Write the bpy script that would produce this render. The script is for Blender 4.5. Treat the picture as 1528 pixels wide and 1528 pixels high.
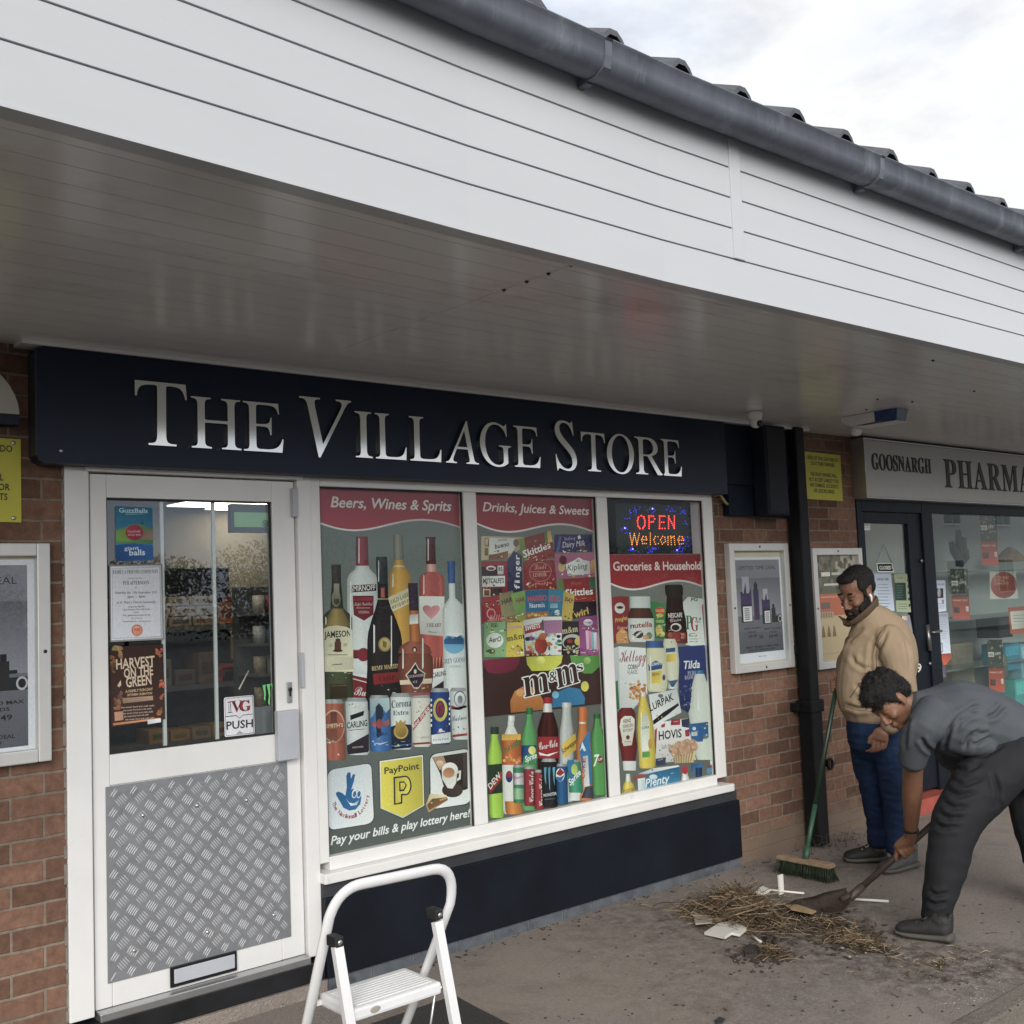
import bpy, bmesh, math, random
from mathutils import Vector, Matrix
random.seed(7)
for o in list(bpy.data.objects): bpy.data.objects.remove(o)
SC = bpy.context.scene
COL = SC.collection
PI = math.pi

# ------------------------------------------------------------------ camera
RIGHT = Vector((0.76042494, -0.64818482, -0.04012919))
UP = Vector((-0.01846304, -0.08334424, 0.99634976))
FWD = Vector((0.64916333, 0.7569083, 0.07534451))
EYE = Vector((0.0, -4.1, 1.58))
FPX = 1649.49
cam = bpy.data.cameras.new('camera')
cam.sensor_width = 36.0
cam.lens = FPX / 1528 * 36
cam.clip_end = 800
cam.clip_start = 0.05
camo = bpy.data.objects.new('camera', cam)
COL.objects.link(camo)
camo.matrix_world = Matrix((
    (RIGHT.x, UP.x, -FWD.x, EYE.x), (RIGHT.y, UP.y, -FWD.y, EYE.y),
    (RIGHT.z, UP.z, -FWD.z, EYE.z), (0, 0, 0, 1)))
SC.camera = camo

# ------------------------------------------------------------------ sky, sun, exposure
SUN_EL, SUN_AZ = 25, 214        # degrees; azimuth clockwise from +y
world = bpy.data.worlds.new('World'); SC.world = world; world.use_nodes = True
nt = world.node_tree; N = nt.nodes; Lk = nt.links
bg = N['Background']
sky = N.new('ShaderNodeTexSky'); sky.sky_type = 'NISHITA'; sky.sun_disc = False
sky.sun_elevation = math.radians(SUN_EL); sky.sun_rotation = math.radians(SUN_AZ)
sky.dust_density = 2.0
tc = N.new('ShaderNodeTexCoord')
mp = N.new('ShaderNodeMapping'); mp.inputs['Scale'].default_value = (1.0, 1.0, 2.2); mp.inputs['Location'].default_value = (0.68, 0.16, -.14)
nz = N.new('ShaderNodeTexNoise'); nz.inputs['Scale'].default_value = 2.1; nz.inputs['Detail'].default_value = 7; nz.inputs['Roughness'].default_value = .55
rp = N.new('ShaderNodeValToRGB'); rp.color_ramp.elements[0].position = .24; rp.color_ramp.elements[1].position = .47
nz2 = N.new('ShaderNodeTexNoise'); nz2.inputs['Scale'].default_value = 3.6; nz2.inputs['Detail'].default_value = 6
rp2 = N.new('ShaderNodeValToRGB')
rp2.color_ramp.elements[0].position = .3; rp2.color_ramp.elements[0].color = (6.6, 7.5, 9.3, 1)
rp2.color_ramp.elements[1].position = .65; rp2.color_ramp.elements[1].color = (8.7, 8.7, 8.65, 1)
mx = N.new('ShaderNodeMix'); mx.data_type = 'RGBA'
Lk.new(tc.outputs['Generated'], mp.inputs['Vector']); Lk.new(mp.outputs[0], nz.inputs['Vector']); Lk.new(mp.outputs[0], nz2.inputs['Vector'])
Lk.new(nz.outputs['Fac'], rp.inputs[0]); Lk.new(nz2.outputs['Fac'], rp2.inputs[0])
Lk.new(rp.outputs[0], mx.inputs[0]); Lk.new(sky.outputs[0], mx.inputs[6]); Lk.new(rp2.outputs[0], mx.inputs[7])
Lk.new(mx.outputs[2], bg.inputs['Color'])
bg.inputs['Strength'].default_value = 0.088
sl = bpy.data.lights.new('sun', 'SUN'); sl.energy = 2.6; sl.angle = math.radians(40); sl.color = (1, .96, .9)
so = bpy.data.objects.new('sun', sl); COL.objects.link(so)
_a, _e = math.radians(SUN_AZ), math.radians(SUN_EL)
sdir = Vector((math.sin(_a) * math.cos(_e), math.cos(_a) * math.cos(_e), math.sin(_e)))
so.rotation_euler = sdir.to_track_quat('Z', 'Y').to_euler()
SC.view_settings.view_transform = 'Standard'; SC.view_settings.look = 'None'
SC.view_settings.exposure = 0.42
SC.cycles.max_bounces = 8; SC.cycles.transparent_max_bounces = 12
SC.cycles.caustics_reflective = False; SC.cycles.caustics_refractive = False
SC.cycles.use_denoising = True

# ------------------------------------------------------------------ measuring helpers (photo measurement -> metres)
def ray(px, py):
    return RIGHT * ((px - 764) / FPX) - UP * ((py - 764) / FPX) + FWD
def at(px, py, Y=0.0):
    d = ray(px, py); return EYE + d * ((4.1 + Y) / d.y)
def gr(px, py, z=0.0):
    d = ray(px, py); return EYE + d * ((z - EYE.z) / d.z)
def atd(px, py, dep):
    return EYE + ray(px, py) * dep
def atx(px, py, X):
    d = ray(px, py); return EYE + d * (X / d.x)

# ------------------------------------------------------------------ materials
def lin(c):
    return tuple((v / 255 / 12.92 if v / 255 <= .04045 else ((v / 255 + .055) / 1.055) ** 2.4) for v in c)
def mat(name, rgb, rough=.6, metal=0., spec=.5, var=0., vscale=6., bump=0., bscale=40., coat=0., stretch=None, dirt=None, alpha=None, emit=None):
    m = bpy.data.materials.new(name); m.use_nodes = True
    t = m.node_tree; b = t.nodes['Principled BSDF']
    c = (*lin(rgb), 1) if max(rgb) > 1.001 else (*rgb, 1)
    b.inputs['Base Color'].default_value = c
    b.inputs['Roughness'].default_value = rough; b.inputs['Metallic'].default_value = metal
    b.inputs['Specular IOR Level'].default_value = spec; b.inputs['Coat Weight'].default_value = coat
    if emit: b.inputs['Emission Color'].default_value = c; b.inputs['Emission Strength'].default_value = emit
    tcn = t.nodes.new('ShaderNodeTexCoord'); vec = tcn.outputs['Object']
    if stretch:
        mpn = t.nodes.new('ShaderNodeMapping'); mpn.inputs['Scale'].default_value = stretch
        t.links.new(vec, mpn.inputs[0]); vec = mpn.outputs[0]
    last = None
    if var:
        n = t.nodes.new('ShaderNodeTexNoise'); n.inputs['Scale'].default_value = vscale; n.inputs['Detail'].default_value = 6; n.inputs['Roughness'].default_value = .65
        t.links.new(vec, n.inputs['Vector'])
        mr = t.nodes.new('ShaderNodeMapRange'); mr.inputs[1].default_value = .3; mr.inputs[2].default_value = .7
        mr.inputs[3].default_value = 1 - var; mr.inputs[4].default_value = 1 + var
        t.links.new(n.outputs['Fac'], mr.inputs[0])
        mm = t.nodes.new('ShaderNodeMix'); mm.data_type = 'RGBA'; mm.blend_type = 'MULTIPLY'; mm.inputs[0].default_value = 1
        mm.inputs[6].default_value = c; t.links.new(mr.outputs[0], mm.inputs[7])
        last = mm.outputs[2]
    if dirt:   # (colour, scale, threshold, amount)
        n = t.nodes.new('ShaderNodeTexNoise'); n.inputs['Scale'].default_value = dirt[1]; n.inputs['Detail'].default_value = 8; n.inputs['Roughness'].default_value = .7
        t.links.new(vec, n.inputs['Vector'])
        mr = t.nodes.new('ShaderNodeMapRange'); mr.inputs[1].default_value = dirt[2]; mr.inputs[2].default_value = dirt[2] + .16
        mr.inputs[3].default_value = 0; mr.inputs[4].default_value = dirt[3]
        t.links.new(n.outputs['Fac'], mr.inputs[0])
        mm = t.nodes.new('ShaderNodeMix'); mm.data_type = 'RGBA'
        t.links.new(mr.outputs[0], mm.inputs[0])
        if last: t.links.new(last, mm.inputs[6])
        else: mm.inputs[6].default_value = c
        mm.inputs[7].default_value = (*lin(dirt[0]), 1); last = mm.outputs[2]
    if last: t.links.new(last, b.inputs['Base Color'])
    if bump:
        n = t.nodes.new('ShaderNodeTexNoise'); n.inputs['Scale'].default_value = bscale; n.inputs['Detail'].default_value = 5
        t.links.new(vec, n.inputs['Vector'])
        bp = t.nodes.new('ShaderNodeBump'); bp.inputs['Strength'].default_value = bump; bp.inputs['Distance'].default_value = .01
        t.links.new(n.outputs['Fac'], bp.inputs['Height']); t.links.new(bp.outputs[0], b.inputs['Normal'])
    return m
def glass_mat(name, tint=(1, 1, 1), rough=.0, boost=1.0):
    m = bpy.data.materials.new(name); m.use_nodes = True; t = m.node_tree
    for n in list(t.nodes):
        if n.type != 'OUTPUT_MATERIAL': t.nodes.remove(n)
    out = [n for n in t.nodes if n.type == 'OUTPUT_MATERIAL'][0]
    tr = t.nodes.new('ShaderNodeBsdfTransparent'); tr.inputs[0].default_value = (*tint, 1)
    gl = t.nodes.new('ShaderNodeBsdfGlossy'); gl.inputs['Roughness'].default_value = rough; gl.inputs[0].default_value = (.95, .97, 1, 1)
    lw = t.nodes.new('ShaderNodeLayerWeight'); lw.inputs[0].default_value = .5      # Schlick reflectance, same from both sides
    pw = t.nodes.new('ShaderNodeMath'); pw.operation = 'POWER'; pw.inputs[1].default_value = 5
    fr = t.nodes.new('ShaderNodeMath'); fr.operation = 'MULTIPLY_ADD'; fr.inputs[1].default_value = .96; fr.inputs[2].default_value = .04
    t.links.new(lw.outputs['Facing'], pw.inputs[0]); t.links.new(pw.outputs[0], fr.inputs[0])
    mu = t.nodes.new('ShaderNodeMath'); mu.operation = 'MULTIPLY'; mu.inputs[1].default_value = boost; mu.use_clamp = True
    mxs = t.nodes.new('ShaderNodeMixShader')
    t.links.new(fr.outputs[0], mu.inputs[0]); t.links.new(mu.outputs[0], mxs.inputs[0])
    t.links.new(tr.outputs[0], mxs.inputs[1]); t.links.new(gl.outputs[0], mxs.inputs[2]); t.links.new(mxs.outputs[0], out.inputs[0])
    return m
def attr_mat(name, rough=.4, spec=.4):
    m = bpy.data.materials.new(name); m.use_nodes = True; t = m.node_tree; b = t.nodes['Principled BSDF']
    a = t.nodes.new('ShaderNodeAttribute'); a.attribute_name = 'ink'
    tcn = t.nodes.new('ShaderNodeTexCoord'); n = t.nodes.new('ShaderNodeTexNoise'); n.inputs['Scale'].default_value = 95; n.inputs['Detail'].default_value = 4; n.inputs['Roughness'].default_value = .8
    mr = t.nodes.new('ShaderNodeMapRange'); mr.inputs[1].default_value = .3; mr.inputs[2].default_value = .7; mr.inputs[3].default_value = .88; mr.inputs[4].default_value = 1.10
    mm = t.nodes.new('ShaderNodeMix'); mm.data_type = 'RGBA'; mm.blend_type = 'MULTIPLY'; mm.inputs[0].default_value = 1
    t.links.new(tcn.outputs['Object'], n.inputs['Vector']); t.links.new(n.outputs['Fac'], mr.inputs[0]); t.links.new(a.outputs['Color'], mm.inputs[6]); t.links.new(mr.outputs[0], mm.inputs[7])
    t.links.new(mm.outputs[2], b.inputs['Base Color'])
    b.inputs['Roughness'].default_value = rough; b.inputs['Specular IOR Level'].default_value = spec
    return m
M = {}
M['white_pvc'] = mat('white_pvc', (.74, .74, .72), .32, var=.05, vscale=3, dirt=((120, 115, 105), 5, .66, .35))
M['frame'] = mat('white_frame_paint', (.72, .72, .70), .38, var=.05, vscale=4, dirt=((120, 112, 98), 9, .64, .4), bump=.04, bscale=60)
M['door_white'] = mat('door_white', (.72, .72, .71), .35, var=.05, vscale=3, dirt=((110, 102, 90), 7, .66, .45))
M['fascia'] = mat('white_fascia_upvc', (.50, .515, .53), .3, var=.05, vscale=1.2, dirt=((140, 140, 134), 2.4, .57, .5), stretch=(.35, 1, 1.6))
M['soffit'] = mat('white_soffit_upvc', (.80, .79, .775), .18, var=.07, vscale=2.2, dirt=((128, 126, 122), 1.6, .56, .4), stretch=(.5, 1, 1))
M['navy'] = mat('navy_sign_gloss', (.007, .013, .032), .3, spec=.25, var=.15, vscale=5, dirt=((60, 66, 78), 4, .62, .25))
M['navy_box'] = mat('navy_box_paint', (.006, .010, .019), .6, spec=.2, var=.2, vscale=5)
M['steel'] = mat('brushed_steel', (.70, .69, .63), .12, metal=1, var=.06, vscale=30, stretch=(1, 1, 8))
M['steel_edge'] = mat('steel_edge', (.5, .5, .48), .35, metal=1)
M['alu'] = mat('aluminium', (.52, .52, .52), .38, metal=.9, var=.08, vscale=12)
M['tread'] = mat('tread_plate', (.31, .32, .335), .5, metal=.6, var=.14, vscale=7, dirt=((70, 70, 68), 6, .58, .5))
M['tread_bar'] = mat('tread_bar', (.46, .465, .475), .45, metal=.25, var=.1, vscale=9)
M['grey_plastic'] = mat('grey_plate', (.43, .45, .49), .45, var=.06)
M['black_rubber'] = mat('black_rubber', (.014, .014, .015), .6)
M['black_gloss'] = mat('black_gloss', (.012, .012, .013), .3)
M['riser'] = mat('navy_stall_riser', (.0065, .0085, .0145), .5, spec=.25, var=.35, vscale=3, dirt=((74, 76, 80), 14, .69, .5), bump=.05, bscale=25)
M['riser_trim'] = mat('dark_grey_trim', (.03, .032, .037), .6, var=.2)
M['plinth'] = mat('blue_grey_plinth', (.085, .095, .11), .7, var=.3, vscale=12, dirt=((40, 42, 46), 9, .52, .9))
M['gutter'] = mat('grey_gutter', (.095, .104, .128), .5, var=.3, vscale=7, dirt=((150, 154, 162), 5, .54, .5), stretch=(1, 1, .25), bump=.15, bscale=30)
M['tile'] = mat('concrete_roof_tile', (.085, .09, .10), .85, var=.3, vscale=9, dirt=((120, 120, 112), 14, .6, .5), bump=.4, bscale=60)
M['pipe'] = mat('black_drainpipe', (.010, .0105, .012), .55, spec=.22, var=.3, vscale=6, dirt=((90, 84, 76), 6, .68, .35))
M['cream'] = mat('cream_board', (.58, .53, .38), .7, var=.08)
M['notice_alu'] = mat('noticeboard_frame', (.60, .60, .58), .38, metal=.35, var=.06)
M['yellow_sign'] = mat('yellow_sign', (.50, .47, .055), .5, var=.06, vscale=4)
M['cream_sign'] = mat('cream_sign', (.48, .46, .40), .45, var=.05)
M['pharm_sign'] = mat('pale_grey_sign', (.44, .44, .42), .45, var=.05, vscale=3, dirt=((110, 108, 100), 3, .62, .3))
M['pharm_dark'] = mat('pharmacy_navy_paint', (.007, .010, .016), .45, var=.2, spec=.2)
M['red_step'] = mat('red_painted_step', (.30, .065, .045), .7, var=.25, vscale=9, dirt=((120, 96, 86), 12, .6, .5))
M['black_ink'] = mat('black_lettering', (.012, .012, .013), .5)
M['print'] = attr_mat('printed_vinyl', .35, .35)
M['paper'] = attr_mat('printed_paper', .7, .25)
M['glass'] = glass_mat('window_glass', (.95, .97, .96), 0, .3)
M['door_glass'] = glass_mat('door_glass', (.92, .95, .95), 0, 1.5)
M['pharm_glass'] = glass_mat('pharmacy_glass', (.93, .96, .95), 0, 1.3)

# ------------------------------------------------------------------ mesh helpers
def link(name, me, m=None, parent=None):
    o = bpy.data.objects.new(name, me); COL.objects.link(o)
    if m is not None and me is not None and not me.materials: me.materials.append(m)
    if parent is not None: o.parent = parent; o.matrix_parent_inverse = parent.matrix_basis.inverted()
    return o
def tag(o, label=None, cat=None, group=None, kind=None):
    if label: o['label'] = label
    if cat: o['category'] = cat
    if group: o['group'] = group
    if kind: o['kind'] = kind
    return o
def thing(name, label, cat, loc=(0, 0, 0), group=None):
    o = bpy.data.objects.new(name, None); COL.objects.link(o); o.location = loc; o.empty_display_size = .1
    return tag(o, label, cat, group)
class MB:
    def __init__(s): s.v = []; s.f = []; s.sm = []
    def add(s, vs, fs, smooth=False):
        k = len(s.v); s.v += [tuple(v) for v in vs]; s.f += [tuple(i + k for i in f) for f in fs]; s.sm += [smooth] * len(fs); return s
    def box(s, x0, x1, y0, y1, z0, z1, bev=0.0):
        if bev <= 0:
            return s.add([(x0, y0, z0), (x1, y0, z0), (x1, y1, z0), (x0, y1, z0), (x0, y0, z1), (x1, y0, z1), (x1, y1, z1), (x0, y1, z1)],
                         [(3, 2, 1, 0), (4, 5, 6, 7), (0, 1, 5, 4), (1, 2, 6, 5), (2, 3, 7, 6), (3, 0, 4, 7)])
        bm = bmesh.new(); bmesh.ops.create_cube(bm, size=1)
        for v in bm.verts: v.co = Vector(((x0 + x1) / 2 + v.co.x * (x1 - x0), (y0 + y1) / 2 + v.co.y * (y1 - y0), (z0 + z1) / 2 + v.co.z * (z1 - z0)))
        bmesh.ops.bevel(bm, geom=bm.edges[:], offset=bev, segments=2, affect='EDGES', profile=.6)
        return s.bm(bm)
    def bm(s, bm, smooth=False, mtx=None):
        bm.verts.index_update()
        vs = [(mtx @ v.co) if mtx else v.co.copy() for v in bm.verts]
        s.add(vs, [[v.index for v in f.verts] for f in bm.faces], smooth); bm.free(); return s
    def prism(s, pts, y0, y1):     # pts (x,z), extruded in y
        n = len(pts)
        vs = [(p[0], y0, p[1]) for p in pts] + [(p[0], y1, p[1]) for p in pts]
        return s.add(vs, [tuple(range(n)), tuple(range(2 * n - 1, n - 1, -1))] + [(i, n + i, n + (i + 1) % n, (i + 1) % n) for i in range(n)])
    def tube(s, path, r, n=10, cap=True, closed=False, flat=None):
        path = [Vector(p) for p in path]; k = len(path); rings = []
        rs = r if isinstance(r, (list, tuple)) else [r] * k
        prev = None
        for i, p in enumerate(path):
            if closed: t = path[(i + 1) % k] - path[i - 1]
            else: t = path[min(i + 1, k - 1)] - path[max(i - 1, 0)]
            t.normalize()
            a = prev if prev else (Vector((0, 0, 1)) if abs(t.z) < .9 else Vector((1, 0, 0)))
            if flat and not prev: a = Vector(flat[0])
            a = (a - t * a.dot(t)).normalized(); b = t.cross(a); prev = a
            fa, fb = (flat[1], flat[2]) if flat else (1, 1)
            rings.append([p + (a * math.cos(2 * PI * j / n) * fa + b * math.sin(2 * PI * j / n) * fb) * rs[i] for j in range(n)])
        vs = [v for rg in rings for v in rg]; fs = []
        m = k if closed else k - 1
        for i in range(m):
            for j in range(n):
                i2 = (i + 1) % k
                fs.append((i * n + j, i * n + (j + 1) % n, i2 * n + (j + 1) % n, i2 * n + j))
        if cap and not closed: fs += [tuple(range(n - 1, -1, -1)), tuple(range((k - 1) * n, k * n))]
        return s.add(vs, fs, True)
    def bar(s, path, w, d, up):     # rectangular section along a path
        path = [Vector(p) for p in path]; k = len(path); vs = []; fs = []
        for i, p in enumerate(path):
            t = (path[min(i + 1, k - 1)] - path[max(i - 1, 0)]).normalized()
            a = Vector(up); a = (a - t * a.dot(t)).normalized(); b = t.cross(a)
            vs += [p + a * w + b * d, p - a * w + b * d, p - a * w - b * d, p + a * w - b * d]
        for i in range(k - 1):
            for j in range(4): fs.append((i * 4 + j, i * 4 + (j + 1) % 4, i * 4 + 4 + (j + 1) % 4, i * 4 + 4 + j))
        fs += [(3, 2, 1, 0), tuple(range(4 * k - 4, 4 * k))]
        return s.add(vs, fs)
    def ell(s, c, r, M3=None, seg=16, rings=10):
        bm = bmesh.new(); bmesh.ops.create_uvsphere(bm, u_segments=seg, v_segments=rings, radius=1)
        for v in bm.verts:
            q = Vector((v.co.x * r[0], v.co.y * r[1], v.co.z * r[2]))
            v.co = Vector(c) + ((M3 @ q) if M3 else q)
        return s.bm(bm, True)
    def lathe(s, c, prof, n=16, axis='z'):
        vs = []; k = len(prof)
        for (r, h) in prof:
            for j in range(n):
                a = 2 * PI * j / n; x, y = r * math.cos(a), r * math.sin(a)
                vs.append((c[0] + x, c[1] + y, c[2] + h) if axis == 'z' else (c[0] + x, c[1] + h, c[2] + y))
        fs = [(i * n + j, i * n + (j + 1) % n, i * n + n + (j + 1) % n, i * n + n + j) for i in range(k - 1) for j in range(n)]
        fs += [tuple(range(n - 1, -1, -1)), tuple(range((k - 1) * n, k * n))]
        return s.add(vs, fs, True)
    def build(s, name, m, parent=None, recalc=True):
        me = bpy.data.meshes.new(name); me.from_pydata(s.v, [], s.f)
        me.polygons.foreach_set('use_smooth', s.sm)
        if recalc:
            bm = bmesh.new(); bm.from_mesh(me); bmesh.ops.recalc_face_normals(bm, faces=bm.faces[:]); bm.to_mesh(me); bm.free()
        return link(name, me, m, parent)

# ------------------------------------------------------------------ lettering
def _map(s, up0, lo0, fix={}):
    return ''.join(fix.get(c) or (chr(up0 + ord(c) - 65) if 'A' <= c <= 'Z' else chr(lo0 + ord(c) - 97) if 'a' <= c <= 'z' else c) for c in s)
STY = {'': lambda s: s, 'i': lambda s: s, 'b': lambda s: s, 'bi': lambda s: s,
       's': lambda s: _map(s, 0x1D400, 0x1D41A), 'c': lambda s: _map(s, 0x1D4D0, 0x1D4EA),
       'r': lambda s: _map(s, 0x1D434, 0x1D44E, {'h': '\u210e'})}
SHEAR = {'i': .22, 'bi': .22, 'r': -.26}
OFFS = {'b': .02, 'bi': .018}
_gc = {}
def glyphs(s, style='', res=3):
    k = (s, style, res)
    if k not in _gc:
        c = bpy.data.curves.new('t', 'FONT'); c.body = STY[style](s); c.resolution_u = res
        c.shear = SHEAR.get(style, 0); c.offset = OFFS.get(style, 0)
        o = bpy.data.objects.new('t', c); me = o.to_mesh()
        _gc[k] = ([(v.co.x, v.co.y) for v in me.vertices], [tuple(p.vertices) for p in me.polygons])
        o.to_mesh_clear(); bpy.data.objects.remove(o); bpy.data.curves.remove(c)
    return _gc[k]
_cap = {}
def caph(style):
    if style not in _cap:
        v, _ = glyphs('H', style); _cap[style] = max(p[1] for p in v)
    return _cap[style]

GAIN = 1.16
def ink(c, g=None):
    r = lin(c); l_ = .3 * r[0] + .59 * r[1] + .11 * r[2]
    return tuple(min(.86, (v * .84 + l_ * .16) * (GAIN if g is None else g)) for v in r) + (1.0,)
class Print:
    """a flat printed sheet facing -y: shapes go down in order, each a fraction of a millimetre proud of what it covers"""
    STEP = .00012
    def __init__(s, Y=0.0, crop=(0, 0, 1.0)):
        s.Y = Y; s.v = []; s.f = []; s.c = []; s.bb = []; s.crop = crop
    def P(s, x, y):
        p = at(s.crop[0] + x * s.crop[2], s.crop[1] + y * s.crop[2], s.Y); return (p.x, p.z)
    def layer(s, pts):
        x0 = min(p[0] for p in pts); x1 = max(p[0] for p in pts); z0 = min(p[1] for p in pts); z1 = max(p[1] for p in pts)
        l = 0
        for (a, b, c, d, k) in s.bb:
            if k >= l and a < x1 and b > x0 and c < z1 and d > z0: l = k + 1
        s.bb.append((x0, x1, z0, z1, l)); return l
    def raw(s, faces, cols):        # faces: lists of (x,z); cols: per face one colour or one per corner
        allp = [p for f in faces for p in f]
        y = s.Y - s.layer(allp) * s.STEP
        for f, c in zip(faces, cols):
            k = len(s.v); s.v += [(p[0], y, p[1]) for p in f]; s.f.append(tuple(range(k, k + len(f))))
            s.c += (c if isinstance(c, list) else [c] * len(f))
    def poly(s, pts, c):
        if isinstance(c, list): s.raw([[s.P(*p) for p in pts]], [[ink(q) for q in c]]); return
        # printed photographs are never one flat tone: a soft slope of tone across each shape
        s.k = (getattr(s, 'k', 3) * 16807 + 11) % 2147483647
        an = s.k % 628 / 100; am = .10 + (s.k // 628 % 100) / 100 * .24
        q = [p[0] * math.cos(an) + p[1] * math.sin(an) for p in pts]; lo, hi = min(q), max(q); b = ink(c)
        s.raw([[s.P(*p) for p in pts]], [[tuple(min(.86, v * (1 + am * ((x - lo) / max(hi - lo, 1e-6) - .5) * 2)) for v in b[:3]) + (1.0,) for x in q]])
    def rect(s, x0, y0, x1, y1, c, sk=0, sk2=None):      # left edge y0..y1, right edge shifted by sk
        s.poly([(x0, y0), (x1, y0 + sk), (x1, y1 + (sk if sk2 is None else sk2)), (x0, y1)], c)
    def ell(s, cx, cy, rx, ry, c, n=20, rot=0):
        cr, sr = math.cos(rot), math.sin(rot)
        s.poly([(cx + rx * math.cos(2 * PI * i / n) * cr - ry * math.sin(2 * PI * i / n) * sr, cy + rx * math.cos(2 * PI * i / n) * sr + ry * math.sin(2 * PI * i / n) * cr) for i in range(n)], c)
    def rrect(s, q, c, r=.12, n=5):     # q four corners TL TR BR BL
        out = []
        Q = [Vector(p) for p in q]
        for i in range(4):
            p = Q[i]; a = Q[i - 1]; b = Q[(i + 1) % 4]
            A = p + (a - p) * r; B = p + (b - p) * r * ((a - p).length / max((b - p).length, 1e-6))
            for k in range(n + 1):
                t = k / n; out.append(tuple((A * (1 - t) + p * t) * (1 - t) + (p * (1 - t) + B * t) * t))
        s.poly(out, c)
    def body(s, prof, c, sh=(.42, .8, 1.12, 1.3, 1.02, .85, .7, .45)):    # round thing in a print: (y, xl, xr[, dy])
        n = len(sh); faces = []; cols = []
        def cc(k, base): return tuple(min(.86, v * sh[k]) for v in ink(base)[:3]) + (1.0,)
        for a, b in zip(prof, prof[1:]):
            ca = a[3] if len(a) > 3 else c; 
            for k in range(n - 1):
                t0, t1 = k / (n - 1), (k + 1) / (n - 1)
                faces.append([s.P(a[1] + (a[2] - a[1]) * t0, a[0]), s.P(a[1] + (a[2] - a[1]) * t1, a[0]), s.P(b[1] + (b[2] - b[1]) * t1, b[0]), s.P(b[1] + (b[2] - b[1]) * t0, b[0])])
                cols.append([cc(k, ca), cc(k + 1, ca), cc(k + 1, ca), cc(k, ca)])
        s.raw(faces, cols)
    def busy(s, x0, y0, x1, y1, n, pal, r=(6, 22)):
        rg = random.Random(int(x0 * 13 + y0 * 7))
        for i in range(n):
            x, y = rg.uniform(x0, x1), rg.uniform(y0, y1); a = rg.random()
            if a < .5: s.ell(x, y, rg.uniform(*r), rg.uniform(*r) * .7, rg.choice(pal), n=8, rot=rg.random() * 3)
            elif a < .8: w_ = rg.uniform(*r) * 1.8; s.rect(x - w_, y, x + w_, y + rg.uniform(3, 7), rg.choice(pal), -rg.uniform(0, 6))
            else: w_ = rg.uniform(*r); s.poly([(x - w_, y), (x, y - w_), (x + w_, y + w_ * .4), (x, y + w_ * .8)], rg.choice(pal))
    def text(s, t, x0, y0, x1, y1, h, c, style='', res=2):
        v, f = glyphs(t, style, res)
        if not v: return
        A = Vector(s.P(x0, y0)); B = Vector(s.P(x1, y1)); mx_, my_ = (x0 + x1) / 2, (y0 + y1) / 2
        H = (Vector(s.P(mx_, my_ - h)) - Vector(s.P(mx_, my_))).length
        xa = min(p[0] for p in v); xb = max(p[0] for p in v); ch = caph(style)
        U = (B - A) / max(xb - xa, 1e-6); Wv = Vector((-(B - A).normalized().y, (B - A).normalized().x)) * (H / ch)
        pts = [tuple(A + U * (p[0] - xa) + Wv * p[1]) for p in v]
        s.raw([[pts[i] for i in q] for q in f], [ink(c)] * len(f))
    def build(s, name, m=None, parent=None):
        me = bpy.data.meshes.new(name); me.from_pydata(s.v, [], s.f)
        at_ = me.color_attributes.new('ink', 'FLOAT_COLOR', 'CORNER')
        # face corners follow the order the faces were written in
        buf = [x for c in s.c for x in c]; at_.data.foreach_set('color', buf)
        return link(name, me, m or M['print'], parent)
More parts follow.
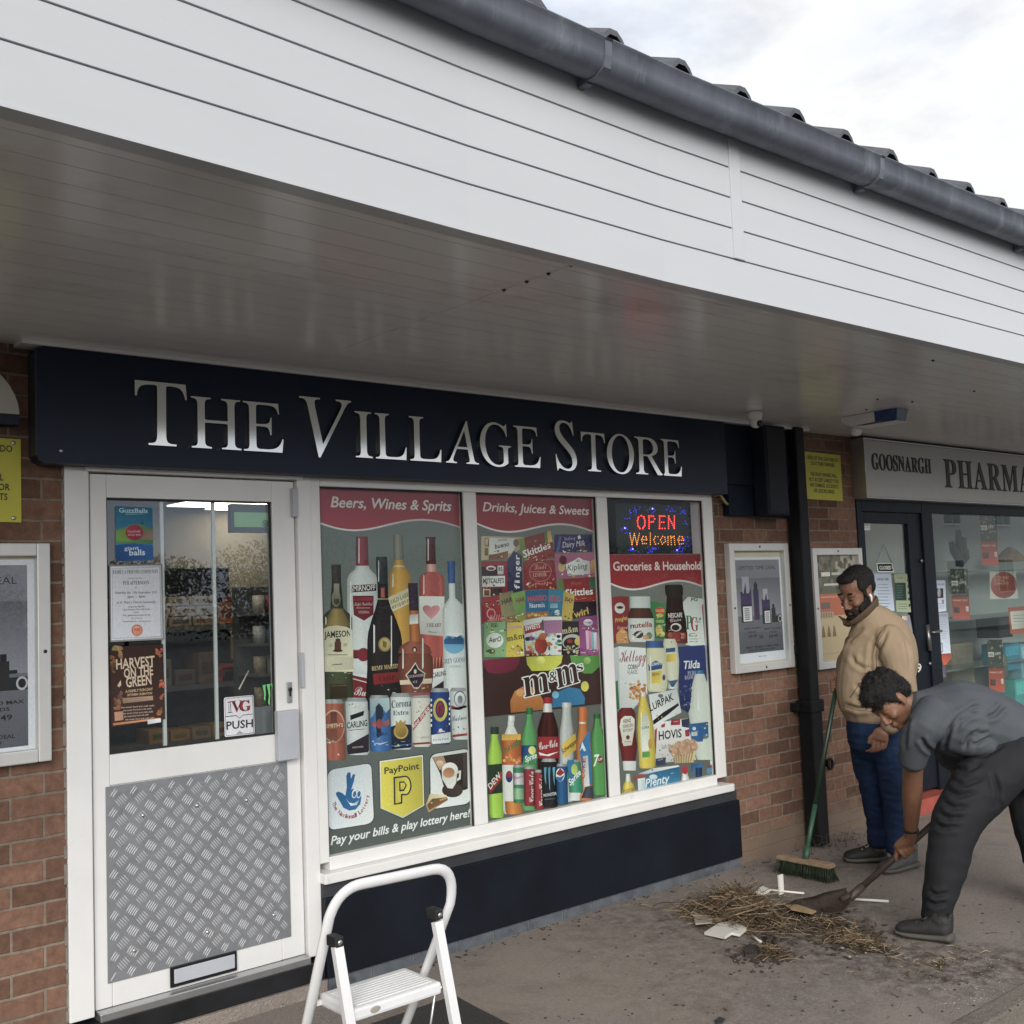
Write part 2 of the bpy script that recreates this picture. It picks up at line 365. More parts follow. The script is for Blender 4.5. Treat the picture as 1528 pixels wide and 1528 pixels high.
# ================================================================== GROUND
def ground_mat(name, rgb, rgb2, dark, sc=1.0, moss=None):
    m = mat(name, rgb, .88, var=.26, vscale=55 * sc, bump=.9, bscale=170 * sc, spec=.3)
    t = m.node_tree; b = t.nodes['Principled BSDF']; tcn = [n for n in t.nodes if n.type == 'TEX_COORD'][0]
    src = b.inputs['Base Color'].links[0].from_socket
    def blend(scale, lo, hi, amt, col, src, detail=7, warp=0):
        n = t.nodes.new('ShaderNodeTexNoise'); n.inputs['Scale'].default_value = scale; n.inputs['Detail'].default_value = detail; n.inputs['Roughness'].default_value = .7; n.inputs['Distortion'].default_value = warp
        t.links.new(tcn.outputs['Object'], n.inputs['Vector'])
        r = t.nodes.new('ShaderNodeMapRange'); r.inputs[1].default_value = lo; r.inputs[2].default_value = hi; r.inputs[4].default_value = amt
        t.links.new(n.outputs['Fac'], r.inputs[0])
        x = t.nodes.new('ShaderNodeMix'); x.data_type = 'RGBA'; t.links.new(r.outputs[0], x.inputs[0]); t.links.new(src, x.inputs[6]); x.inputs[7].default_value = (*lin(col), 1)
        return x.outputs[2]
    src = blend(.9, .42, .68, .75, rgb2, src, 8, .6)
    src = blend(3.5, .52, .72, .5, dark, src, 8, .4)
    src = blend(110, .60, .68, .5, (168, 160, 148), src, 3)      # pale grit
    src = blend(75, .63, .71, .75, (34, 30, 27), src, 3)      # dark specks
    if moss:
        for (mx_, my_, rad, col, amt) in moss:
            g = t.nodes.new('ShaderNodeVectorMath'); g.operation = 'DISTANCE'; g.inputs[1].default_value = (mx_, my_, 0)
            t.links.new(tcn.outputs['Object'], g.inputs[0])
            r = t.nodes.new('ShaderNodeMapRange'); r.inputs[1].default_value = rad; r.inputs[2].default_value = rad * .2; r.inputs[4].default_value = 1
            t.links.new(g.outputs['Value'], r.inputs[0])
            n = t.nodes.new('ShaderNodeTexNoise'); n.inputs['Scale'].default_value = 14; n.inputs['Detail'].default_value = 8; n.inputs['Roughness'].default_value = .75
            t.links.new(tcn.outputs['Object'], n.inputs['Vector'])
            q = t.nodes.new('ShaderNodeMapRange'); q.inputs[1].default_value = .42; q.inputs[2].default_value = .62; q.inputs[4].default_value = amt
            t.links.new(n.outputs['Fac'], q.inputs[0])
            mu = t.nodes.new('ShaderNodeMath'); mu.operation = 'MULTIPLY'; t.links.new(r.outputs[0], mu.inputs[0]); t.links.new(q.outputs[0], mu.inputs[1])
            x = t.nodes.new('ShaderNodeMix'); x.data_type = 'RGBA'; t.links.new(mu.outputs[0], x.inputs[0]); t.links.new(src, x.inputs[6]); x.inputs[7].default_value = (*lin(col), 1)
            src = x.outputs[2]
    t.links.new(src, b.inputs['Base Color'])
    return m
M['pavement'] = ground_mat('worn_concrete_pavement', (.235, .208, .186), (150, 138, 128), (98, 88, 80), moss=[(4.25, -1.72, .42, (40, 40, 30), .9), (4.55, -1.86, .3, (60, 46, 34), .8), (4.45, -.85, .75, (52, 41, 31), .85), (4.0, -.35, .8, (70, 58, 46), .55), (4.3, -1.35, .6, (64, 54, 42), .6), (5.3, -.35, .5, (66, 52, 42), .6), (3.6, -1.2, .8, (96, 84, 70), .5)])
M['road'] = ground_mat('asphalt_road', (.11, .11, .11), (110, 108, 105), (70, 70, 70))
M['kerb'] = ground_mat('concrete_kerb', (.16, .145, .125), (130, 120, 106), (70, 60, 50))
M['ramp'] = mat('dark_tarmac', (.036, .033, .030), .9, var=.25, vscale=50, bump=.5, bscale=150, dirt=((84, 78, 72), 20, .62, .5))
def slab(name, x0, x1, y0, y1, z0, z1, m):
    o = MB().box(x0, x1, y0, y1, z0, z1).build(name, m); tag(o, kind='structure'); return o
slab('road', -160, 160, -160, -2.075, -.5, -.10, M['road'])
slab('pavement', -60, 60, -1.985, 5, -.5, 0, M['pavement'])
o = MB()
x = -20.0
while x < 30:
    o.box(x, x + .908, -2.075, -1.985, -.4, .004, .008); x += .914
tag(o.build('kerb', M['kerb']), kind='structure')
pr = MB().add([(-.6, -.50, .004), (2.72, -.46, .004), (2.70, -.62, .004), (2.66, -1.05, .004), (2.70, -1.98, .004), (-.6, -1.98, .004)], [(5, 4, 3, 2, 1, 0)])
tag(pr.build('ramp', M['ramp']), kind='structure')

# ================================================================== BUILDING
def brick_mat():
    m = bpy.data.materials.new('red_brown_brick'); m.use_nodes = True; t = m.node_tree; b = t.nodes['Principled BSDF']
    tcn = t.nodes.new('ShaderNodeTexCoord'); sp = t.nodes.new('ShaderNodeSeparateXYZ'); cb = t.nodes.new('ShaderNodeCombineXYZ')
    t.links.new(tcn.outputs['Object'], sp.inputs[0])
    ad = t.nodes.new('ShaderNodeMath'); ad.operation = 'ADD'; ad.inputs[1].default_value = 10.02
    t.links.new(sp.outputs['X'], ad.inputs[0])
    sub = t.nodes.new('ShaderNodeMath'); sub.operation = 'ADD'; sub.inputs[1].default_value = 7.450 - .9545
    t.links.new(sp.outputs['Z'], sub.inputs[0])
    # slightly wavy courses
    wn = t.nodes.new('ShaderNodeTexNoise'); wn.inputs['Scale'].default_value = 9; t.links.new(tcn.outputs['Object'], wn.inputs['Vector'])
    wa = t.nodes.new('ShaderNodeMath'); wa.operation = 'MULTIPLY_ADD'; wa.inputs[1].default_value = .012; t.links.new(wn.outputs['Fac'], wa.inputs[0]); t.links.new(sub.outputs[0], wa.inputs[2])
    t.links.new(ad.outputs[0], cb.inputs[0]); t.links.new(wa.outputs[0], cb.inputs[1])
    br = t.nodes.new('ShaderNodeTexBrick'); br.offset = .5; br.squash = 1
    br.inputs['Scale'].default_value = 1; br.inputs['Brick Width'].default_value = .224; br.inputs['Row Height'].default_value = .0745
    br.inputs['Mortar Size'].default_value = .0055; br.inputs['Mortar Smooth'].default_value = .25; br.inputs['Bias'].default_value = -.1
    br.inputs['Color1'].default_value = (.115, .064, .044, 1); br.inputs['Color2'].default_value = (.225, .125, .086, 1); br.inputs['Mortar'].default_value = (.205, .165, .130, 1)
    t.links.new(cb.outputs[0], br.inputs['Vector'])
    n = t.nodes.new('ShaderNodeTexNoise'); n.inputs['Scale'].default_value = 30; n.inputs['Detail'].default_value = 8; n.inputs['Roughness'].default_value = .7
    t.links.new(tcn.outputs['Object'], n.inputs['Vector'])
    mr = t.nodes.new('ShaderNodeMapRange'); mr.inputs[1].default_value = .25; mr.inputs[2].default_value = .75; mr.inputs[3].default_value = .62; mr.inputs[4].default_value = 1.38
    t.links.new(n.outputs['Fac'], mr.inputs[0])
    mm = t.nodes.new('ShaderNodeMix'); mm.data_type = 'RGBA'; mm.blend_type = 'MULTIPLY'; mm.inputs[0].default_value = 1
    t.links.new(br.outputs['Color'], mm.inputs[6]); t.links.new(mr.outputs[0], mm.inputs[7])
    n3 = t.nodes.new('ShaderNodeTexNoise'); n3.inputs['Scale'].default_value = 1.7; n3.inputs['Detail'].default_value = 5; t.links.new(tcn.outputs['Object'], n3.inputs['Vector'])
    mr3 = t.nodes.new('ShaderNodeMapRange'); mr3.inputs[1].default_value = .35; mr3.inputs[2].default_value = .65; mr3.inputs[3].default_value = .78; mr3.inputs[4].default_value = 1.2
    t.links.new(n3.outputs['Fac'], mr3.inputs[0])
    m3 = t.nodes.new('ShaderNodeMix'); m3.data_type = 'RGBA'; m3.blend_type = 'MULTIPLY'; m3.inputs[0].default_value = 1
    t.links.new(mm.outputs[2], m3.inputs[6]); t.links.new(mr3.outputs[0], m3.inputs[7])
    # splashed dust and render at the foot of the wall
    n4 = t.nodes.new('ShaderNodeTexNoise'); n4.inputs['Scale'].default_value = 6; n4.inputs['Detail'].default_value = 8; n4.inputs['Roughness'].default_value = .7; t.links.new(tcn.outputs['Object'], n4.inputs['Vector'])
    h = t.nodes.new('ShaderNodeMath'); h.operation = 'MULTIPLY_ADD'; h.inputs[1].default_value = -.42; t.links.new(n4.outputs['Fac'], h.inputs[0]); t.links.new(sp.outputs['Z'], h.inputs[2])
    mr4 = t.nodes.new('ShaderNodeMapRange'); mr4.inputs[1].default_value = .02; mr4.inputs[2].default_value = -.10; mr4.inputs[4].default_value = .85
    t.links.new(h.outputs[0], mr4.inputs[0])
    m4 = t.nodes.new('ShaderNodeMix'); m4.data_type = 'RGBA'; t.links.new(mr4.outputs[0], m4.inputs[0]); t.links.new(m3.outputs[2], m4.inputs[6]); m4.inputs[7].default_value = (.175, .135, .100, 1)
    t.links.new(m4.outputs[2], b.inputs['Base Color'])
    b.inputs['Roughness'].default_value = .9; b.inputs['Specular IOR Level'].default_value = .25
    iv = t.nodes.new('ShaderNodeMath'); iv.operation = 'MULTIPLY_ADD'; iv.inputs[1].default_value = -1.0; t.links.new(br.outputs['Fac'], iv.inputs[0])
    sc = t.nodes.new('ShaderNodeMath'); sc.operation = 'MULTIPLY'; sc.inputs[1].default_value = .5; t.links.new(n.outputs['Fac'], sc.inputs[0]); t.links.new(sc.outputs[0], iv.inputs[2])
    bp = t.nodes.new('ShaderNodeBump'); bp.inputs['Strength'].default_value = .7; bp.inputs['Distance'].default_value = .008
    t.links.new(iv.outputs[0], bp.inputs['Height']); t.links.new(bp.outputs[0], b.inputs['Normal'])
    return m
M['brick'] = brick_mat()
shop = thing('shop_parade', 'brick shop parade with white boarded fascia, deep soffit and grey tiled roof', 'building', (1, 0, 0))
w = MB()
w.box(-8, 1.37, 0, .24, -.02, 2.62)                 # left of the shop door
w.box(5.043, 6.535, 0, .24, -.02, 2.62)             # between store and pharmacy
w.box(12.2, 20, 0, .24, -.02, 2.62)
w.box(1.37, 5.043, .03, .24, 2.14, 2.62)            # above the store openings
w.box(6.535, 12.2, .03, .24, 2.13, 2.62)
w.build('brick_wall', M['brick'], shop)
# mortar / sealant strip beside the door frame, uneven
s = MB(); pts = []
random.seed(3)
z = .15
while z < 2.11:
    h_ = random.uniform(.02, .09); s.box(1.363 - random.uniform(0, .005), 1.3715, -.004 - random.uniform(0, .004), .02, z, z + h_, .002); z += h_ + random.uniform(.002, .02)
s.build('mortar_joint', mat('grey_mortar', (.19, .17, .15), .9, var=.3, vscale=30), shop)
s = MB(); z = .42
while z < 2.1:
    h_ = random.uniform(.02, .12); s.box(5.0415, 5.052 + random.uniform(0, .007), -.004, .02, z, z + h_, .002); z += h_ + random.uniform(.002, .02)
s.build('mortar_joint', mat('brown_mortar', (.16, .13, .105), .9, var=.3, vscale=30), shop)

# soffit and fascia follow a very slightly bowed canopy edge
BX = [-6, .6, 1.2, 1.8, 2.6, 14]
BY = [-2.05, -1.955, -1.915, -1.876, -1.85, -1.85]
def edge(x):
    for a, b, c, d in zip(BX, BX[1:], BY, BY[1:]):
        if x <= b: return c + (d - c) * (x - a) / (b - a)
    return BY[-1]
XS = [-6, .6, 1.2, 1.8, 2.6, 14]
s = MB(); NB = 18
for k in range(NB):
    f0, f1 = k / NB, (k + 1) / NB
    for (xa, xb) in ((-6, 2.2405), (2.2435, 5.5635), (5.5665, 14)):
        xs = [xa] + [x for x in XS if xa < x < xb] + [xb]
        for a, b in zip(xs, xs[1:]):
            def q(x, f): return edge(x) * f
            g = .0011
            y = [q(a, f0) - g, q(b, f0) - g, q(b, f1) + g, q(a, f1) + g]
            s.add([(a, y[0], 2.548), (b, y[1], 2.548), (b, y[2], 2.548), (a, y[3], 2.548), (a, y[0], 2.556), (b, y[1], 2.556), (b, y[2], 2.556), (a, y[3], 2.556)],
                  [(0, 1, 2, 3), (0, 4, 5, 1), (1, 5, 6, 2), (2, 6, 7, 3), (3, 7, 4, 0), (7, 6, 5, 4)])
sf = s.build('soffit', M['soffit'], shop)
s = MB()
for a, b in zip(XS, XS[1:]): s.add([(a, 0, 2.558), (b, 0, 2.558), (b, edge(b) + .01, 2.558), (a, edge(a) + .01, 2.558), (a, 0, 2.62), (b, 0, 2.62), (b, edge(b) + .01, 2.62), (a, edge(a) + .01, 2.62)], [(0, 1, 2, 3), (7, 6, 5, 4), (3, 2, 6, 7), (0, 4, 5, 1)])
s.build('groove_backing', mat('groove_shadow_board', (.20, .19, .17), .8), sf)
# screw heads and edge trim under the soffit
def scr(fx, z0, pts, m, parent, r=.012):
    for (x, y) in pts: MB().lathe((x, y, z0), [(r * .5, 0), (r, .004), (r, .009)], 8).build('screw', m, parent)
M['dark_screw'] = mat('dark_screw', (.03, .028, .026), .6)
scr(0, 2.541, [(2.242, y) for y in (-1.80, -1.70, -1.60, -1.49)] + [(5.565, y) for y in (-1.75, -1.35, -1.0, -.72)] + [(4.6, -1.65), (5.3, -.95), (1.62, -1.84)], M['dark_screw'], sf, .0065)
# wall bead where the soffit meets the sign
MB().box(1.2, 5.92, -.098, -.002, 2.534, 2.5475).build('edge_trim', M['soffit'], sf)

s = MB()
ZB = [2.5475, 2.676, 2.781, 2.887, 2.992, 3.125]
for i in range(5):
    z0, z1 = ZB[i] + (.001 if i else 0), ZB[i + 1] - .0012
    for a, b in zip(XS, XS[1:]):
        ya, yb = edge(a), edge(b)
        # board with a tapered top edge, which makes the groove
        pr = [(0.0, z0), (0.0, z1 - .006), (.006, z1), (.008, z1), (.008, z0)]
        vs = [(a, ya + p[0], p[1]) for p in pr] + [(b, yb + p[0], p[1]) for p in pr]
        n = len(pr)
        s.add(vs, [(j, j + n, (j + 1) % n + n, (j + 1) % n) for j in range(n)] + [tuple(range(n)), tuple(range(2 * n - 1, n - 1, -1))])
fa = s.build('fascia', M['fascia'], shop)
s = MB()
for a, b in zip(XS, XS[1:]): s.add([(a, edge(a) + .0085, 2.55), (b, edge(b) + .0085, 2.55), (b, edge(b) + .0085, 3.125), (a, edge(a) + .0085, 3.125)], [(0, 1, 2, 3)])
s.build('groove_backing', mat('fascia_groove', (.38, .39, .40), .8), fa)
MB().box(2.952, 3.008, -1.856, -1.846, 2.676, 3.12, .002).build('joint_cover', M['fascia'], fa)
s = MB()
for a, b in zip(XS, XS[1:]):    # turned-under lip
    s.add([(a, edge(a) - .002, 2.541), (b, edge(b) - .002, 2.541), (b, edge(b) + .055, 2.541), (a, edge(a) + .055, 2.541), (a, edge(a) - .002, 2.549), (b, edge(b) - .002, 2.549), (b, edge(b) + .055, 2.547), (a, edge(a) + .055, 2.547)],
          [(0, 1, 2, 3), (0, 4, 5, 1), (2, 6, 7, 3), (7, 6, 5, 4)])
s.build('edge_lip', M['fascia'], fa)

# gutter: squared ogee section
s = MB(); pr = []
GP = [(.0, 3.145), (.0, 3.06), (-.012, 3.022), (-.04, 3.0), (-.078, 3.0), (-.104, 3.024), (-.112, 3.07), (-.114, 3.14), (-.122, 3.148), (-.122, 3.154), (-.108, 3.154), (-.106, 3.08), (-.09, 3.02), (-.03, 3.02), (-.008, 3.07), (-.006, 3.145)]
GP = [(p[0], 3.072 + (p[1] - 3.0) * .62) for p in GP]
gx = [-6, .6, 1.2, 1.8, 2.6, 14]; n = len(GP)
for a, b in zip(gx, gx[1:]):
    vs = [(a, edge(a) - .006 + p[0], p[1]) for p in GP] + [(b, edge(b) - .006 + p[0], p[1]) for p in GP]
    s.add(vs, [(j, j + n, (j + 1) % n + n, (j + 1) % n) for j in range(n)], True)
gt = s.build('gutter', M['gutter'], shop)
for x in (-.7, .78, 2.25, 3.72, 5.03, 6.5, 8.0, 9.5):
    s = MB(); y = edge(x) - .006
    o8 = [(p[0] * 1.0 - (.005 if p[0] < -.05 else 0), p[1] - (.005 if p[1] < 3.11 else 0)) for p in GP[:9]]
    vs = [(x - .014, y + p[0], p[1]) for p in o8] + [(x + .014, y + p[0], p[1]) for p in o8]
    k = len(o8); s.add(vs, [(j, j + k, j + 1 + k, j + 1) for j in range(k - 1)] + [tuple(range(k)), tuple(range(2 * k - 1, k - 1, -1))])
    s.box(x - .013, x + .013, y - .035, y + .004, 3.060, 3.080, .004)
    s.build('gutter_bracket', M['gutter'], gt)

# roof: courses of double-roll tiles
PITCH = math.radians(27); s = MB(); X0 = 2.33 - .3055 * 18
prof = [(0, .0), (.045, .0), (.062, .030), (.085, .050), (.115, .050), (.138, .030), (.155, .0), (.3055, .0)]
def roofpt(x, dz, dist): return (x, -1.935 + dist * math.cos(PITCH), 3.164 + dist * math.sin(PITCH) + dz)
for c in range(15):
    d0, d1 = c * .33 - (.0), (c + 1) * .33 + .06
    lift0, lift1 = .022, .0
    vs = []; cols = []
    for i in range(46):
        jx = random.uniform(-.004, .004); jz = random.uniform(-.004, .004)
        for (px_, pz) in prof[:-1]: cols.append((X0 + i * .3055 + px_ - .10 + jx, pz + jz))
    k = len(cols)
    vs = [roofpt(x, z + lift0, d0) for x, z in cols] + [roofpt(x, z + lift1, d1) for x, z in cols] + [roofpt(x, z + lift0 - .018, d0) for x, z in cols]
    s.add(vs, [(j, j + 1, k + j + 1, k + j) for j in range(k - 1)] + [(j + 1, j, 2 * k + j, 2 * k + j + 1) for j in range(k - 1)])
    s.add([roofpt(-3.3, -.02, d0), roofpt(10.8, -.02, d0), roofpt(10.8, -.02, d1), roofpt(-3.3, -.02, d1)], [(0, 1, 2, 3)])
s.build('roof', M['tile'], shop)

# ---------------------------------------------------------------- shop door
door = MB()
door.box(1.37, 1.458, -.012, .09, .145, 2.137, .004)       # left jamb
door.box(2.325, 2.388, -.012, .09, .145, 2.137, .004)      # right jamb
door.box(1.4585, 2.3245, -.012, .09, 2.100, 2.137, .003)     # head
door.box(1.44, 2.345, -.030, -.0125, 2.100, 2.128, .004)     # drip strip
door = door.build('shop_door', M['door_white'], shop)
lf = MB()
GX0, GX1, GZ0, GZ1 = 1.53, 2.215, 1.056, 2.006
lf.box(1.468, 1.5295, .008, .055, .158, 2.094, .004); lf.box(2.2155, 2.318, .008, .055, .158, 2.094, .004)
lf.box(1.530, 2.215, .008, .055, 2.0065, 2.094, .003); lf.box(1.530, 2.215, .008, .055, .945, 1.0555, .003)
lf.box(1.530, 2.215, .008, .055, .158, .2445, .003); lf.box(1.530, 2.215, .015, .05, .246, .944)
lf.build('door_leaf', M['door_white'], door)
MB().box(1.468, 2.318, -.0395, .12, .128, .157, .004).build('threshold', M['alu'], door)
MB().box(1.531, 2.214, .030, .035, 1.0565, 2.0055).build('pane', M['door_glass'], door)
s = MB()
for (x0, x1, z0, z1) in ((1.5305, 1.535, 1.0565, 2.0055), (2.209, 2.2145, 1.0565, 2.0055), (1.535, 2.209, 1.0565, 1.062), (1.535, 2.209, 2.0, 2.0055)): s.box(x0, x1, .018, .0295, z0, z1)
s.build('gasket', M['black_rubber'], door)
for x in (1.748, 1.962): MB().box(x, x + .013, .036, .046, 1.0565, 2.005).build('glazing_bar', M['white_pvc'], door)
# tread plate
s = MB().box(1.512, 2.254, .0035, .0078, .2435, .942)
kp = s.build('kick_plate', M['tread'], door)
s = MB(); P0 = .0735
import math as _m
ux, uz = 1.512, .2435
for i in range(-1, 13):
    for j in range(-1, 12):
        for k in range(2):
            cx = ux + (i + .5 * k) * P0 + .02; cz = uz + (j + .5 * k) * P0 + .02
            ang = _m.radians(52 if k == 0 else 128)
            dx, dz = math.cos(ang), math.sin(ang); nx, nz_ = -dz, dx
            for b in range(5):
                ox, oz = cx + nx * (b - 2) * .0088, cz + nz_ * (b - 2) * .0088
                L = .0192 - abs(b - 2) * .0014
                if ox - .02 < ux or ox + .02 > 2.254 or oz - .02 < uz or oz + .02 > .942: continue
                tip = [(ox + dx * L * t, oz + dz * L * t) for t in (-1, -.55, .55, 1)]
                wd = (.0004, .0024, .0024, .0004)
                vs = []
                for (a_, q_) in zip(tip, wd): vs += [(a_[0] + nx * q_, .0036, a_[1] + nz_ * q_), (a_[0], .0036 - q_ * .65, a_[1]), (a_[0] - nx * q_, .0036, a_[1] - nz_ * q_)]
                s.add(vs, [(3 * r + c, 3 * r + c + 1, 3 * r + c + 4, 3 * r + c + 3) for r in range(3) for c in range(2)], True)
s.build('tread_pattern', M['tread_bar'], door)
for (zx, zy) in ((520, 771), (717, 735), (896, 716), (488, 1262), (754, 1195), (995, 1133)):
    p = at(zx * .41102, 900 + zy * .41102, 0); MB().ell((p.x, .002, p.z), (.008, .006, .008), seg=10, rings=6).build('screw', M['alu'], door)
s = MB().box(1.742, 2.012, -.004, .0034, .170, .246, .003); s.build('letter_plate_frame', M['black_gloss'], door)
MB().box(1.755, 2.000, -.011, -.0041, .184, .236, .003).build('letter_flap', M['grey_plastic'], door)
s = MB().box(2.197, 2.292, -.034, -.004, .952, 1.150, .003); s.box(2.215, 2.275, -.004, .0078, .975, 1.13); s.build('push_plate', M['grey_plastic'], door)
s = MB().box(2.262, 2.283, -.002, .0076, 1.178, 1.262, .002); s.build('lock_plate', M['alu'], door)
s = MB().lathe((2.2725, -.0075, 1.232), [(.0085, 0), (.0085, .0054)], 12, 'y'); s.box(2.2695, 2.2755, -.007, -.0025, 1.204, 1.232); s.build('keyhole', M['black_gloss'], door)
for q in ((2.3185, 2.332, -.024, .0, 1.235, 1.38), (2.300, 2.3245, -.020, .006, 1.945, 2.065)): MB().box(*q, .003).build('hinge', M['grey_plastic'], door)
MB().box(2.10, 2.208, .037, .043, 1.058, 1.17, .002).build('inner_plate', mat('dim_grey_plate', (.16, .165, .17), .5), door)
# black step below the door
s = MB().box(1.40, 2.384, -.036, .24, .052, .1275, .004)
s.build('door_step', mat('black_step_tile', (.012, .013, .015), .35, var=.4, vscale=6, dirt=((70, 70, 70), 9, .66, .5)), door)
MB().box(1.36, 2.384, -.05, .2, -.01, .0515, .004).build('door_step', M['pavement'], door)

# ---------------------------------------------------------------- shop window
wn = MB()
wn.box(2.3885, 2.436, -.006, .09, .505, 2.125, .004)
wn.box(3.2135, 3.290, -.006, .09, .526, 2.078, .004); wn.box(4.099, 4.176, -.006, .09, .526, 2.078, .004)
wn.box(4.957, 5.041, -.006, .09, .505, 2.125, .004)
wn.box(2.4365, 4.9565, -.006, .09, 2.0785, 2.125, .004)
wn.box(2.4365, 4.9565, -.006, .09, .470, .5255, .004)
wn = wn.build('shop_window', M['frame'], shop)
s = MB().box(2.386, 5.052, -.05, .08, .428, .4695, .006); s.build('sill', M['frame'], wn)
s = MB()
for x0, x1 in ((2.4365, 3.213), (3.2905, 4.0985), (4.1765, 4.9565)):
    s.box(x0, x0 + .006, .004, .0135, .526, 2.078); s.box(x1 - .006, x1, .004, .0135, .526, 2.078); s.box(x0 + .006, x1 - .006, .004, .0135, 2.072, 2.078)
s.build('gasket', M['black_rubber'], wn)
for x0, x1 in ((2.4365, 3.213), (3.2905, 4.0985), (4.1765, 4.9565)):
    MB().box(x0, x1, .014, .018, .526, 2.078).build('pane', M['glass'], wn)
s = MB().box(2.3885, 5.095, -.045, 0.2, .052, .372, .004); rs = s.build('stall_riser', M['riser'], shop)
MB().box(2.3885, 5.088, -.030, .2, .3725, .4275).build('riser_cap', M['riser_trim'], rs)
s = MB(); x = 2.40
random.seed(11)
while x < 5.09:
    l_ = min(random.uniform(.19, .24), 5.093 - x)
    s.box(x, x + l_ - .007, -.034, .2, -.01, .0515, .003); x += l_
s.build('plinth', M['plinth'], rs)
MB().box(2.39, 5.09, -.028, .19, -.01, .047).build('plinth_joint', mat('plinth_mortar', (.20, .19, .18), .9), rs)

# ---------------------------------------------------------------- room behind the door and windows
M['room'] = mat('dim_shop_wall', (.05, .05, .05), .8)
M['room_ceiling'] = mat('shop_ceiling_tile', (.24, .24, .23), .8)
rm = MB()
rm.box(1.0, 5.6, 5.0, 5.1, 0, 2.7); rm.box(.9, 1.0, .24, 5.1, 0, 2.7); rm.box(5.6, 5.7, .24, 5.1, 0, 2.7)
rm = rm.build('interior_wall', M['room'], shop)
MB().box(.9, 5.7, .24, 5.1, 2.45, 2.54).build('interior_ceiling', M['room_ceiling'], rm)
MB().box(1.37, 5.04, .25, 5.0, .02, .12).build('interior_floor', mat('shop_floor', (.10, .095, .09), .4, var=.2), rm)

# ---------------------------------------------------------------- pharmacy front
pd = MB()
pd.box(6.5355, 6.60, -.01, .1, .10, 2.13, .004); pd.box(7.365, 7.487, -.012, .1, .10, 2.13, .004); pd.box(6.6005, 7.3645, -.01, .1, 2.05, 2.13, .003)
pd = pd.build('pharmacy_door', M['pharm_dark'], shop)
s = MB(); s.box(6.603, 6.64, .004, .05, .12, 2.048, .003); s.box(7.19, 7.362, .004, .05, .12, 2.048, .003); s.box(6.6405, 7.1895, .004, .05, 1.972, 2.048, .003); s.box(6.6405, 7.1895, .004, .05, .12, .90, .003)
s.build('door_leaf', M['pharm_dark'], pd)
MB().box(6.641, 7.189, .022, .027, .901, 1.971).build('pane', M['pharm_glass'], pd)
p = at(1384, 950); hx = p.x
s = MB(); s.tube([(hx, -.002, p.z + .085), (hx, -.012, p.z - .10)], .017, 8); s.tube([(hx, -.006, p.z + .03), (hx + .005, -.05, p.z + .03), (hx + .10, -.055, p.z + .035)], .009, 8)
M['chrome'] = mat('dull_chrome', (.22, .22, .22), .35, metal=.8); s.build('door_handle', M['chrome'], pd); q = at(1374, 837)
for c in ((hx, -.012, p.z - .19), (q.x, -.012, q.z)): MB().lathe(c, [(.012, 0), (.015, .016)], 10, 'y').build('lock', M['chrome'], pd)
pw = MB(); pw.box(7.4875, 12.2, -.01, .1, 2.056, 2.13, .003); pw.box(7.4875, 7.512, -.01, .1, .40, 2.0555, .003); pw.box(12.15, 12.2, -.009, .1, .40, 2.0555); pw.box(7.4875, 12.2, -.02, .1, .34, .3995, .004)
pw = pw.build('pharmacy_window', M['pharm_dark'], shop)
MB().box(7.5125, 12.149, .02, .026, .40, 2.055).build('pane', M['pharm_glass'], pw)
MB().box(7.4875, 12.2, -.012, .2, -.01, .339, .004).build('stall_riser', M['pharm_dark'], pw)
MB().box(6.54, 7.54, -.10, .2, -.01, .099, .006).build('door_step', M['red_step'], pd)
M['teal_room'] = mat('grey_green_backboard', (.42, .46, .43), .7, var=.08, vscale=2)
s = MB(); s.box(7.5, 12.2, .85, .9, .0, 2.56); s.box(12.2, 12.25, .1, .9, 0, 2.56)
bk = s.build('display_back', M['teal_room'], shop)
MB().box(7.3, 12.2, .12, .84, .36, .40).build('display_floor', M['teal_room'], bk)
s = MB(); s.box(6.4, 7.5, 2.6, 2.7, 0, 2.56); s.box(6.42, 6.5, .25, 2.6, 0, 2.56)
s.build('pharmacy_interior', mat('dark_hall', (.05, .055, .05), .8), shop)
for z in (1.62, 1.235, .845):
    MB().box(7.6, 12.1, .35, .72, z, z + .012).build('glass_shelf', mat('shelf_edge', (.20, .26, .24), .2), bk)
# ================================================================== WINDOW POSTERS (flat printed vinyl behind the glass)
CA = (450, 700, .19636); CB = (450, 980, .20942); CC = (690, 720, .17012); CD = (690, 960, .18327); CE = (890, 720, .15708); CF = (890, 950, .17676)
W_ = (226, 228, 224); K_ = (24, 24, 26); RED = (150, 27, 35); 
def sheet(p, quad, top, bot):
    p.crop = (0, 0, 1); (a, b, c, d) = quad
    n = 8
    for i in range(1): p.poly([a, b, c, d], [top, top, bot, bot])
def header(p, pts_top, wave, red):
    """pts_top: left,right top corners (px); wave: (px) from left to right"""
    p.crop = (0, 0, 1)
    p.poly([pts_top[0], pts_top[1]] + wave[::-1], red)
    lo = [(x, y + 2.7) for x, y in wave]; p.poly(wave + lo[::-1], (216, 206, 204))
def wav(l, r, amp, up=.46):
    out = []
    for i in range(25):
        t = i / 24; x = l[0] + (r[0] - l[0]) * t; y = l[1] + (r[1] - l[1]) * t
        out.append((x, y + amp * math.sin(2 * PI * (t ** .96)) * (1 if t < .5 else .95)))
    return out
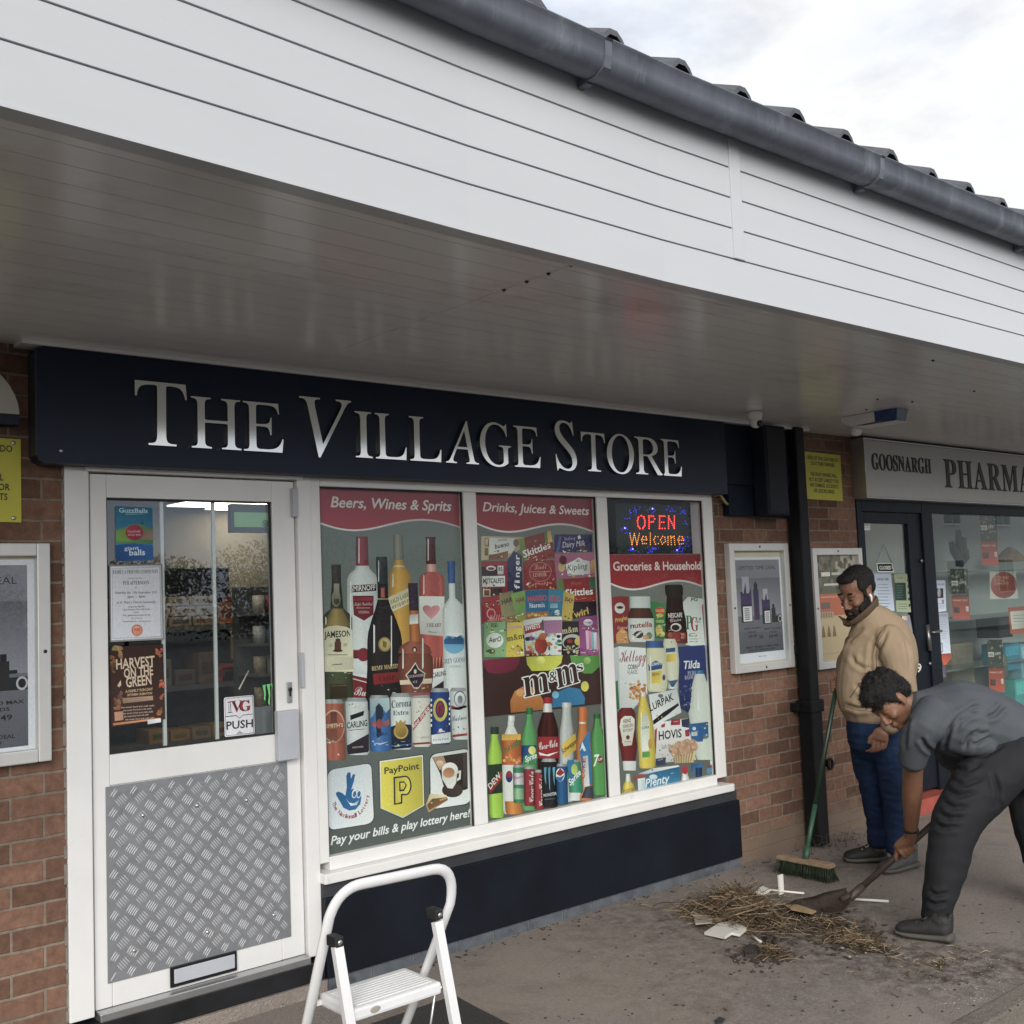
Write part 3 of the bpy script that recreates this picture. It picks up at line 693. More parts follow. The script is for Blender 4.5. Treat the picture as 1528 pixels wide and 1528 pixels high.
def can(p, q, c, **k):      # q: TL TR BR BL
    (a, b, c_, d) = q
    h = (d[1] - a[1]); i = .09 * (b[0] - a[0])
    p.body([(a[1] - h * .02, a[0] + i, b[0] - i, (150, 152, 154)), (a[1] + h * .05, a[0], b[0]), (d[1] - h * .05, d[0], c_[0]), (d[1], d[0] + i, c_[0] - i, (140, 142, 144))], c, **k)

# ---- poster 1: drinks
p1 = Print(.032)
sheet(p1, [(465, 716), (698, 727), (716, 1238), (479, 1288)], (116, 126, 122), (84, 88, 86))
header(p1, [(465, 716), (698, 727)], wav((470, 776), (694, 788), 11), (158, 44, 54))
p1.crop = CA
p1.text('Beers, Wines & Sprits', 220, 288, 1140, 318, 78, (224, 214, 212), 'bi', 3)
# vodka
p1.body([(735, 412, 510), (760, 405, 520), (800, 360, 560), (840, 345, 578), (1528, 352, 590), (1750, 356, 590)], (205, 210, 210), sh=(.6, .9, 1.05, 1.08, 1, .95, .85, .65))
p1.body([(512, 413, 503), (732, 413, 510)], (140, 44, 54))
p1.poly([(366, 885), (568, 872), (568, 925), (368, 938)], (30, 22, 24)); p1.text('SMIRNOFF', 374, 930, 562, 918, 42, (220, 210, 205), 'b')
p1.poly([(388, 962), (548, 962), (546, 1105), (475, 1152), (396, 1108)], (112, 22, 38)); p1.poly([(398, 972), (538, 972), (536, 1000), (398, 1000)], (140, 40, 52))
p1.text('Triple Distilled', 402, 1038, 540, 1034, 24, (214, 190, 190), 'c'); p1.rect(415, 1052, 520, 1058, (190, 150, 152)); p1.text('VODKA', 432, 1098, 512, 1096, 20, (214, 190, 190))
p1.rect(392, 1380, 520, 1440, (120, 24, 40)); p1.rect(392, 1372, 520, 1380, (150, 110, 60)); p1.ell(470, 1410, 48, 52, (126, 30, 44))
# gold blend
p1.body([(690, 706, 772), (730, 702, 778, (200, 190, 160)), (745, 690, 790), (800, 664, 830), (1528, 655, 842), (1600, 655, 842)], (196, 146, 44), sh=(.55, .85, 1.05, 1.25, 1.1, .95, .8, .55))
p1.body([(500, 697, 770), (688, 700, 778)], (128, 128, 112))
p1.poly([(660, 975), (838, 890), (838, 1010), (660, 1100)], (206, 198, 162)); p1.text('GOLD LABEL', 668, 1035, 836, 958, 34, (110, 92, 50), 's'); p1.text('RESERVE', 690, 1066, 820, 1010, 26, (110, 92, 50), 's')
# rose
p1.body([(780, 950, 1025), (810, 905, 1075), (850, 893, 1086), (1528, 912, 1090), (1700, 920, 1090)], (176, 78, 70), sh=(.6, .95, 1.25, 1.05, .95, .9, 1.2, .6))
p1.body([(515, 940, 1018), (545, 946, 1014), (722, 946, 1022)], (84, 26, 34)); p1.body([(722, 948, 1022), (780, 950, 1026)], (220, 160, 146))
p1.poly([(893, 965), (1086, 968), (1078, 1270), (897, 1252)], (206, 204, 198))
hp = [(985 + 66 * (math.sin(t) ** 3), 1078 - 62 * (.81 * math.cos(t) - .3125 * math.cos(2 * t) - .125 * math.cos(3 * t))) for t in [i * 2 * PI / 28 for i in range(28)]]
p1.poly(hp, (196, 128, 134)); p1.text('I HEART', 950, 1200, 1060, 1200, 28, (70, 60, 60), 's'); p1.text('Wines', 960, 1245, 1030, 1246, 18, (110, 100, 100), 'c')
# white tall bottle
p1.body([(868, 1118, 1164), (980, 1120, 1168), (1030, 1085, 1222), (1070, 1070, 1236), (1528, 1078, 1255), (1750, 1082, 1256)], (206, 212, 212), sh=(.62, .92, 1.05, 1.06, 1, .96, .88, .66))
p1.body([(698, 1107, 1166), (868, 1113, 1166)], (44, 88, 148))
p1.ell(1160, 1322, 82, 82, (96, 160, 196)); p1.poly([(1082, 1300), (1120, 1270), (1150, 1290), (1185, 1255), (1238, 1296), (1236, 1330), (1085, 1330)], (40, 86, 130)); p1.poly([(1090, 1262), (1140, 1240), (1232, 1246), (1180, 1276)], (225, 230, 232))
p1.text('GREY GOOSE', 1072, 1482, 1250, 1462, 36, (84, 110, 140), 's'); p1.text('VODKA', 1120, 1512, 1210, 1506, 18, (120, 140, 160))
# red cans behind
p1.crop = CB
p1.poly([(360, 130), (490, 158), (490, 300), (360, 290)], (118, 26, 34)); p1.poly([(365, 152), (488, 186), (488, 194), (365, 160)], (208, 190, 188)); p1.text('Bud', 372, 272, 500, 286, 60, (214, 200, 198), 'c')
p1.poly([(360, 60), (490, 60), (490, 130), (360, 120)], (206, 208, 208))
p1.poly([(930, 0), (1010, 0), (1010, 80), (935, 80)], (120, 40, 32))
for i in range(4): p1.poly([(935 + 22 * i, 2), (947 + 22 * i, 2), (940 + 22 * i, 76), (936 + 22 * i, 76)], (190, 120, 90))
p1.poly([(930, 90), (1012, 78), (1012, 230), (930, 225)], (206, 208, 208)); p1.text('CARLING', 934, 150, 1030, 130, 34, K_, 'b'); p1.poly([(932, 225), (1012, 170), (1012, 230)], (40, 26, 40))
# irish whiskey
p1.crop = CA
p1.body([(1060, 222, 320), (1095, 180, 360), (1130, 156, 385), (1528, 156, 388), (1740, 162, 392), (1765, 165, 390)], (66, 74, 44), sh=(.4, .75, 1.0, 1.15, 1.2, 1.0, .7, .4))
p1.body([(725, 226, 298), (740, 226, 298), (862, 230, 300), (1060, 218, 318)], (58, 52, 46))
p1.body([(1060, 226, 312), (1195, 165, 378)], (140, 118, 58)); p1.ell(262, 985, 34, 62, (120, 118, 92)); p1.ell(266, 1002, 22, 28, (66, 66, 40)); p1.rect(244, 870, 285, 985, (134, 132, 118))
p1.poly([(160, 1215), (200, 1196), (270, 1188), (340, 1198), (384, 1222), (390, 1540), (154, 1540)], (204, 198, 168))
p1.text('JAMESON', 172, 1284, 374, 1270, 48, (40, 36, 30), 'b'); p1.rect(250, 1310, 300, 1372, (92, 48, 28)); p1.ell(275, 1300, 20, 14, (70, 50, 34)); p1.ell(275, 1380, 38, 10, (60, 40, 30))
p1.rect(205, 1325, 232, 1350, (176, 166, 136)); p1.rect(318, 1322, 345, 1347, (176, 166, 136))
for i, w_ in enumerate((150, 120, 190, 190, 150)): p1.rect(272 - w_ / 2, 1408 + i * 26, 272 + w_ / 2, 1414 + i * 26, (120, 112, 92))
p1.crop = CB
p1.poly([(155, 0), (368, 0), (370, 88), (156, 104)], (200, 194, 164)); p1.rect(215, 56, 290, 62, (90, 82, 66), -8)
p1.rect(200, 195, 330, 300, (54, 40, 26), -6); p1.rect(205, 205, 322, 212, (96, 78, 44), -6)
# cognac black
p1.crop = CA
p1.body([(1528, 498, 765), (1835, 484, 750)], (30, 24, 25), sh=(.5, .8, 1.1, 1.2, 1.5, 1.0, .7, .4))
p1.body([(985, 580, 656), (1060, 560, 682), (1150, 530, 722), (1240, 506, 752), (1300, 499, 763), (1528, 498, 764)], (34, 26, 26), sh=(.5, .9, 1.5, 1.1, 1.0, 1.0, .8, .5))
p1.body([(665, 567, 648), (700, 565, 652), (870, 574, 655)], (44, 48, 54), sh=(.5, .8, 1.2, 1.5, 1.1, .9, .7, .5)); p1.body([(870, 575, 655), (985, 578, 657)], (28, 22, 24))
p1.rect(600, 895, 632, 980, (140, 50, 46)); p1.rect(604, 905, 628, 970, (170, 96, 84)); p1.rect(578, 984, 657, 990, (190, 176, 140))
p1.ell(630, 1332, 48, 56, (150, 126, 66)); p1.ell(630, 1332, 38, 45, (182, 160, 96)); p1.poly([(615, 1300), (648, 1318), (640, 1360), (618, 1350)], (120, 98, 46))
p1.crop = CB
p1.text('REMY MARTIN', 500, 100, 696, 78, 30, (206, 176, 120), 's'); p1.poly([(508, 122), (690, 108), (690, 180), (514, 200)], (128, 24, 26)); p1.text('V.S.O.P', 548, 176, 664, 164, 34, (40, 14, 14), 's')
# cognac round
p1.body([(-60, 765, 865), (-45, 735, 900), (0, 695, 930), (60, 684, 938), (150, 690, 936), (215, 705, 928), (255, 710, 922)], (120, 62, 44), sh=(.55, .9, 1.3, 1.1, 1.0, 1.05, .8, .5))
p1.crop = CA
p1.body([(1075, 818, 888), (1310, 822, 906)], (176, 100, 40)); p1.body([(866, 808, 882), (945, 812, 884), (1075, 818, 888)], (54, 36, 56)); p1.rect(820, 1108, 886, 1180, (204, 202, 200), -6)
p1.body([(1310, 808, 902), (1345, 748, 968), (1400, 730, 990)], (146, 78, 58)); p1.ell(857, 1372, 20, 24, (80, 30, 40)); p1.ell(857, 1376, 9, 14, (214, 196, 170))
p1.crop = CB
p1.poly([(698, 168), (930, 154), (926, 190), (702, 200)], (206, 190, 160))
p1.poly([(810, 38), (835, 85), (882, 118), (868, 175), (835, 225), (800, 228), (768, 180), (738, 130), (775, 90)], (196, 186, 170)); p1.poly([(810, 48), (830, 90), (874, 122), (862, 172), (832, 216), (802, 218), (775, 176), (748, 130), (782, 94)], (48, 28, 44))
p1.text('COURVOISIER', 752, 152, 870, 138, 17, (206, 190, 180)); p1.ell(808, 105, 10, 16, (214, 190, 160)); p1.text('V.S', 792, 190, 822, 186, 18, (206, 190, 180))
# cans
can(p1, [(148, 312), (302, 305), (316, 722), (158, 738)], (158, 84, 66), sh=(.55, .9, 1.3, .95, 1.3, .9, .75, .5))
p1.ell(228, 495, 80, 118, (186, 150, 116)); p1.ell(228, 495, 72, 108, (150, 78, 60)); p1.rect(205, 392, 252, 602, (112, 66, 54)); p1.poly([(160, 478), (304, 466), (304, 508), (160, 520)], (150, 80, 64)); p1.text("SMITH'S", 170, 508, 296, 498, 26, (206, 180, 150), 'b')
can(p1, [(312, 300), (470, 290), (482, 682), (326, 700)], (196, 200, 202), sh=(.62, .9, 1.04, 1.08, 1, .95, .85, .6))
p1.poly([(322, 632), (478, 548), (480, 668), (472, 680), (335, 696), (326, 680)], (46, 34, 44)); p1.poly([(345, 418), (446, 384), (440, 418), (348, 452)], K_); p1.text('CARLING', 322, 512, 468, 492, 44, K_, 'b'); p1.rect(336, 522, 450, 527, (90, 90, 92), -10); p1.text('PREMIER', 362, 654, 440, 646, 12, (190, 180, 180))
can(p1, [(480, 282), (626, 270), (640, 655), (486, 672)], (52, 106, 170))
p1.poly([(488, 300), (624, 292), (628, 370), (600, 400), (550, 330), (510, 420), (490, 440)], (150, 170, 176)); p1.poly([(550, 330), (578, 360), (584, 420), (560, 470), (572, 560), (535, 580), (528, 430), (526, 360)], (34, 44, 62)); p1.ell(555, 478, 24, 34, (150, 66, 60)); p1.poly([(497, 452), (530, 470), (528, 500), (500, 495)], (150, 84, 84)); p1.poly([(586, 462), (622, 446), (624, 490), (588, 500)], (150, 84, 84))
p1.text('COBRA', 508, 570, 612, 558, 24, (36, 60, 100), 'b'); p1.poly([(505, 612), (560, 628), (618, 604), (560, 618)], (206, 212, 216))
can(p1, [(632, 268), (776, 256), (786, 640), (640, 660)], (206, 210, 210), sh=(.65, .92, 1.04, 1.08, 1, .95, .88, .62))
p1.poly([(636, 498), (700, 478), (782, 484), (784, 640), (775, 648), (645, 660), (640, 650)], (28, 38, 62)); p1.text('Corona', 640, 366, 782, 352, 52, (24, 40, 78), 's'); p1.text('Extra', 650, 418, 762, 410, 32, (40, 44, 60), 's')
p1.poly([(668, 455), (690, 470), (704, 446), (720, 468), (742, 450), (738, 486), (672, 490)], (176, 140, 52)); p1.ell(707, 532, 52, 54, (176, 146, 60)); p1.ell(707, 532, 40, 42, (150, 118, 44)); p1.rect(640, 632, 784, 640, (60, 96, 160), -14)
can(p1, [(778, 276), (914, 264), (920, 624), (790, 642)], (204, 200, 190), sh=(.65, .92, 1.04, 1.06, 1, .95, .88, .62))
p1.poly([(790, 482), (914, 330), (914, 372), (792, 530)], (150, 34, 44)); p1.text('Red Stripe', 798, 512, 912, 368, 30, (220, 210, 206), 'bi'); p1.rect(792, 614, 918, 628, (140, 36, 46), -8); p1.text('JAMAICA', 846, 584, 910, 578, 14, (80, 80, 80)); p1.rect(780, 266, 914, 280, (150, 70, 70), -10)
can(p1, [(914, 232), (1052, 218), (1062, 602), (924, 624)], (32, 62, 128))
p1.ell(986, 378, 52, 84, (196, 178, 66)); p1.ell(986, 374, 34, 62, (32, 50, 100)); p1.ell(986, 374, 26, 50, (140, 40, 40)); p1.text('F', 970, 408, 1002, 408, 56, (32, 48, 110), 's')
p1.poly([(924, 558), (985, 548), (1060, 536), (1061, 600), (1050, 612), (935, 622), (925, 612)], (206, 210, 212)); p1.ell(990, 525, 14, 14, (214, 218, 220)); p1.text('FOSTER', 936, 600, 1052, 590, 12, (60, 70, 90)); 
for yy in range(6): p1.rect(918, 300 + yy * 36, 928, 318 + yy * 36, (214, 216, 218)); p1.rect(1048, 290 + yy * 36, 1056, 308 + yy * 36, (214, 216, 218))
can(p1, [(1056, 228), (1196, 214), (1210, 572), (1074, 590)], (196, 200, 202), sh=(.62, .9, 1.03, 1.08, 1, .95, .85, .6))
p1.ell(1128, 302, 44, 60, (120, 128, 134)); p1.ell(1128, 302, 36, 50, (196, 200, 204)); p1.ell(1128, 305, 18, 30, (120, 128, 134)); p1.poly([(1066, 346), (1110, 360), (1130, 380), (1150, 352), (1202, 336), (1202, 362), (1066, 374)], (140, 50, 54)); p1.text('Budweiser', 1070, 462, 1208, 440, 40, (60, 70, 90), 'c'); p1.rect(1074, 556, 1208, 574, (150, 50, 56), -16)
# bottom badges
p1.rrect([(176, 806), (502, 752), (524, 1188), (188, 1244)], (60, 64, 64), .14); p1.rrect([(184, 808), (496, 758), (516, 1184), (196, 1236)], (206, 210, 218), .14)
HB = (36, 98, 150)
p1.poly([(243, 970), (262, 960), (290, 972), (312, 990), (322, 930), (318, 850), (328, 824), (348, 824), (352, 870), (366, 836), (382, 838), (372, 890), (352, 950), (360, 940), (385, 945), (420, 960), (426, 1000), (418, 1050), (385, 1088), (340, 1096), (298, 1076), (272, 1030), (246, 985)], HB)
p1.poly([(316, 1010), (340, 1040), (375, 1045), (408, 1022), (392, 1056), (350, 1062)], (206, 210, 218))
for cx in (376, 408):
    p1.ell(cx, 975, 18, 34, (206, 210, 218), rot=.2); p1.ell(cx + 1, 978, 11, 22, HB, rot=.2)
lot = 'The National Lottery'
for i, ch in enumerate(lot):
    if ch == ' ': continue
    t = i / (len(lot) - 1); a = math.radians(160 - 152 * t)
    cx, cy = 346 + 134 * math.cos(a), 985 + 168 * math.sin(a) - 22 * (t - .4)
    tx, ty = 134 * math.sin(a), -168 * math.cos(a); l_ = math.hypot(tx, ty); tx /= l_; ty /= l_
    wd = 8 if ch in 'il' else 6 if ch in 'tr' else 11 if ch in 'TNL' else 10
    p1.text(ch, cx - tx * wd, cy - ty * wd, cx + tx * wd, cy + ty * wd, 30, (150, 48, 66), 'b')
p1.poly([(548, 740), (870, 692), (880, 1064), (722, 1160), (556, 1084)], (60, 64, 64)); p1.poly([(556, 744), (864, 700), (874, 1060), (722, 1150), (562, 1080)], (226, 224, 190)); p1.poly([(564, 752), (858, 709), (866, 1055), (722, 1138), (570, 1074)], (202, 186, 40))
p1.text('PayPoint', 590, 836, 838, 798, 46, (38, 44, 50), 'b')
def Pshape(g): 
    o = [(660 - g, 862 - g), (740, 852 - g)]
    o += [(738 + (40 + g) * math.cos(a), 918 + (66 + g) * math.sin(a)) for a in [(-80 + i * 17) * PI / 180 for i in range(10)]]
    return o + [(712 + g, 982 + g), (712 + g, 1040 + g), (664 - g, 1050 + g)]
p1.poly(Pshape(6), (34, 44, 58)); p1.poly(Pshape(-5), (202, 186, 40)); p1.poly([(694, 890), (730, 886), (750, 915), (730, 956), (696, 960)], (34, 44, 58)); p1.poly([(703, 900), (728, 896), (740, 915), (726, 944), (705, 948)], (202, 186, 40)); p1.poly([(676, 960), (696, 958), (696, 1040), (678, 1044)], (202, 186, 40))
p1.rrect([(908, 692), (1200, 646), (1214, 1050), (912, 1094)], (60, 64, 64), .14); p1.rrect([(915, 698), (1192, 654), (1206, 1044), (922, 1086)], (212, 214, 214), .14)
p1.poly([(930, 716), (1180, 680), (1184, 940), (1160, 950), (1020, 950), (985, 830)], (52, 40, 36)); p1.poly([(932, 716), (1010, 705), (1030, 760), (985, 810)], (176, 140, 110)); p1.ell(985, 760, 26, 22, (206, 176, 146)); p1.ell(1075, 950, 75, 52, (64, 52, 48))
p1.poly([(998, 800), (1000, 870), (1040, 935), (1075, 940), (1100, 900), (1112, 790)], (206, 202, 196)); p1.ell(1056, 808, 58, 55, (214, 210, 204), rot=-.2); p1.ell(1048, 826, 42, 36, (176, 122, 82), rot=-.2); p1.poly([(1104, 815), (1136, 808), (1132, 872), (1104, 888), (1108, 868), (1120, 858), (1122, 828), (1106, 834)], (206, 202, 196)); p1.rect(1150, 690, 1180, 930, (74, 62, 58), -4)
p1.poly([(885, 1052), (915, 975), (1030, 985), (1044, 1020), (905, 1110)], (190, 160, 110)); p1.poly([(893, 1058), (930, 1012), (1035, 1000), (1040, 1022), (910, 1092)], (120, 84, 56)); p1.poly([(915, 975), (1030, 985), (1035, 1000), (930, 1012), (895, 1040)], (212, 190, 150))
for i in range(7): p1.ell(925 + i * 16, 1040 - i * 5, 9, 6, random.choice([(190, 150, 100), (150, 60, 44), (206, 190, 150), (96, 100, 50)]))
p1.text('Pay your bills & play lottery here!', 208, 1342, 1202, 1138, 58, (226, 228, 224), 'bi', 3)
p1.crop = CA
for (x, y0, y1, w_) in ((368, 850, 1360, 9), (925, 800, 955, 8), (915, 1280, 1520, 10), (690, 790, 900, 9), (678, 1110, 1500, 8), (1090, 1050, 1230, 9), (545, 1180, 1400, 12), (180, 1120, 1185, 8), (765, 1360, 1520, 10), (432, 520, 720, 8), (958, 525, 700, 8), (582, 690, 860, 7)):
    p1.poly([(x, y0), (x + w_, y0 + 10), (x + w_, y1 - 10), (x, y1)], (224, 222, 214))
p1.crop = CB
for x0, y0, x1, y1 in ((162, 560, 300, 700), (330, 330, 460, 380), (500, 560, 620, 650), (660, 600, 770, 640), (800, 300, 860, 420), (940, 480, 1050, 540), (1080, 500, 1200, 550), (170, 110, 360, 190), (520, 205, 690, 260), (700, 210, 920, 250)):
    p1.busy(x0, y0, x1, y1, 7, [(190, 180, 160), (60, 56, 56), (150, 120, 90), (214, 210, 204)], (3, 9))
pp = p1.build('window_poster')
tag(pp, 'window poster headed Beers, Wines & Sprits with bottles, cans and lottery badge', 'poster')

# ---- poster 2: sweets and soft drinks
p2 = Print(.032)
sheet(p2, [(703, 728), (896, 736), (918, 1195), (721, 1236)], (112, 114, 108), (86, 88, 84))
header(p2, [(703, 728), (896, 736)], wav((710, 779), (890, 794), 9.5), (142, 22, 30))
p2.crop = CC
p2.text('Drinks, Juices & Sweets', 178, 250, 1112, 285, 76, (226, 204, 200), 'bi', 3)
p2.poly([(165, 470), (545, 478), (540, 560), (400, 660), (165, 682)], (176, 160, 126)); p2.poly([(235, 485), (480, 490), (470, 560), (430, 620), (235, 640)], (206, 204, 198)); p2.poly([(230, 640), (400, 600), (400, 665), (230, 680)], (134, 84, 50)); p2.text('bueno', 285, 582, 412, 556, 40, (30, 26, 26), 'bi'); p2.poly([(195, 490), (230, 490), (235, 560), (195, 560)], (120, 90, 60)); p2.rect(200, 496, 222, 550, (196, 176, 140)); p2.rect(195, 575, 225, 640, (120, 90, 60)); p2.ell(470, 530, 24, 34, (110, 90, 70)); p2.text('kinder', 316, 516, 396, 506, 22, (60, 50, 50))
p2.poly([(490, 500), (770, 420), (815, 660), (530, 700)], (132, 40, 34)); p2.poly([(490, 500), (540, 488), (570, 690), (528, 700)], (110, 128, 50)); p2.poly([(725, 438), (770, 420), (790, 520), (745, 530)], (196, 160, 60)); p2.poly([(715, 440), (740, 432), (752, 520), (728, 530)], (70, 120, 66)); p2.text('Skittles', 538, 660, 776, 572, 62, (226, 226, 220), 'b')
p2.rect(805, 455, 1135, 610, (50, 40, 92), 0, -2); p2.text('Cadbury', 896, 510, 990, 496, 30, (170, 160, 190), 'c'); p2.text('Dairy Milk', 878, 572, 1078, 556, 50, (214, 208, 216), 'i'); p2.poly([(820, 610), (850, 470), (870, 470), (845, 610)], (96, 84, 140)); p2.ell(1055, 572, 26, 20, (96, 60, 50)); p2.poly([(1010, 470), (1030, 462), (1040, 490), (1015, 500)], (214, 208, 216))
p2.poly([(810, 630), (1160, 610), (1180, 820), (815, 850)], (164, 92, 126)); p2.poly([(905, 720), (985, 680), (1020, 655), (1060, 680), (1115, 690), (1120, 800), (925, 818)], (206, 206, 204)); p2.text('Kipling', 920, 775, 1100, 755, 52, (34, 34, 36), 'i'); p2.text('Mr', 990, 700, 1030, 696, 26, (34, 34, 36), 'c'); p2.ell(870, 740, 32, 44, (190, 160, 110)); p2.ell(880, 680, 34, 40, (96, 30, 40)); p2.ell(1148, 735, 30, 60, (186, 140, 90))
p2.poly([(390, 690), (450, 600), (520, 640), (530, 960), (395, 970)], (48, 44, 84)); 
for i, ch in enumerate('finger'): p2.text(ch, 500, 935 - i * 52, 500 + .01, 935 - i * 52 - (26 if ch == 'i' else 42), 60, (216, 214, 216), 'b')
p2.poly([(165, 690), (390, 690), (400, 960), (170, 1000)], (140, 34, 40)); p2.poly([(165, 740), (300, 725), (305, 820), (170, 820)], (50, 28, 28)); p2.ell(250, 752, 44, 22, (214, 200, 200)); p2.ell(250, 755, 30, 12, (110, 40, 36)); p2.rect(308, 730, 358, 805, (206, 206, 202)); p2.text('85', 314, 775, 352, 775, 36, K_, 'b')
p2.rect(172, 822, 372, 915, (206, 208, 204), -4); p2.text("METCALFE'S", 182, 885, 364, 880, 42, K_, 'b'); p2.poly([(168, 935), (345, 925), (350, 985), (172, 1002)], (44, 28, 26)); p2.rect(178, 935, 245, 1000, (190, 170, 140)); p2.rect(190, 945, 236, 992, (110, 64, 44))
p2.poly([(530, 690), (805, 680), (830, 930), (535, 945)], (136, 28, 34))
ring = [(680 + 98 * math.cos(a), 785 + 85 * math.sin(a)) for a in [i * 2 * PI / 32 for i in range(33)]]
for a, b in zip(ring, ring[1:]):
    q = lambda v, k: (680 + (v[0] - 680) * k, 785 + (v[1] - 785) * k)
    p2.poly([a, b, q(b, .95), q(a, .95)], (196, 130, 116))
p2.text('Lindt', 628, 765, 735, 755, 44, (206, 150, 130), 'c'); p2.text('LINDOR', 618, 828, 738, 822, 34, (206, 150, 130), 's'); p2.rect(590, 780, 770, 786, (196, 130, 116), -4)
for i in range(9): p2.ell(590 + i * 26, 905 + random.uniform(-24, 8) - max(0, i - 5) * 14, 15, 8, (190, 110, 96), rot=random.random() * 3, n=8)
p2.poly([(835, 850), (1170, 830), (1185, 1040), (880, 1050)], (142, 30, 34)); p2.poly([(835, 850), (880, 846), (905, 1000), (850, 1000)], (90, 120, 50)); p2.poly([(1105, 850), (1170, 835), (1180, 930), (1120, 940)], (60, 96, 74)); p2.text('Skittles', 905, 998, 1145, 980, 60, (226, 226, 220), 'b'); p2.text('Fruits', 955, 905, 1045, 890, 28, (190, 96, 60), 'i')
p2.poly([(165, 1010), (360, 985), (370, 1230), (170, 1240)], (146, 38, 46)); p2.ell(250, 1150, 40, 46, (206, 130, 134)); p2.ell(250, 1150, 30, 34, (146, 38, 46)); p2.text('Maltesers', 220, 1222, 420, 1205, 60, (206, 140, 144), 'c')
p2.poly([(880, 1050), (1185, 1040), (1190, 1160), (900, 1210)], (44, 28, 40)); p2.text('Twirl', 935, 1205, 1108, 1150, 62, (206, 170, 60), 'b')
p2.poly([(320, 985), (440, 945), (480, 1230), (350, 1225)], (134, 128, 90)); p2.text('HAR', 348, 1072, 440, 1046, 44, (60, 44, 44), 'b'); p2.poly([(350, 1180), (470, 1160), (480, 1230), (352, 1226)], (140, 110, 70))
p2.poly([(425, 975), (548, 945), (560, 1225), (475, 1228)], (110, 146, 76)); p2.text('HAR', 468, 1058, 548, 1044, 44, (130, 44, 44), 'b'); p2.poly([(465, 1170), (560, 1150), (560, 1225), (475, 1228)], (140, 136, 60))
p2.poly([(885, 950), (985, 985), (955, 1215), (860, 1200)], (190, 162, 60)); p2.text('IBO', 895, 1042, 958, 1058, 42, (140, 44, 40), 'b')
p2.poly([(752, 940), (888, 948), (870, 1175), (755, 1170)], (42, 118, 150)); p2.text('RIBO', 764, 1040, 860, 1046, 46, (190, 60, 70), 'b'); p2.rect(768, 1060, 834, 1100, (120, 170, 190)); p2.ell(830, 1142, 24, 26, (190, 204, 206))
p2.poly([(548, 950), (750, 938), (755, 1200), (555, 1205)], (34, 98, 140)); p2.text('HARIBO', 572, 1044, 738, 1032, 48, (190, 64, 74), 'b'); p2.text('Starmix', 585, 1100, 722, 1092, 40, (214, 216, 220), 's'); p2.poly([(550, 1140), (752, 1130), (754, 1200), (556, 1205)], (150, 96, 60))
for i in range(6): p2.ell(580 + i * 30, 1165 + random.uniform(-14, 14), 15, 12, random.choice([(190, 150, 60), (130, 44, 40), (206, 190, 120), (100, 120, 50)]))
p2.poly([(190, 1225), (375, 1220), (385, 1530), (185, 1530)], (120, 162, 112)); p2.ell(282, 1385, 76, 66, (206, 212, 200)); p2.text('AerO', 226, 1405, 340, 1392, 46, (34, 50, 38), 'bi'); p2.ell(250, 1480, 34, 24, (60, 90, 50)); p2.poly([(245, 1235), (300, 1228), (310, 1275), (250, 1280)], (90, 130, 80))
p2.poly([(388, 1230), (530, 1222), (540, 1530), (380, 1530)], (206, 186, 48)); p2.text('m&m', 390, 1396, 540, 1366, 52, (44, 32, 26), 's'); p2.ell(480, 1470, 46, 44, (196, 166, 40)); p2.rect(400, 1260, 520, 1280, (196, 140, 150), -6)
p2.poly([(528, 1210), (700, 1178), (870, 1175), (865, 1530), (560, 1530)], (204, 206, 206)); p2.poly([(535, 1260), (690, 1225), (700, 1290), (545, 1330)], (150, 40, 50)); p2.poly([(705, 1210), (868, 1205), (868, 1320), (720, 1330)], (164, 110, 150)); p2.text('SWEETS', 550, 1300, 680, 1270, 38, (226, 220, 220), 'b')
cols = [(150, 40, 36), (120, 60, 130), (206, 170, 60), (50, 110, 70), (206, 206, 206), (40, 40, 44), (120, 170, 170), (190, 100, 50)]
random.seed(21)
for i in range(60): p2.ell(random.uniform(560, 855), random.uniform(1330, 1528), random.uniform(9, 26), random.uniform(8, 22), random.choice(cols), n=9)
p2.ell(685, 1430, 56, 74, (150, 44, 28)); p2.ell(700, 1350, 34, 32, (170, 90, 40)); p2.poly([(690, 1220), (705, 1195), (715, 1300), (690, 1300)], (70, 74, 84))
p2.poly([(875, 1220), (1025, 1215), (1075, 1330), (1070, 1530), (865, 1530)], (46, 34, 34)); p2.text('m&m', 872, 1330, 1010, 1306, 54, (206, 190, 150), 's'); p2.ell(960, 1400, 90, 70, (176, 176, 172)); p2.ell(955, 1410, 72, 52, (40, 34, 36)); p2.ell(940, 1392, 26, 18, (150, 44, 40)); p2.ell(1010, 1395, 30, 34, (206, 180, 80))
for i in range(12): p2.ell(900 + random.uniform(0, 110), 1440 + random.uniform(0, 60), 12, 14, random.choice([(206, 206, 200), (40, 34, 36), (190, 170, 90)]), n=8)
p2.poly([(1015, 1180), (1190, 1165), (1200, 1530), (1030, 1530)], (150, 70, 130)); p2.ell(1098, 1228, 40, 30, (206, 206, 210)); p2.text('Fridge', 1068, 1238, 1128, 1234, 22, (130, 40, 110), 'b')
for i in range(5): p2.poly([(1075 + i * 24, 1300 + i * 6), (1100 + i * 24, 1296 + i * 6), (1108 + i * 22, 1460), (1085 + i * 22, 1466)], [(214, 180, 200), (206, 120, 160), (120, 180, 200), (220, 214, 210), (196, 140, 170)][i])
p2.crop = CD
p2.poly([(165, 138), (520, 100), (900, 92), (1130, 95), (1150, 488), (175, 600)], (62, 38, 34))
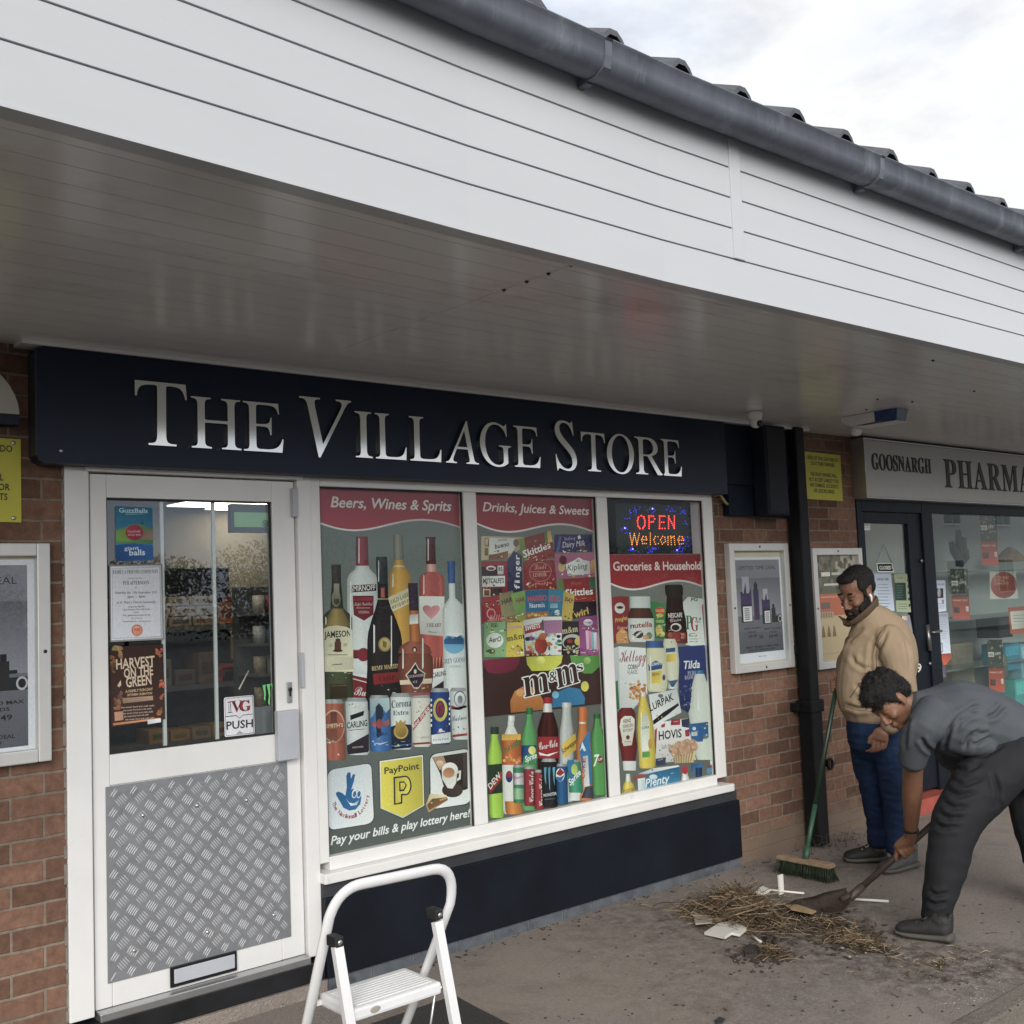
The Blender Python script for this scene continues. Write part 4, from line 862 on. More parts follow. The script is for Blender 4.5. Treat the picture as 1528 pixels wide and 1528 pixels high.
p2.poly([(165, 138), (465, 112), (455, 170), (420, 220), (300, 250), (210, 240), (172, 190)], (120, 30, 56)); p2.poly([(515, 110), (812, 95), (800, 160), (730, 220), (560, 225), (522, 170)], (190, 190, 42)); p2.ell(632, 140, 34, 34, (214, 214, 90)); p2.poly([(870, 98), (1132, 95), (1110, 190), (1050, 245), (985, 245), (890, 180)], (84, 146, 56)); p2.ell(1010, 140, 28, 28, (140, 180, 96))
p2.poly([(385, 470), (420, 390), (490, 350), (600, 360), (655, 470), (650, 540), (390, 565)], (180, 108, 44)); p2.ell(465, 402, 32, 30, (206, 150, 90)); p2.poly([(715, 470), (760, 400), (860, 355), (950, 370), (992, 440), (990, 495), (720, 525)], (44, 112, 156)); p2.ell(752, 418, 28, 30, (110, 170, 200)); p2.ell(992, 350, 32, 42, (206, 196, 66))
# chunky logo
for dx, c in ((9, (226, 226, 222)), (0, (62, 38, 32))):
    for (t, x0, y0, x1, y1, h) in (('m', 500, 440, 705, 392, 232), ('&', 702, 315, 765, 300, 82), ('m', 770, 366, 945, 312, 232), ('s', 925, 228, 975, 214, 70)):
        for ddx, ddy in (((-9, 0), (9, 0), (0, -9), (0, 9), (-7, -7), (7, 7), (7, -7), (-7, 7)) if dx else ((0, 0),)):
            p2.text(t, x0 + ddx, y0 + ddy, x1 + ddx, y1 + ddy, h, c, 's', 3)
def bottle(p, cx, top, bot, w, neck, c, cap, hcap=40, sh=(.5, .85, 1.2, 1.1, 1, .95, .75, .5), dx=0):
    H = bot - top
    p.body([(top + hcap, cx - neck, cx + neck), (top + hcap + H * .05, cx - neck, cx + neck), (top + hcap + H * .16, cx - w * .8 + dx * .2, cx + w * .8 + dx * .2), (top + hcap + H * .24, cx - w + dx * .3, cx + w + dx * .3), (bot - H * .04, cx - w + dx, cx + w + dx), (bot, cx - w * .84 + dx, cx + w * .84 + dx)], c, sh=sh)
    if cap: p.body([(top, cx - neck * 1.1, cx + neck * 1.1), (top + hcap, cx - neck * 1.1, cx + neck * 1.1)], cap)
bottle(p2, 262, 680, 1420, 60, 30, (150, 190, 44), (44, 58, 46), 60, dx=18); p2.poly([(205, 990), (325, 978), (332, 1215), (210, 1232)], (40, 56, 40)); p2.poly([(215, 1170), (318, 1040), (322, 1100), (225, 1228)], (150, 40, 40)); p2.text('DEW', 228, 1190, 318, 1080, 50, (206, 206, 200), 'b')
bottle(p2, 394, 588, 1390, 80, 26, (206, 206, 200), (214, 214, 214), 45, dx=18, sh=(.7, .95, 1.05, 1.05, 1, .95, .9, .7)); p2.body([(740, 318, 476), (990, 322, 486)], (180, 96, 40)); p2.rect(320, 742, 474, 790, (206, 160, 50), -4); p2.text('mirinda', 340, 900, 470, 820, 60, (40, 110, 70), 'bi'); 
for i in range(14): p2.ell(random.uniform(335, 470), random.uniform(910, 975), 14, 14, random.choice([(206, 130, 60), (196, 90, 40), (214, 160, 90)]), n=8)
p2.body([(1285, 345, 498), (1370, 350, 496), (1392, 362, 484)], (190, 116, 44)); p2.ell(380, 1085, 28, 48, (44, 60, 110)); p2.poly([(352, 1080), (380, 1036), (408, 1075), (380, 1095)], (150, 40, 44))
bottle(p2, 542, 525, 1360, 62, 24, (84, 150, 88), (40, 110, 60), 50); p2.body([(830, 478, 600), (985, 482, 602)], (34, 70, 120)); p2.poly([(500, 920), (600, 880), (600, 985), (485, 985)], (60, 130, 80)); p2.text('Sprite', 510, 968, 606, 930, 48, (220, 226, 226), 'bi'); p2.ell(565, 870, 30, 34, (206, 206, 110))
bottle(p2, 692, 440, 1340, 84, 34, (60, 26, 24), (156, 36, 44), 50, sh=(.4, .8, 1.5, 1.0, 1.9, 1.2, .8, .4)); p2.body([(490, 656, 722), (560, 648, 728)], (206, 204, 202)); p2.body([(760, 606, 786), (935, 606, 790)], (150, 34, 42), sh=(.7, .95, 1.05, 1.1, 1.05, 1, .85, .65)); p2.text('Coca-Cola', 620, 868, 770, 838, 60, (226, 222, 220), 'c'); p2.poly([(615, 885), (680, 905), (780, 880), (700, 918), (625, 910)], (226, 222, 220))
bottle(p2, 842, 482, 1290, 56, 36, (176, 178, 176), (190, 192, 190), 38); p2.poly([(805, 820), (915, 730), (928, 860), (820, 935)], (200, 164, 44)); p2.text('Schweppes', 808, 900, 936, 800, 40, (34, 32, 34), 'bi')
bottle(p2, 975, 520, 1280, 62, 34, (186, 110, 50), (196, 104, 50), 120, dx=20); p2.body([(640, 942, 1000), (655, 942, 1000)], (206, 206, 204)); p2.poly([(945, 840), (1030, 700), (1052, 1140), (1000, 1160), (950, 900)], (44, 110, 160)); p2.poly([(950, 880), (970, 800), (1000, 870), (985, 880), (968, 850)], (206, 214, 220)); p2.body([(1160, 1000, 1060), (1260, 960, 1062)], (66, 66, 84))
bottle(p2, 1092, 572, 1235, 56, 22, (74, 140, 70), (44, 96, 54), 40, dx=22, sh=(.55, .9, 1.3, 1.1, 1, 1.15, .8, .5)); p2.text('7', 1060, 1000, 1112, 992, 92, (220, 224, 220), 'bi'); p2.ell(1116, 945, 24, 30, (130, 50, 50)); p2.text('UP', 1100, 956, 1134, 950, 20, (220, 220, 214), 'b')
can(p2, [(410, 995), (500, 985), (500, 1285), (414, 1300)], (56, 120, 84)); p2.body([(1055, 416, 496), (1150, 418, 498)], (190, 180, 190)); p2.text('Canada', 420, 1110, 494, 1090, 32, (150, 40, 60), 'c'); p2.body([(1180, 416, 496), (1270, 416, 498)], (130, 170, 130))
can(p2, [(498, 1008), (588, 996), (588, 1310), (500, 1325)], (134, 40, 48)); can(p2, [(578, 1035), (662, 1025), (664, 1330), (582, 1348)], (140, 38, 46))
for x, y0 in ((572, 1290), (652, 1320)):
    p2.text('Coca-Cola', x, y0, x + .01, y0 - 250, 46, (220, 206, 204), 'c')
can(p2, [(636, 945), (760, 935), (764, 1300), (645, 1330)], (34, 32, 36), sh=(.5, .9, 1.3, 1.0, 1.5, 1.0, .7, .5))
for i, (x, l) in enumerate(((668, 1150), (700, 1200), (738, 1160))): p2.poly([(x - 10, 1010), (x + 12, 1006), (x + 6, 1080), (x + 8, l), (x + 2, l - 20), (x - 4, 1100)], (80, 150, 176))
p2.text('MONSTER', 655, 1250, 762, 1232, 24, (190, 196, 200), 'b'); p2.rect(664, 1268, 750, 1274, (90, 96, 100), -8)
can(p2, [(758, 985), (850, 975), (855, 1290), (765, 1305)], (34, 84, 130)); p2.ell(790, 1070, 36, 54, (206, 210, 214)); p2.poly([(756, 1060), (790, 1014), (826, 1052), (790, 1080)], (150, 44, 50)); p2.poly([(756, 1085), (790, 1090), (824, 1072), (800, 1120), (768, 1118)], (40, 90, 150))
can(p2, [(845, 952), (958, 935), (978, 1200), (862, 1220)], (56, 140, 110)); p2.poly([(850, 955), (905, 942), (905, 1090), (870, 1130), (856, 1040)], (44, 110, 160)); p2.text('Sprite', 872, 1160, 962, 1060, 54, (222, 228, 226), 'bi'); p2.ell(905, 1025, 26, 44, (170, 190, 80)); p2.body([(1215, 870, 955), (1280, 862, 950)], (206, 208, 208), sh=(.7, .95, 1.05, 1.05, 1, .95, .9, .7))
p2.poly([(975, 920), (1015, 910), (1030, 1160), (985, 1170)], (190, 190, 192)); 
for i, ch in enumerate('COKE'): p2.text(ch, 990 + i * 2, 1100 - i * 44, 990.01 + i * 2, 1064 - i * 44, 40, (140, 40, 44), 'b')
p2.crop = CC
PAL = [(214, 200, 180), (90, 40, 36), (200, 160, 80), (60, 60, 66), (150, 110, 80), (226, 222, 214)]
for q in ((240, 600, 400, 660), (500, 510, 760, 560), (560, 640, 800, 690), (830, 590, 1120, 612), (840, 800, 1160, 835), (170, 860, 360, 990), (560, 880, 820, 930), (350, 1100, 540, 1220), (770, 1110, 950, 1200), (200, 1030, 340, 1100), (900, 1010, 1160, 1040), (200, 1240, 370, 1310), (200, 1440, 370, 1525), (400, 1410, 530, 1525), (1040, 1250, 1180, 1300), (1040, 1460, 1190, 1520), (900, 1440, 1060, 1525)):
    p2.busy(*q, 12, PAL, (4, 13))
pp = p2.build('window_poster'); tag(pp, 'window poster headed Drinks, Juices & Sweets with sweet packets and fizzy drink bottles', 'poster')

# ---- poster 3: groceries
p3 = Print(.032)
sheet(p3, [(899, 827), (1056, 826), (1076, 1158), (917, 1192)], (118, 120, 114), (96, 98, 94))
header(p3, [(899, 827.5), (1056, 827)], wav((908, 868), (1052, 875), 8.5), (146, 24, 32))
p3.crop = CE
p3.text('Groceries & Household', 160, 836, 992, 826, 80, (226, 206, 202), 'b', 3)
p3.poly([(145, 1090), (225, 1078), (305, 1085), (320, 1528), (165, 1528)], (138, 36, 40)); p3.ell(222, 1192, 50, 52, (206, 202, 196)); p3.poly([(186, 1180), (222, 1172), (258, 1180), (240, 1200), (205, 1200)], (60, 34, 30)); p3.text('Pringles', 178, 1330, 296, 1300, 40, (206, 180, 60), 'bi'); p3.text('Original', 200, 1395, 296, 1388, 26, (206, 190, 170)); p3.poly([(185, 1440), (240, 1380), (290, 1420), (310, 1528), (190, 1528)], (200, 140, 70))
p3.poly([(505, 1125), (660, 1150), (665, 1490), (545, 1480)], (44, 120, 66)); p3.ell(602, 1220, 48, 40, (190, 60, 50)); p3.text('WALKERS', 562, 1232, 644, 1228, 26, (220, 196, 110), 'b'); p3.ell(602, 1262, 36, 18, (196, 180, 66)); p3.ell(595, 1400, 34, 50, (196, 170, 70)); p3.text('CHEESE', 565, 1330, 640, 1330, 24, (206, 206, 130), 'b'); p3.ell(620, 1440, 30, 26, (206, 190, 100))
p3.body([(1190, 330, 505), (1240, 305, 530), (1290, 298, 545)], (84, 44, 34)); p3.body([(1290, 298, 545), (1470, 304, 552), (1515, 318, 545)], (206, 206, 202), sh=(.7, .95, 1.04, 1.05, 1, .96, .88, .68)); p3.body([(1082, 318, 510), (1192, 318, 512)], (196, 204, 202), sh=(.7, .95, 1.04, 1.06, 1, .95, .88, .7))
p3.text('n', 322, 1385, 358, 1382, 50, (40, 34, 34), 'b'); p3.text('utella', 362, 1382, 530, 1368, 50, (150, 36, 40), 'b'); p3.ell(400, 1445, 46, 34, (70, 44, 34)); p3.poly([(330, 1480), (420, 1410), (430, 1425), (345, 1495)], (206, 206, 204)); p3.ell(500, 1455, 28, 34, (110, 130, 90)); p3.ell(470, 1470, 30, 22, (190, 150, 100))
p3.poly([(820, 1140), (870, 1085), (1030, 1108), (1055, 1528), (1040, 1580), (850, 1540)], (204, 210, 206)); p3.text('PG', 895, 1130, 965, 1126, 34, (40, 40, 40), 'bi'); p3.text('P', 850, 1395, 910, 1395, 130, (44, 110, 74), 's'); p3.text('G', 900, 1412, 970, 1408, 130, (150, 36, 54), 's'); p3.poly([(970, 1300), (992, 1275), (990, 1310)], (44, 110, 74)); p3.text('tips', 935, 1330, 985, 1328, 22, (60, 60, 60)); p3.poly([(1000, 1170), (1036, 1108), (1062, 1528), (1030, 1528)], (134, 30, 50))
for i in range(4): p3.rect(880, 1430 + i * 26, 960, 1437 + i * 26, (110, 150, 130))
p3.body([(1090, 668, 818), (1200, 662, 825), (1300, 652, 850), (1528, 655, 866)], (44, 24, 22), sh=(.5, .8, 1.3, 1.2, 1, .9, .7, .5)); p3.body([(970, 655, 808), (1000, 648, 822), (1060, 655, 822), (1092, 672, 812)], (40, 32, 30), sh=(.5, .8, 1.2, 1.5, 1.1, .9, .7, .5)); p3.text('NESCAFE', 682, 1285, 815, 1278, 42, (220, 216, 212), 'b'); p3.text('Clasico', 700, 1330, 804, 1312, 34, (220, 200, 190), 'c'); p3.body([(1420, 656, 862), (1528, 656, 866)], (120, 40, 40)); p3.ell(755, 1376, 52, 40, (206, 200, 196)); p3.ell(750, 1378, 38, 28, (54, 32, 26)); p3.poly([(725, 1420), (800, 1420), (785, 1490), (735, 1490)], (140, 50, 50)); p3.ell(700, 1450, 22, 26, (150, 90, 60)); p3.ell(825, 1460, 22, 30, (150, 90, 60))
p3.crop = CF
p3.poly([(690, 85), (915, 70), (955, 400), (985, 640), (775, 645), (705, 600), (690, 300)], (44, 54, 104)); p3.text('Tilda', 738, 272, 874, 262, 66, (216, 218, 224), 'bi'); p3.text('PURE', 770, 328, 845, 320, 34, (170, 176, 200), 's'); p3.text('BASMATI', 745, 362, 860, 352, 32, (170, 176, 200), 's')
random.seed(5)
for i in range(40): p3.ell(random.uniform(705, 800), random.uniform(390, 600), 14, 4, random.choice([(60, 72, 124), (90, 100, 150), (36, 44, 90)]), rot=random.random() * 3, n=6)
p3.poly([(140, 100), (190, 82), (415, 95), (430, 480), (300, 620), (165, 615)], (208, 210, 210)); p3.poly([(140, 100), (188, 84), (200, 615), (165, 615)], (180, 182, 184)); p3.text('Kelloggs', 195, 215, 440, 205, 100, (150, 30, 60), 'c'); p3.text('CORN', 264, 276, 346, 274, 40, (40, 36, 36), 'b'); p3.text('FLAKES', 264, 318, 346, 314, 32, (40, 36, 36)); p3.poly([(152, 380), (180, 370), (195, 615), (165, 615)], (44, 110, 66))
for i in range(46): p3.ell(random.uniform(285, 410), random.uniform(375, 580), 17, 12, random.choice([(190, 120, 60), (206, 150, 80), (170, 96, 44)]), rot=random.random() * 3, n=7)
p3.poly([(440, 490), (680, 440), (715, 640), (480, 760)], (206, 208, 208)); p3.text('LURPAK', 455, 632, 652, 530, 62, (34, 34, 38), 'b'); p3.poly([(475, 710), (560, 640), (690, 560), (695, 580), (600, 660), (480, 745)], (30, 30, 34)); p3.ell(540, 500, 22, 16, (110, 110, 114))
p3.poly([(480, 745), (540, 720), (770, 690), (780, 780), (840, 1040), (590, 1060), (500, 1050)], (208, 204, 204)); p3.poly([(630, 700), (706, 690), (705, 745), (625, 748)], (150, 50, 60)); p3.poly([(715, 700), (780, 690), (778, 770), (720, 760)], (50, 60, 84)); p3.poly([(545, 745), (580, 730), (575, 762), (545, 768)], (150, 50, 60)); p3.poly([(745, 790), (785, 780), (785, 840), (750, 845)], (150, 50, 60)); p3.text('HOVIS', 525, 872, 718, 848, 72, (34, 34, 38), 'b'); p3.text('Soft Medium', 548, 948, 690, 934, 36, (90, 80, 80)); p3.poly([(500, 1030), (585, 1020), (580, 1085), (505, 1090)], (50, 60, 84)); p3.poly([(488, 790), (510, 770), (500, 990), (490, 980)], (150, 60, 70))
p3.body([(92, 425, 572), (150, 420, 590), (300, 424, 600), (420, 425, 598), (465, 440, 580)], (206, 202, 168), sh=(.75, .95, 1.03, 1.05, 1, .96, .9, .72)); p3.body([(35, 415, 562), (95, 418, 566)], (52, 92, 146)); p3.poly([(436, 235), (500, 200), (556, 228), (552, 270), (440, 290)], (44, 84, 130)); p3.text("HELLMANN'S", 444, 250, 550, 234, 26, (214, 218, 222), 'b'); p3.rect(444, 300, 548, 398, (206, 178, 54), -12); p3.text('REAL', 470, 332, 534, 322, 22, (110, 90, 40), 'b'); p3.ell(568, 345, 13, 26, (50, 84, 120))
p3.body([(18, 570, 660), (60, 562, 680), (200, 585, 696), (300, 590, 694), (365, 600, 690)], (204, 202, 178), sh=(.75, .95, 1.03, 1.05, 1, .96, .9, .72)); p3.body([(365, 605, 690), (440, 600, 688)], (200, 204, 206)); p3.rect(584, 100, 664, 135, (44, 84, 130), -8); p3.rect(590, 150, 662, 214, (206, 178, 54), -6); p3.poly([(606, 375), (688, 362), (650, 425), (630, 425)], (60, 90, 120))
p3.body([(312, 835, 908), (370, 815, 925), (420, 805, 960), (600, 790, 985), (640, 775, 990), (1000, 835, 1000), (1040, 850, 995)], (196, 202, 192), sh=(.78, .95, 1.03, 1.05, 1.02, .97, .92, .75)); p3.body([(285, 838, 905), (315, 835, 908)], (56, 120, 160)); p3.poly([(782, 738), (940, 718), (945, 850), (900, 862), (895, 885), (850, 888), (795, 850)], (44, 92, 146)); p3.ell(822, 775, 15, 15, (190, 204, 216)); p3.rect(800, 805, 850, 838, (170, 190, 206)); p3.poly([(900, 830), (940, 828), (938, 860), (905, 865)], (96, 120, 120))
p3.body([(600, 210, 300), (640, 178, 328), (700, 172, 332), (780, 180, 330), (860, 185, 336), (930, 195, 345), (960, 205, 340), (1055, 215, 330)], (110, 34, 32), sh=(.5, .85, 1.2, 1.1, 1, .9, .75, .5)); p3.body([(1050, 222, 335), (1130, 228, 332)], (206, 206, 206), sh=(.75, .95, 1.03, 1.05, 1, .96, .9, .72)); p3.poly([(205, 700), (235, 670), (295, 670), (322, 695), (320, 780), (298, 915), (228, 925), (195, 760)], (206, 200, 188)); p3.text('HEINZ', 226, 730, 292, 720, 30, (90, 60, 44), 'b'); p3.text('TOMATO', 218, 775, 310, 760, 30, (60, 44, 40), 's'); p3.text('KETCHUP', 222, 805, 305, 794, 22, (60, 44, 40), 's'); p3.ell(265, 850, 16, 18, (110, 40, 34)); p3.rect(238, 885, 292, 890, (130, 100, 90))
p3.body([(500, 372, 415), (560, 362, 430), (620, 350, 448), (760, 342, 480), (1000, 355, 498), (1090, 358, 494), (1112, 370, 480)], (206, 182, 50), sh=(.65, .92, 1.15, 1.12, 1, .95, .8, .6)); p3.body([(470, 372, 414), (505, 370, 416)], (200, 206, 204)); p3.poly([(395, 640), (420, 640), (448, 720), (440, 960), (375, 970), (368, 760)], (206, 208, 190)); p3.text('FLORA', 372, 782, 444, 772, 22, (70, 96, 60), 'b'); p3.rect(385, 975, 450, 1022, (84, 150, 60), -6); p3.ell(452, 900, 18, 46, (190, 140, 50))
p3.poly([(612, 940), (850, 905), (820, 1060), (655, 1070)], (190, 166, 126)); 
for i in range(8): p3.poly([(640 + i * 24, 985 - i * 4), (650 + i * 24, 983 - i * 4), (660 + i * 19, 1066), (652 + i * 19, 1066)], (150, 126, 90))
for (x, y) in ((640, 950), (690, 920), (720, 960), (760, 900), (805, 905), (780, 950), (735, 912), (820, 930), (665, 975)): p3.ell(x, y, 34, 38, (176, 134, 104), rot=.3); p3.ell(x - 6, y - 8, 20, 22, (190, 150, 120))
p3.poly([(345, 1160), (700, 1085), (705, 1215), (640, 1235), (350, 1300)], (44, 112, 152)); p3.poly([(345, 1160), (480, 1110), (690, 1085), (700, 1096), (500, 1140), (420, 1160)], (200, 206, 208)); p3.text('Plenty', 412, 1275, 620, 1225, 70, (206, 214, 218), 'bi'); p3.ell(480, 1185, 34, 22, (190, 206, 216)); p3.poly([(310, 1180), (420, 1155), (420, 1195), (320, 1215)], (150, 70, 50)); p3.poly([(345, 1200), (410, 1190), (410, 1285), (350, 1300)], (190, 204, 210))
p3.body([(1160, 245, 282), (1220, 240, 290), (1250, 222, 315), (1340, 210, 330)], (206, 184, 60)); p3.body([(1158, 246, 282), (1222, 242, 288)], (206, 208, 204)); p3.text('PLEDGE', 225, 1318, 318, 1300, 26, (120, 60, 40), 'b')
p3.body([(1110, 745, 775), (1160, 722, 770), (1215, 715, 790)], (206, 206, 206)); p3.ell(748, 1125, 26, 36, (170, 44, 60)); p3.poly([(800, 1075), (900, 1065), (890, 1110), (830, 1110), (815, 1165), (800, 1165)], (52, 100, 150)); p3.body([(1105, 835, 890), (1190, 838, 888)], (36, 60, 100)); p3.poly([(925, 1130), (975, 1035), (992, 1045), (990, 1150), (935, 1162)], (84, 130, 160)); p3.poly([(955, 1050), (978, 1035), (992, 1048), (990, 1075), (962, 1080)], (214, 214, 210)); p3.poly([(945, 1085), (988, 1080), (988, 1105), (940, 1110)], (150, 60, 60))
p3.crop = CE; PAL = [(206, 190, 150), (110, 60, 44), (196, 150, 80), (70, 70, 66), (216, 212, 204)]
for q in ((180, 1400, 300, 1520), (560, 1280, 650, 1470), (330, 1400, 530, 1490), (680, 1400, 850, 1520), (880, 1430, 1010, 1520)): p3.busy(*q, 11, PAL, (4, 12))
p3.crop = CF
for q in ((200, 330, 400, 600), (700, 420, 830, 620), (600, 960, 830, 1050), (500, 960, 620, 1050), (460, 560, 690, 740), (800, 740, 940, 870), (360, 1110, 690, 1280)): p3.busy(*q, 9, PAL + [(60, 90, 140), (150, 160, 170)], (3, 10))
for (x, y0, y1, w_) in ((212, 690, 900, 5), (372, 640, 1050, 7), (850, 380, 620, 9), (450, 160, 440, 8)): p3.poly([(x, y0), (x + w_, y0), (x + w_ + 6, y1), (x + 4, y1)], (232, 232, 226))
pp = p3.build('window_poster'); tag(pp, 'window poster headed Groceries & Household below the glowing open sign', 'poster')
# ================================================================== SHOP SIGNS
def glyph_mesh(ch, x0, x1, z0, z1, yf, yb, style, res=6):
    """one raised letter fitted to a rectangle on the sign: front face plus returns"""
    v, f = glyphs(ch, style, res)
    ax, bx = min(p[0] for p in v), max(p[0] for p in v); az, bz = min(p[1] for p in v), max(p[1] for p in v)
    if bx - ax < 1e-6: bx = ax + 1
    bm = bmesh.new()
    vs = [bm.verts.new((x0 + (p[0] - ax) / (bx - ax) * (x1 - x0), yf, z0 + (p[1] - az) / (bz - az) * (z1 - z0))) for p in v]
    for q in f:
        try: bm.faces.new([vs[i] for i in q])
        except ValueError: pass
    bmesh.ops.remove_doubles(bm, verts=bm.verts[:], dist=1e-5)
    r = bmesh.ops.extrude_face_region(bm, geom=bm.faces[:])
    for e in r['geom']:
        if isinstance(e, bmesh.types.BMVert): e.co.y = yb
    bmesh.ops.recalc_face_normals(bm, faces=bm.faces[:])
    return bm
sign = thing('shop_sign', 'long navy shop sign with raised silver letters THE VILLAGE STORE', 'shop sign', (3.1, 0, 2.12))
s = MB()
r_ = .022; pts = [(1.252 + r_, 2.118), (5.095, 2.118), (5.095, 2.532), (1.252 + r_, 2.532), (1.258, 2.526), (1.252, 2.532 - r_), (1.252, 2.118 + r_), (1.258, 2.124)]
s.prism(pts, -.082, -.002)
s.build('sign_panel', M['navy'], sign)
s = MB()
s.prism([(1.2475, 2.14), (1.2515, 2.14), (1.2515, 2.51), (1.2475, 2.51)], -.086, -.004); s.box(1.275, 5.09, -.0865, -.004, 2.1135, 2.1175); s.box(1.275, 5.09, -.0865, -.004, 2.5325, 2.5345)
s.build('edge_strip', M['riser_trim'], sign)
LET = [('T', 38, 173, 1), ('H', 183, 312, 0), ('E', 318, 422, 0), ('V', 465, 600, 1), ('I', 608, 652, 0), ('L', 660, 741, 0), ('L', 749, 831, 0), ('A', 842, 927, 0), ('G', 932, 1012, 0), ('E', 1020, 1088, 0), ('S', 1127, 1182, 1), ('T', 1195, 1257, 0), ('O', 1261, 1331, 0), ('R', 1334, 1407, 0), ('E', 1402, 1454, 0)]
for ch, a, b, big in LET:
    xa = at(180 + a * .5759, 640 + a * .04, -.1).x; xb = at(180 + b * .5759, 640 + b * .04, -.1).x
    z0, z1 = 2.198, (2.440 if big else 2.398)
    if ch in 'OGS': z0 -= .006; z1 += .006
    if ch == 'V': z0 -= .01
    me = bpy.data.meshes.new('letter'); bm = glyph_mesh(ch, xa, xb, z0, z1, -.101, -.0825, 'r'); bm.to_mesh(me); bm.free()
    link('letter', me, M['steel'], sign)
MB().lathe((1.335, -.0865, 2.16), [(.006, 0), (.008, .004)], 8, 'y').build('bolt', M['alu'], sign)

hb = thing('shutter_housing', 'dark navy boxed housing beside the silver lettered sign', 'housing', (5.5, 0, 2.0))
MB().box(5.0965, 5.735, -.060, -.002, 2.175, 2.532, .004).build('back_board', M['navy_box'], hb)
MB().box(5.14, 5.735, -.050, -.002, 1.995, 2.1745, .004).build('lower_board', M['navy_box'], hb)
sp = thing('wall_speaker', 'black upright box hanging under the soffit between sign and drainpipe', 'speaker', (5.5, -.1, 2.0))
MB().box(5.36, 5.565, -.165, -.062, 1.995, 2.53, .01).build('cabinet', mat('black_box', (.008, .011, .019), .6, var=.2, spec=.25), sp)
MB().box(5.375, 5.55, -.169, -.1655, 2.015, 2.51).build('front_grille', mat('black_grille', (.010, .012, .017), .8, bump=.3, bscale=300), sp)
p = at(1073, 745, -.03)
cb = thing('cable_stub', 'short yellowish cable stub poking out above the window corner', 'cable', tuple(p))
MB().tube([p + Vector((-.03, .02, .02)), p + Vector((0, -.01, .028)), p + Vector((.03, -.02, -.02)), p + Vector((.05, -.02, -.03))], .009, 6).build('cable', mat('old_cable', (.30, .26, .12), .6), cb)

psn = thing('shop_sign', 'pale grey pharmacy sign with black serif lettering', 'shop sign', (8, 0, 2.13))
MB().box(6.526, 12.2, -.098, -.002, 2.138, 2.522, .004).build('sign_panel', M['pharm_sign'], psn)
s = MB(); s.box(6.520, 12.2, -.104, -.002, 2.128, 2.1375, .002); s.box(6.520, 12.2, -.104, -.002, 2.5225, 2.532, .002); s.box(6.5195, 6.5255, -.104, -.002, 2.1378, 2.522)
s.build('edge_strip', M['alu'], psn)
def sign_word(word, xs, z0, z1, style, parent, yf=-.1035, yb=-.0985):
    for ch, (a, b) in zip(word, xs):
        me = bpy.data.meshes.new('letter'); bm = glyph_mesh(ch, a, b, z0 - (.004 if ch in 'OGSC' else 0), z1 + (.004 if ch in 'OGSC' else 0), yf, yb, style, 4); bm.to_mesh(me); bm.free()
        link('letter', me, M['black_ink'], parent)
def spread(word, x0, x1, style, gap):
    ws = []
    for ch in word:
        v, f = glyphs(ch, style, 4); ws.append(max(p[0] for p in v) - min(p[0] for p in v))
    k = (x1 - x0 - gap * (len(word) - 1)) / sum(ws); out = []; x = x0
    for w_ in ws: out.append((x, x + w_ * k)); x += w_ * k + gap
    return out
xg0, xg1 = at(1301, 692, -.1).x, at(1389, 695, -.1).x
zg = at(1345, 702, -.1).z
sign_word('GOOSNARGH', spread('GOOSNARGH', xg0, xg1, 's', .008), zg - .006, at(1345, 681, -.1).z, 's', psn)
xp0 = at(1409, 705, -.1).x; xpA = at(1528, 715, -.1).x
zl, zh = at(1440, 729, -.1).z, at(1440, 688, -.1).z; xe = at(1538, 718, -.1).x
sign_word('PHARMA', spread('PHARMA', xp0, xe, 's', .02), zl, zh, 's', psn); sign_word('CY', spread('CY', xe + .02, xe + (xe - xp0) * .34, 's', .02), zl, zh, 's', psn)

# yellow car park notices
LINES = [('USERS OF THIS CAR PARK DO', .86), ('SO AT THEIR OWN RISK.', .66), None, ('THE SHOP OWNERS WILL', .72), ('NOT ACCEPT LIABILITY FOR', .82), ('ANY DAMAGE, ACCIDENTS', .78), ('OR LOSS INCURRED.', .58)]
def yellow(label, x0, z0, w_, h_, tilt, top=.84, step=.115):
    t = thing('notice_plate', label, 'notice', (x0 + w_ / 2, 0, z0 + h_ / 2))
    o = MB().box(x0, x0 + w_, -.008, -.002, z0, z0 + h_, .001).build('plate', M['yellow_sign'], t)
    s = MB()
    vs = []; fs = []
    for i, L in enumerate(LINES):
        if not L: continue
        v, f = glyphs(L[0], 'b', 2); a = min(p[0] for p in v); b = max(p[0] for p in v); wd = w_ * L[1]; k = wd / (b - a)
        hh = h_ * .078; kz = hh / caph('b')
        s.add([(x0 + w_ / 2 - wd / 2 + (p[0] - a) * k, -.0086, z0 + h_ * (top - i * step) + p[1] * kz) for p in v], f)
    s.build('text_lines', M['black_ink'], t, recalc=False)
    for (fx, fz) in ((.06, .05), (.94, .05), (.94, .95), (.06, .95)): MB().lathe((x0 + w_ * fx, -.0105, z0 + h_ * fz), [(.006, 0), (.008, .0025)], 8, 'y').build('screw', M['steel_edge'], t)
    t.rotation_euler.y = tilt
    return t
yellow('yellow car park notice beside the drainpipe, slightly crooked', 5.975, 2.115, .41, .305, .012)
yellow('yellow car park notice cut off at the left edge of the photo', .80, 1.908, .421, .297, 0)
cs = thing('hanging_sign', 'cream rounded sign with navy base at the left edge', 'sign', (1.0, 0, 2.3))
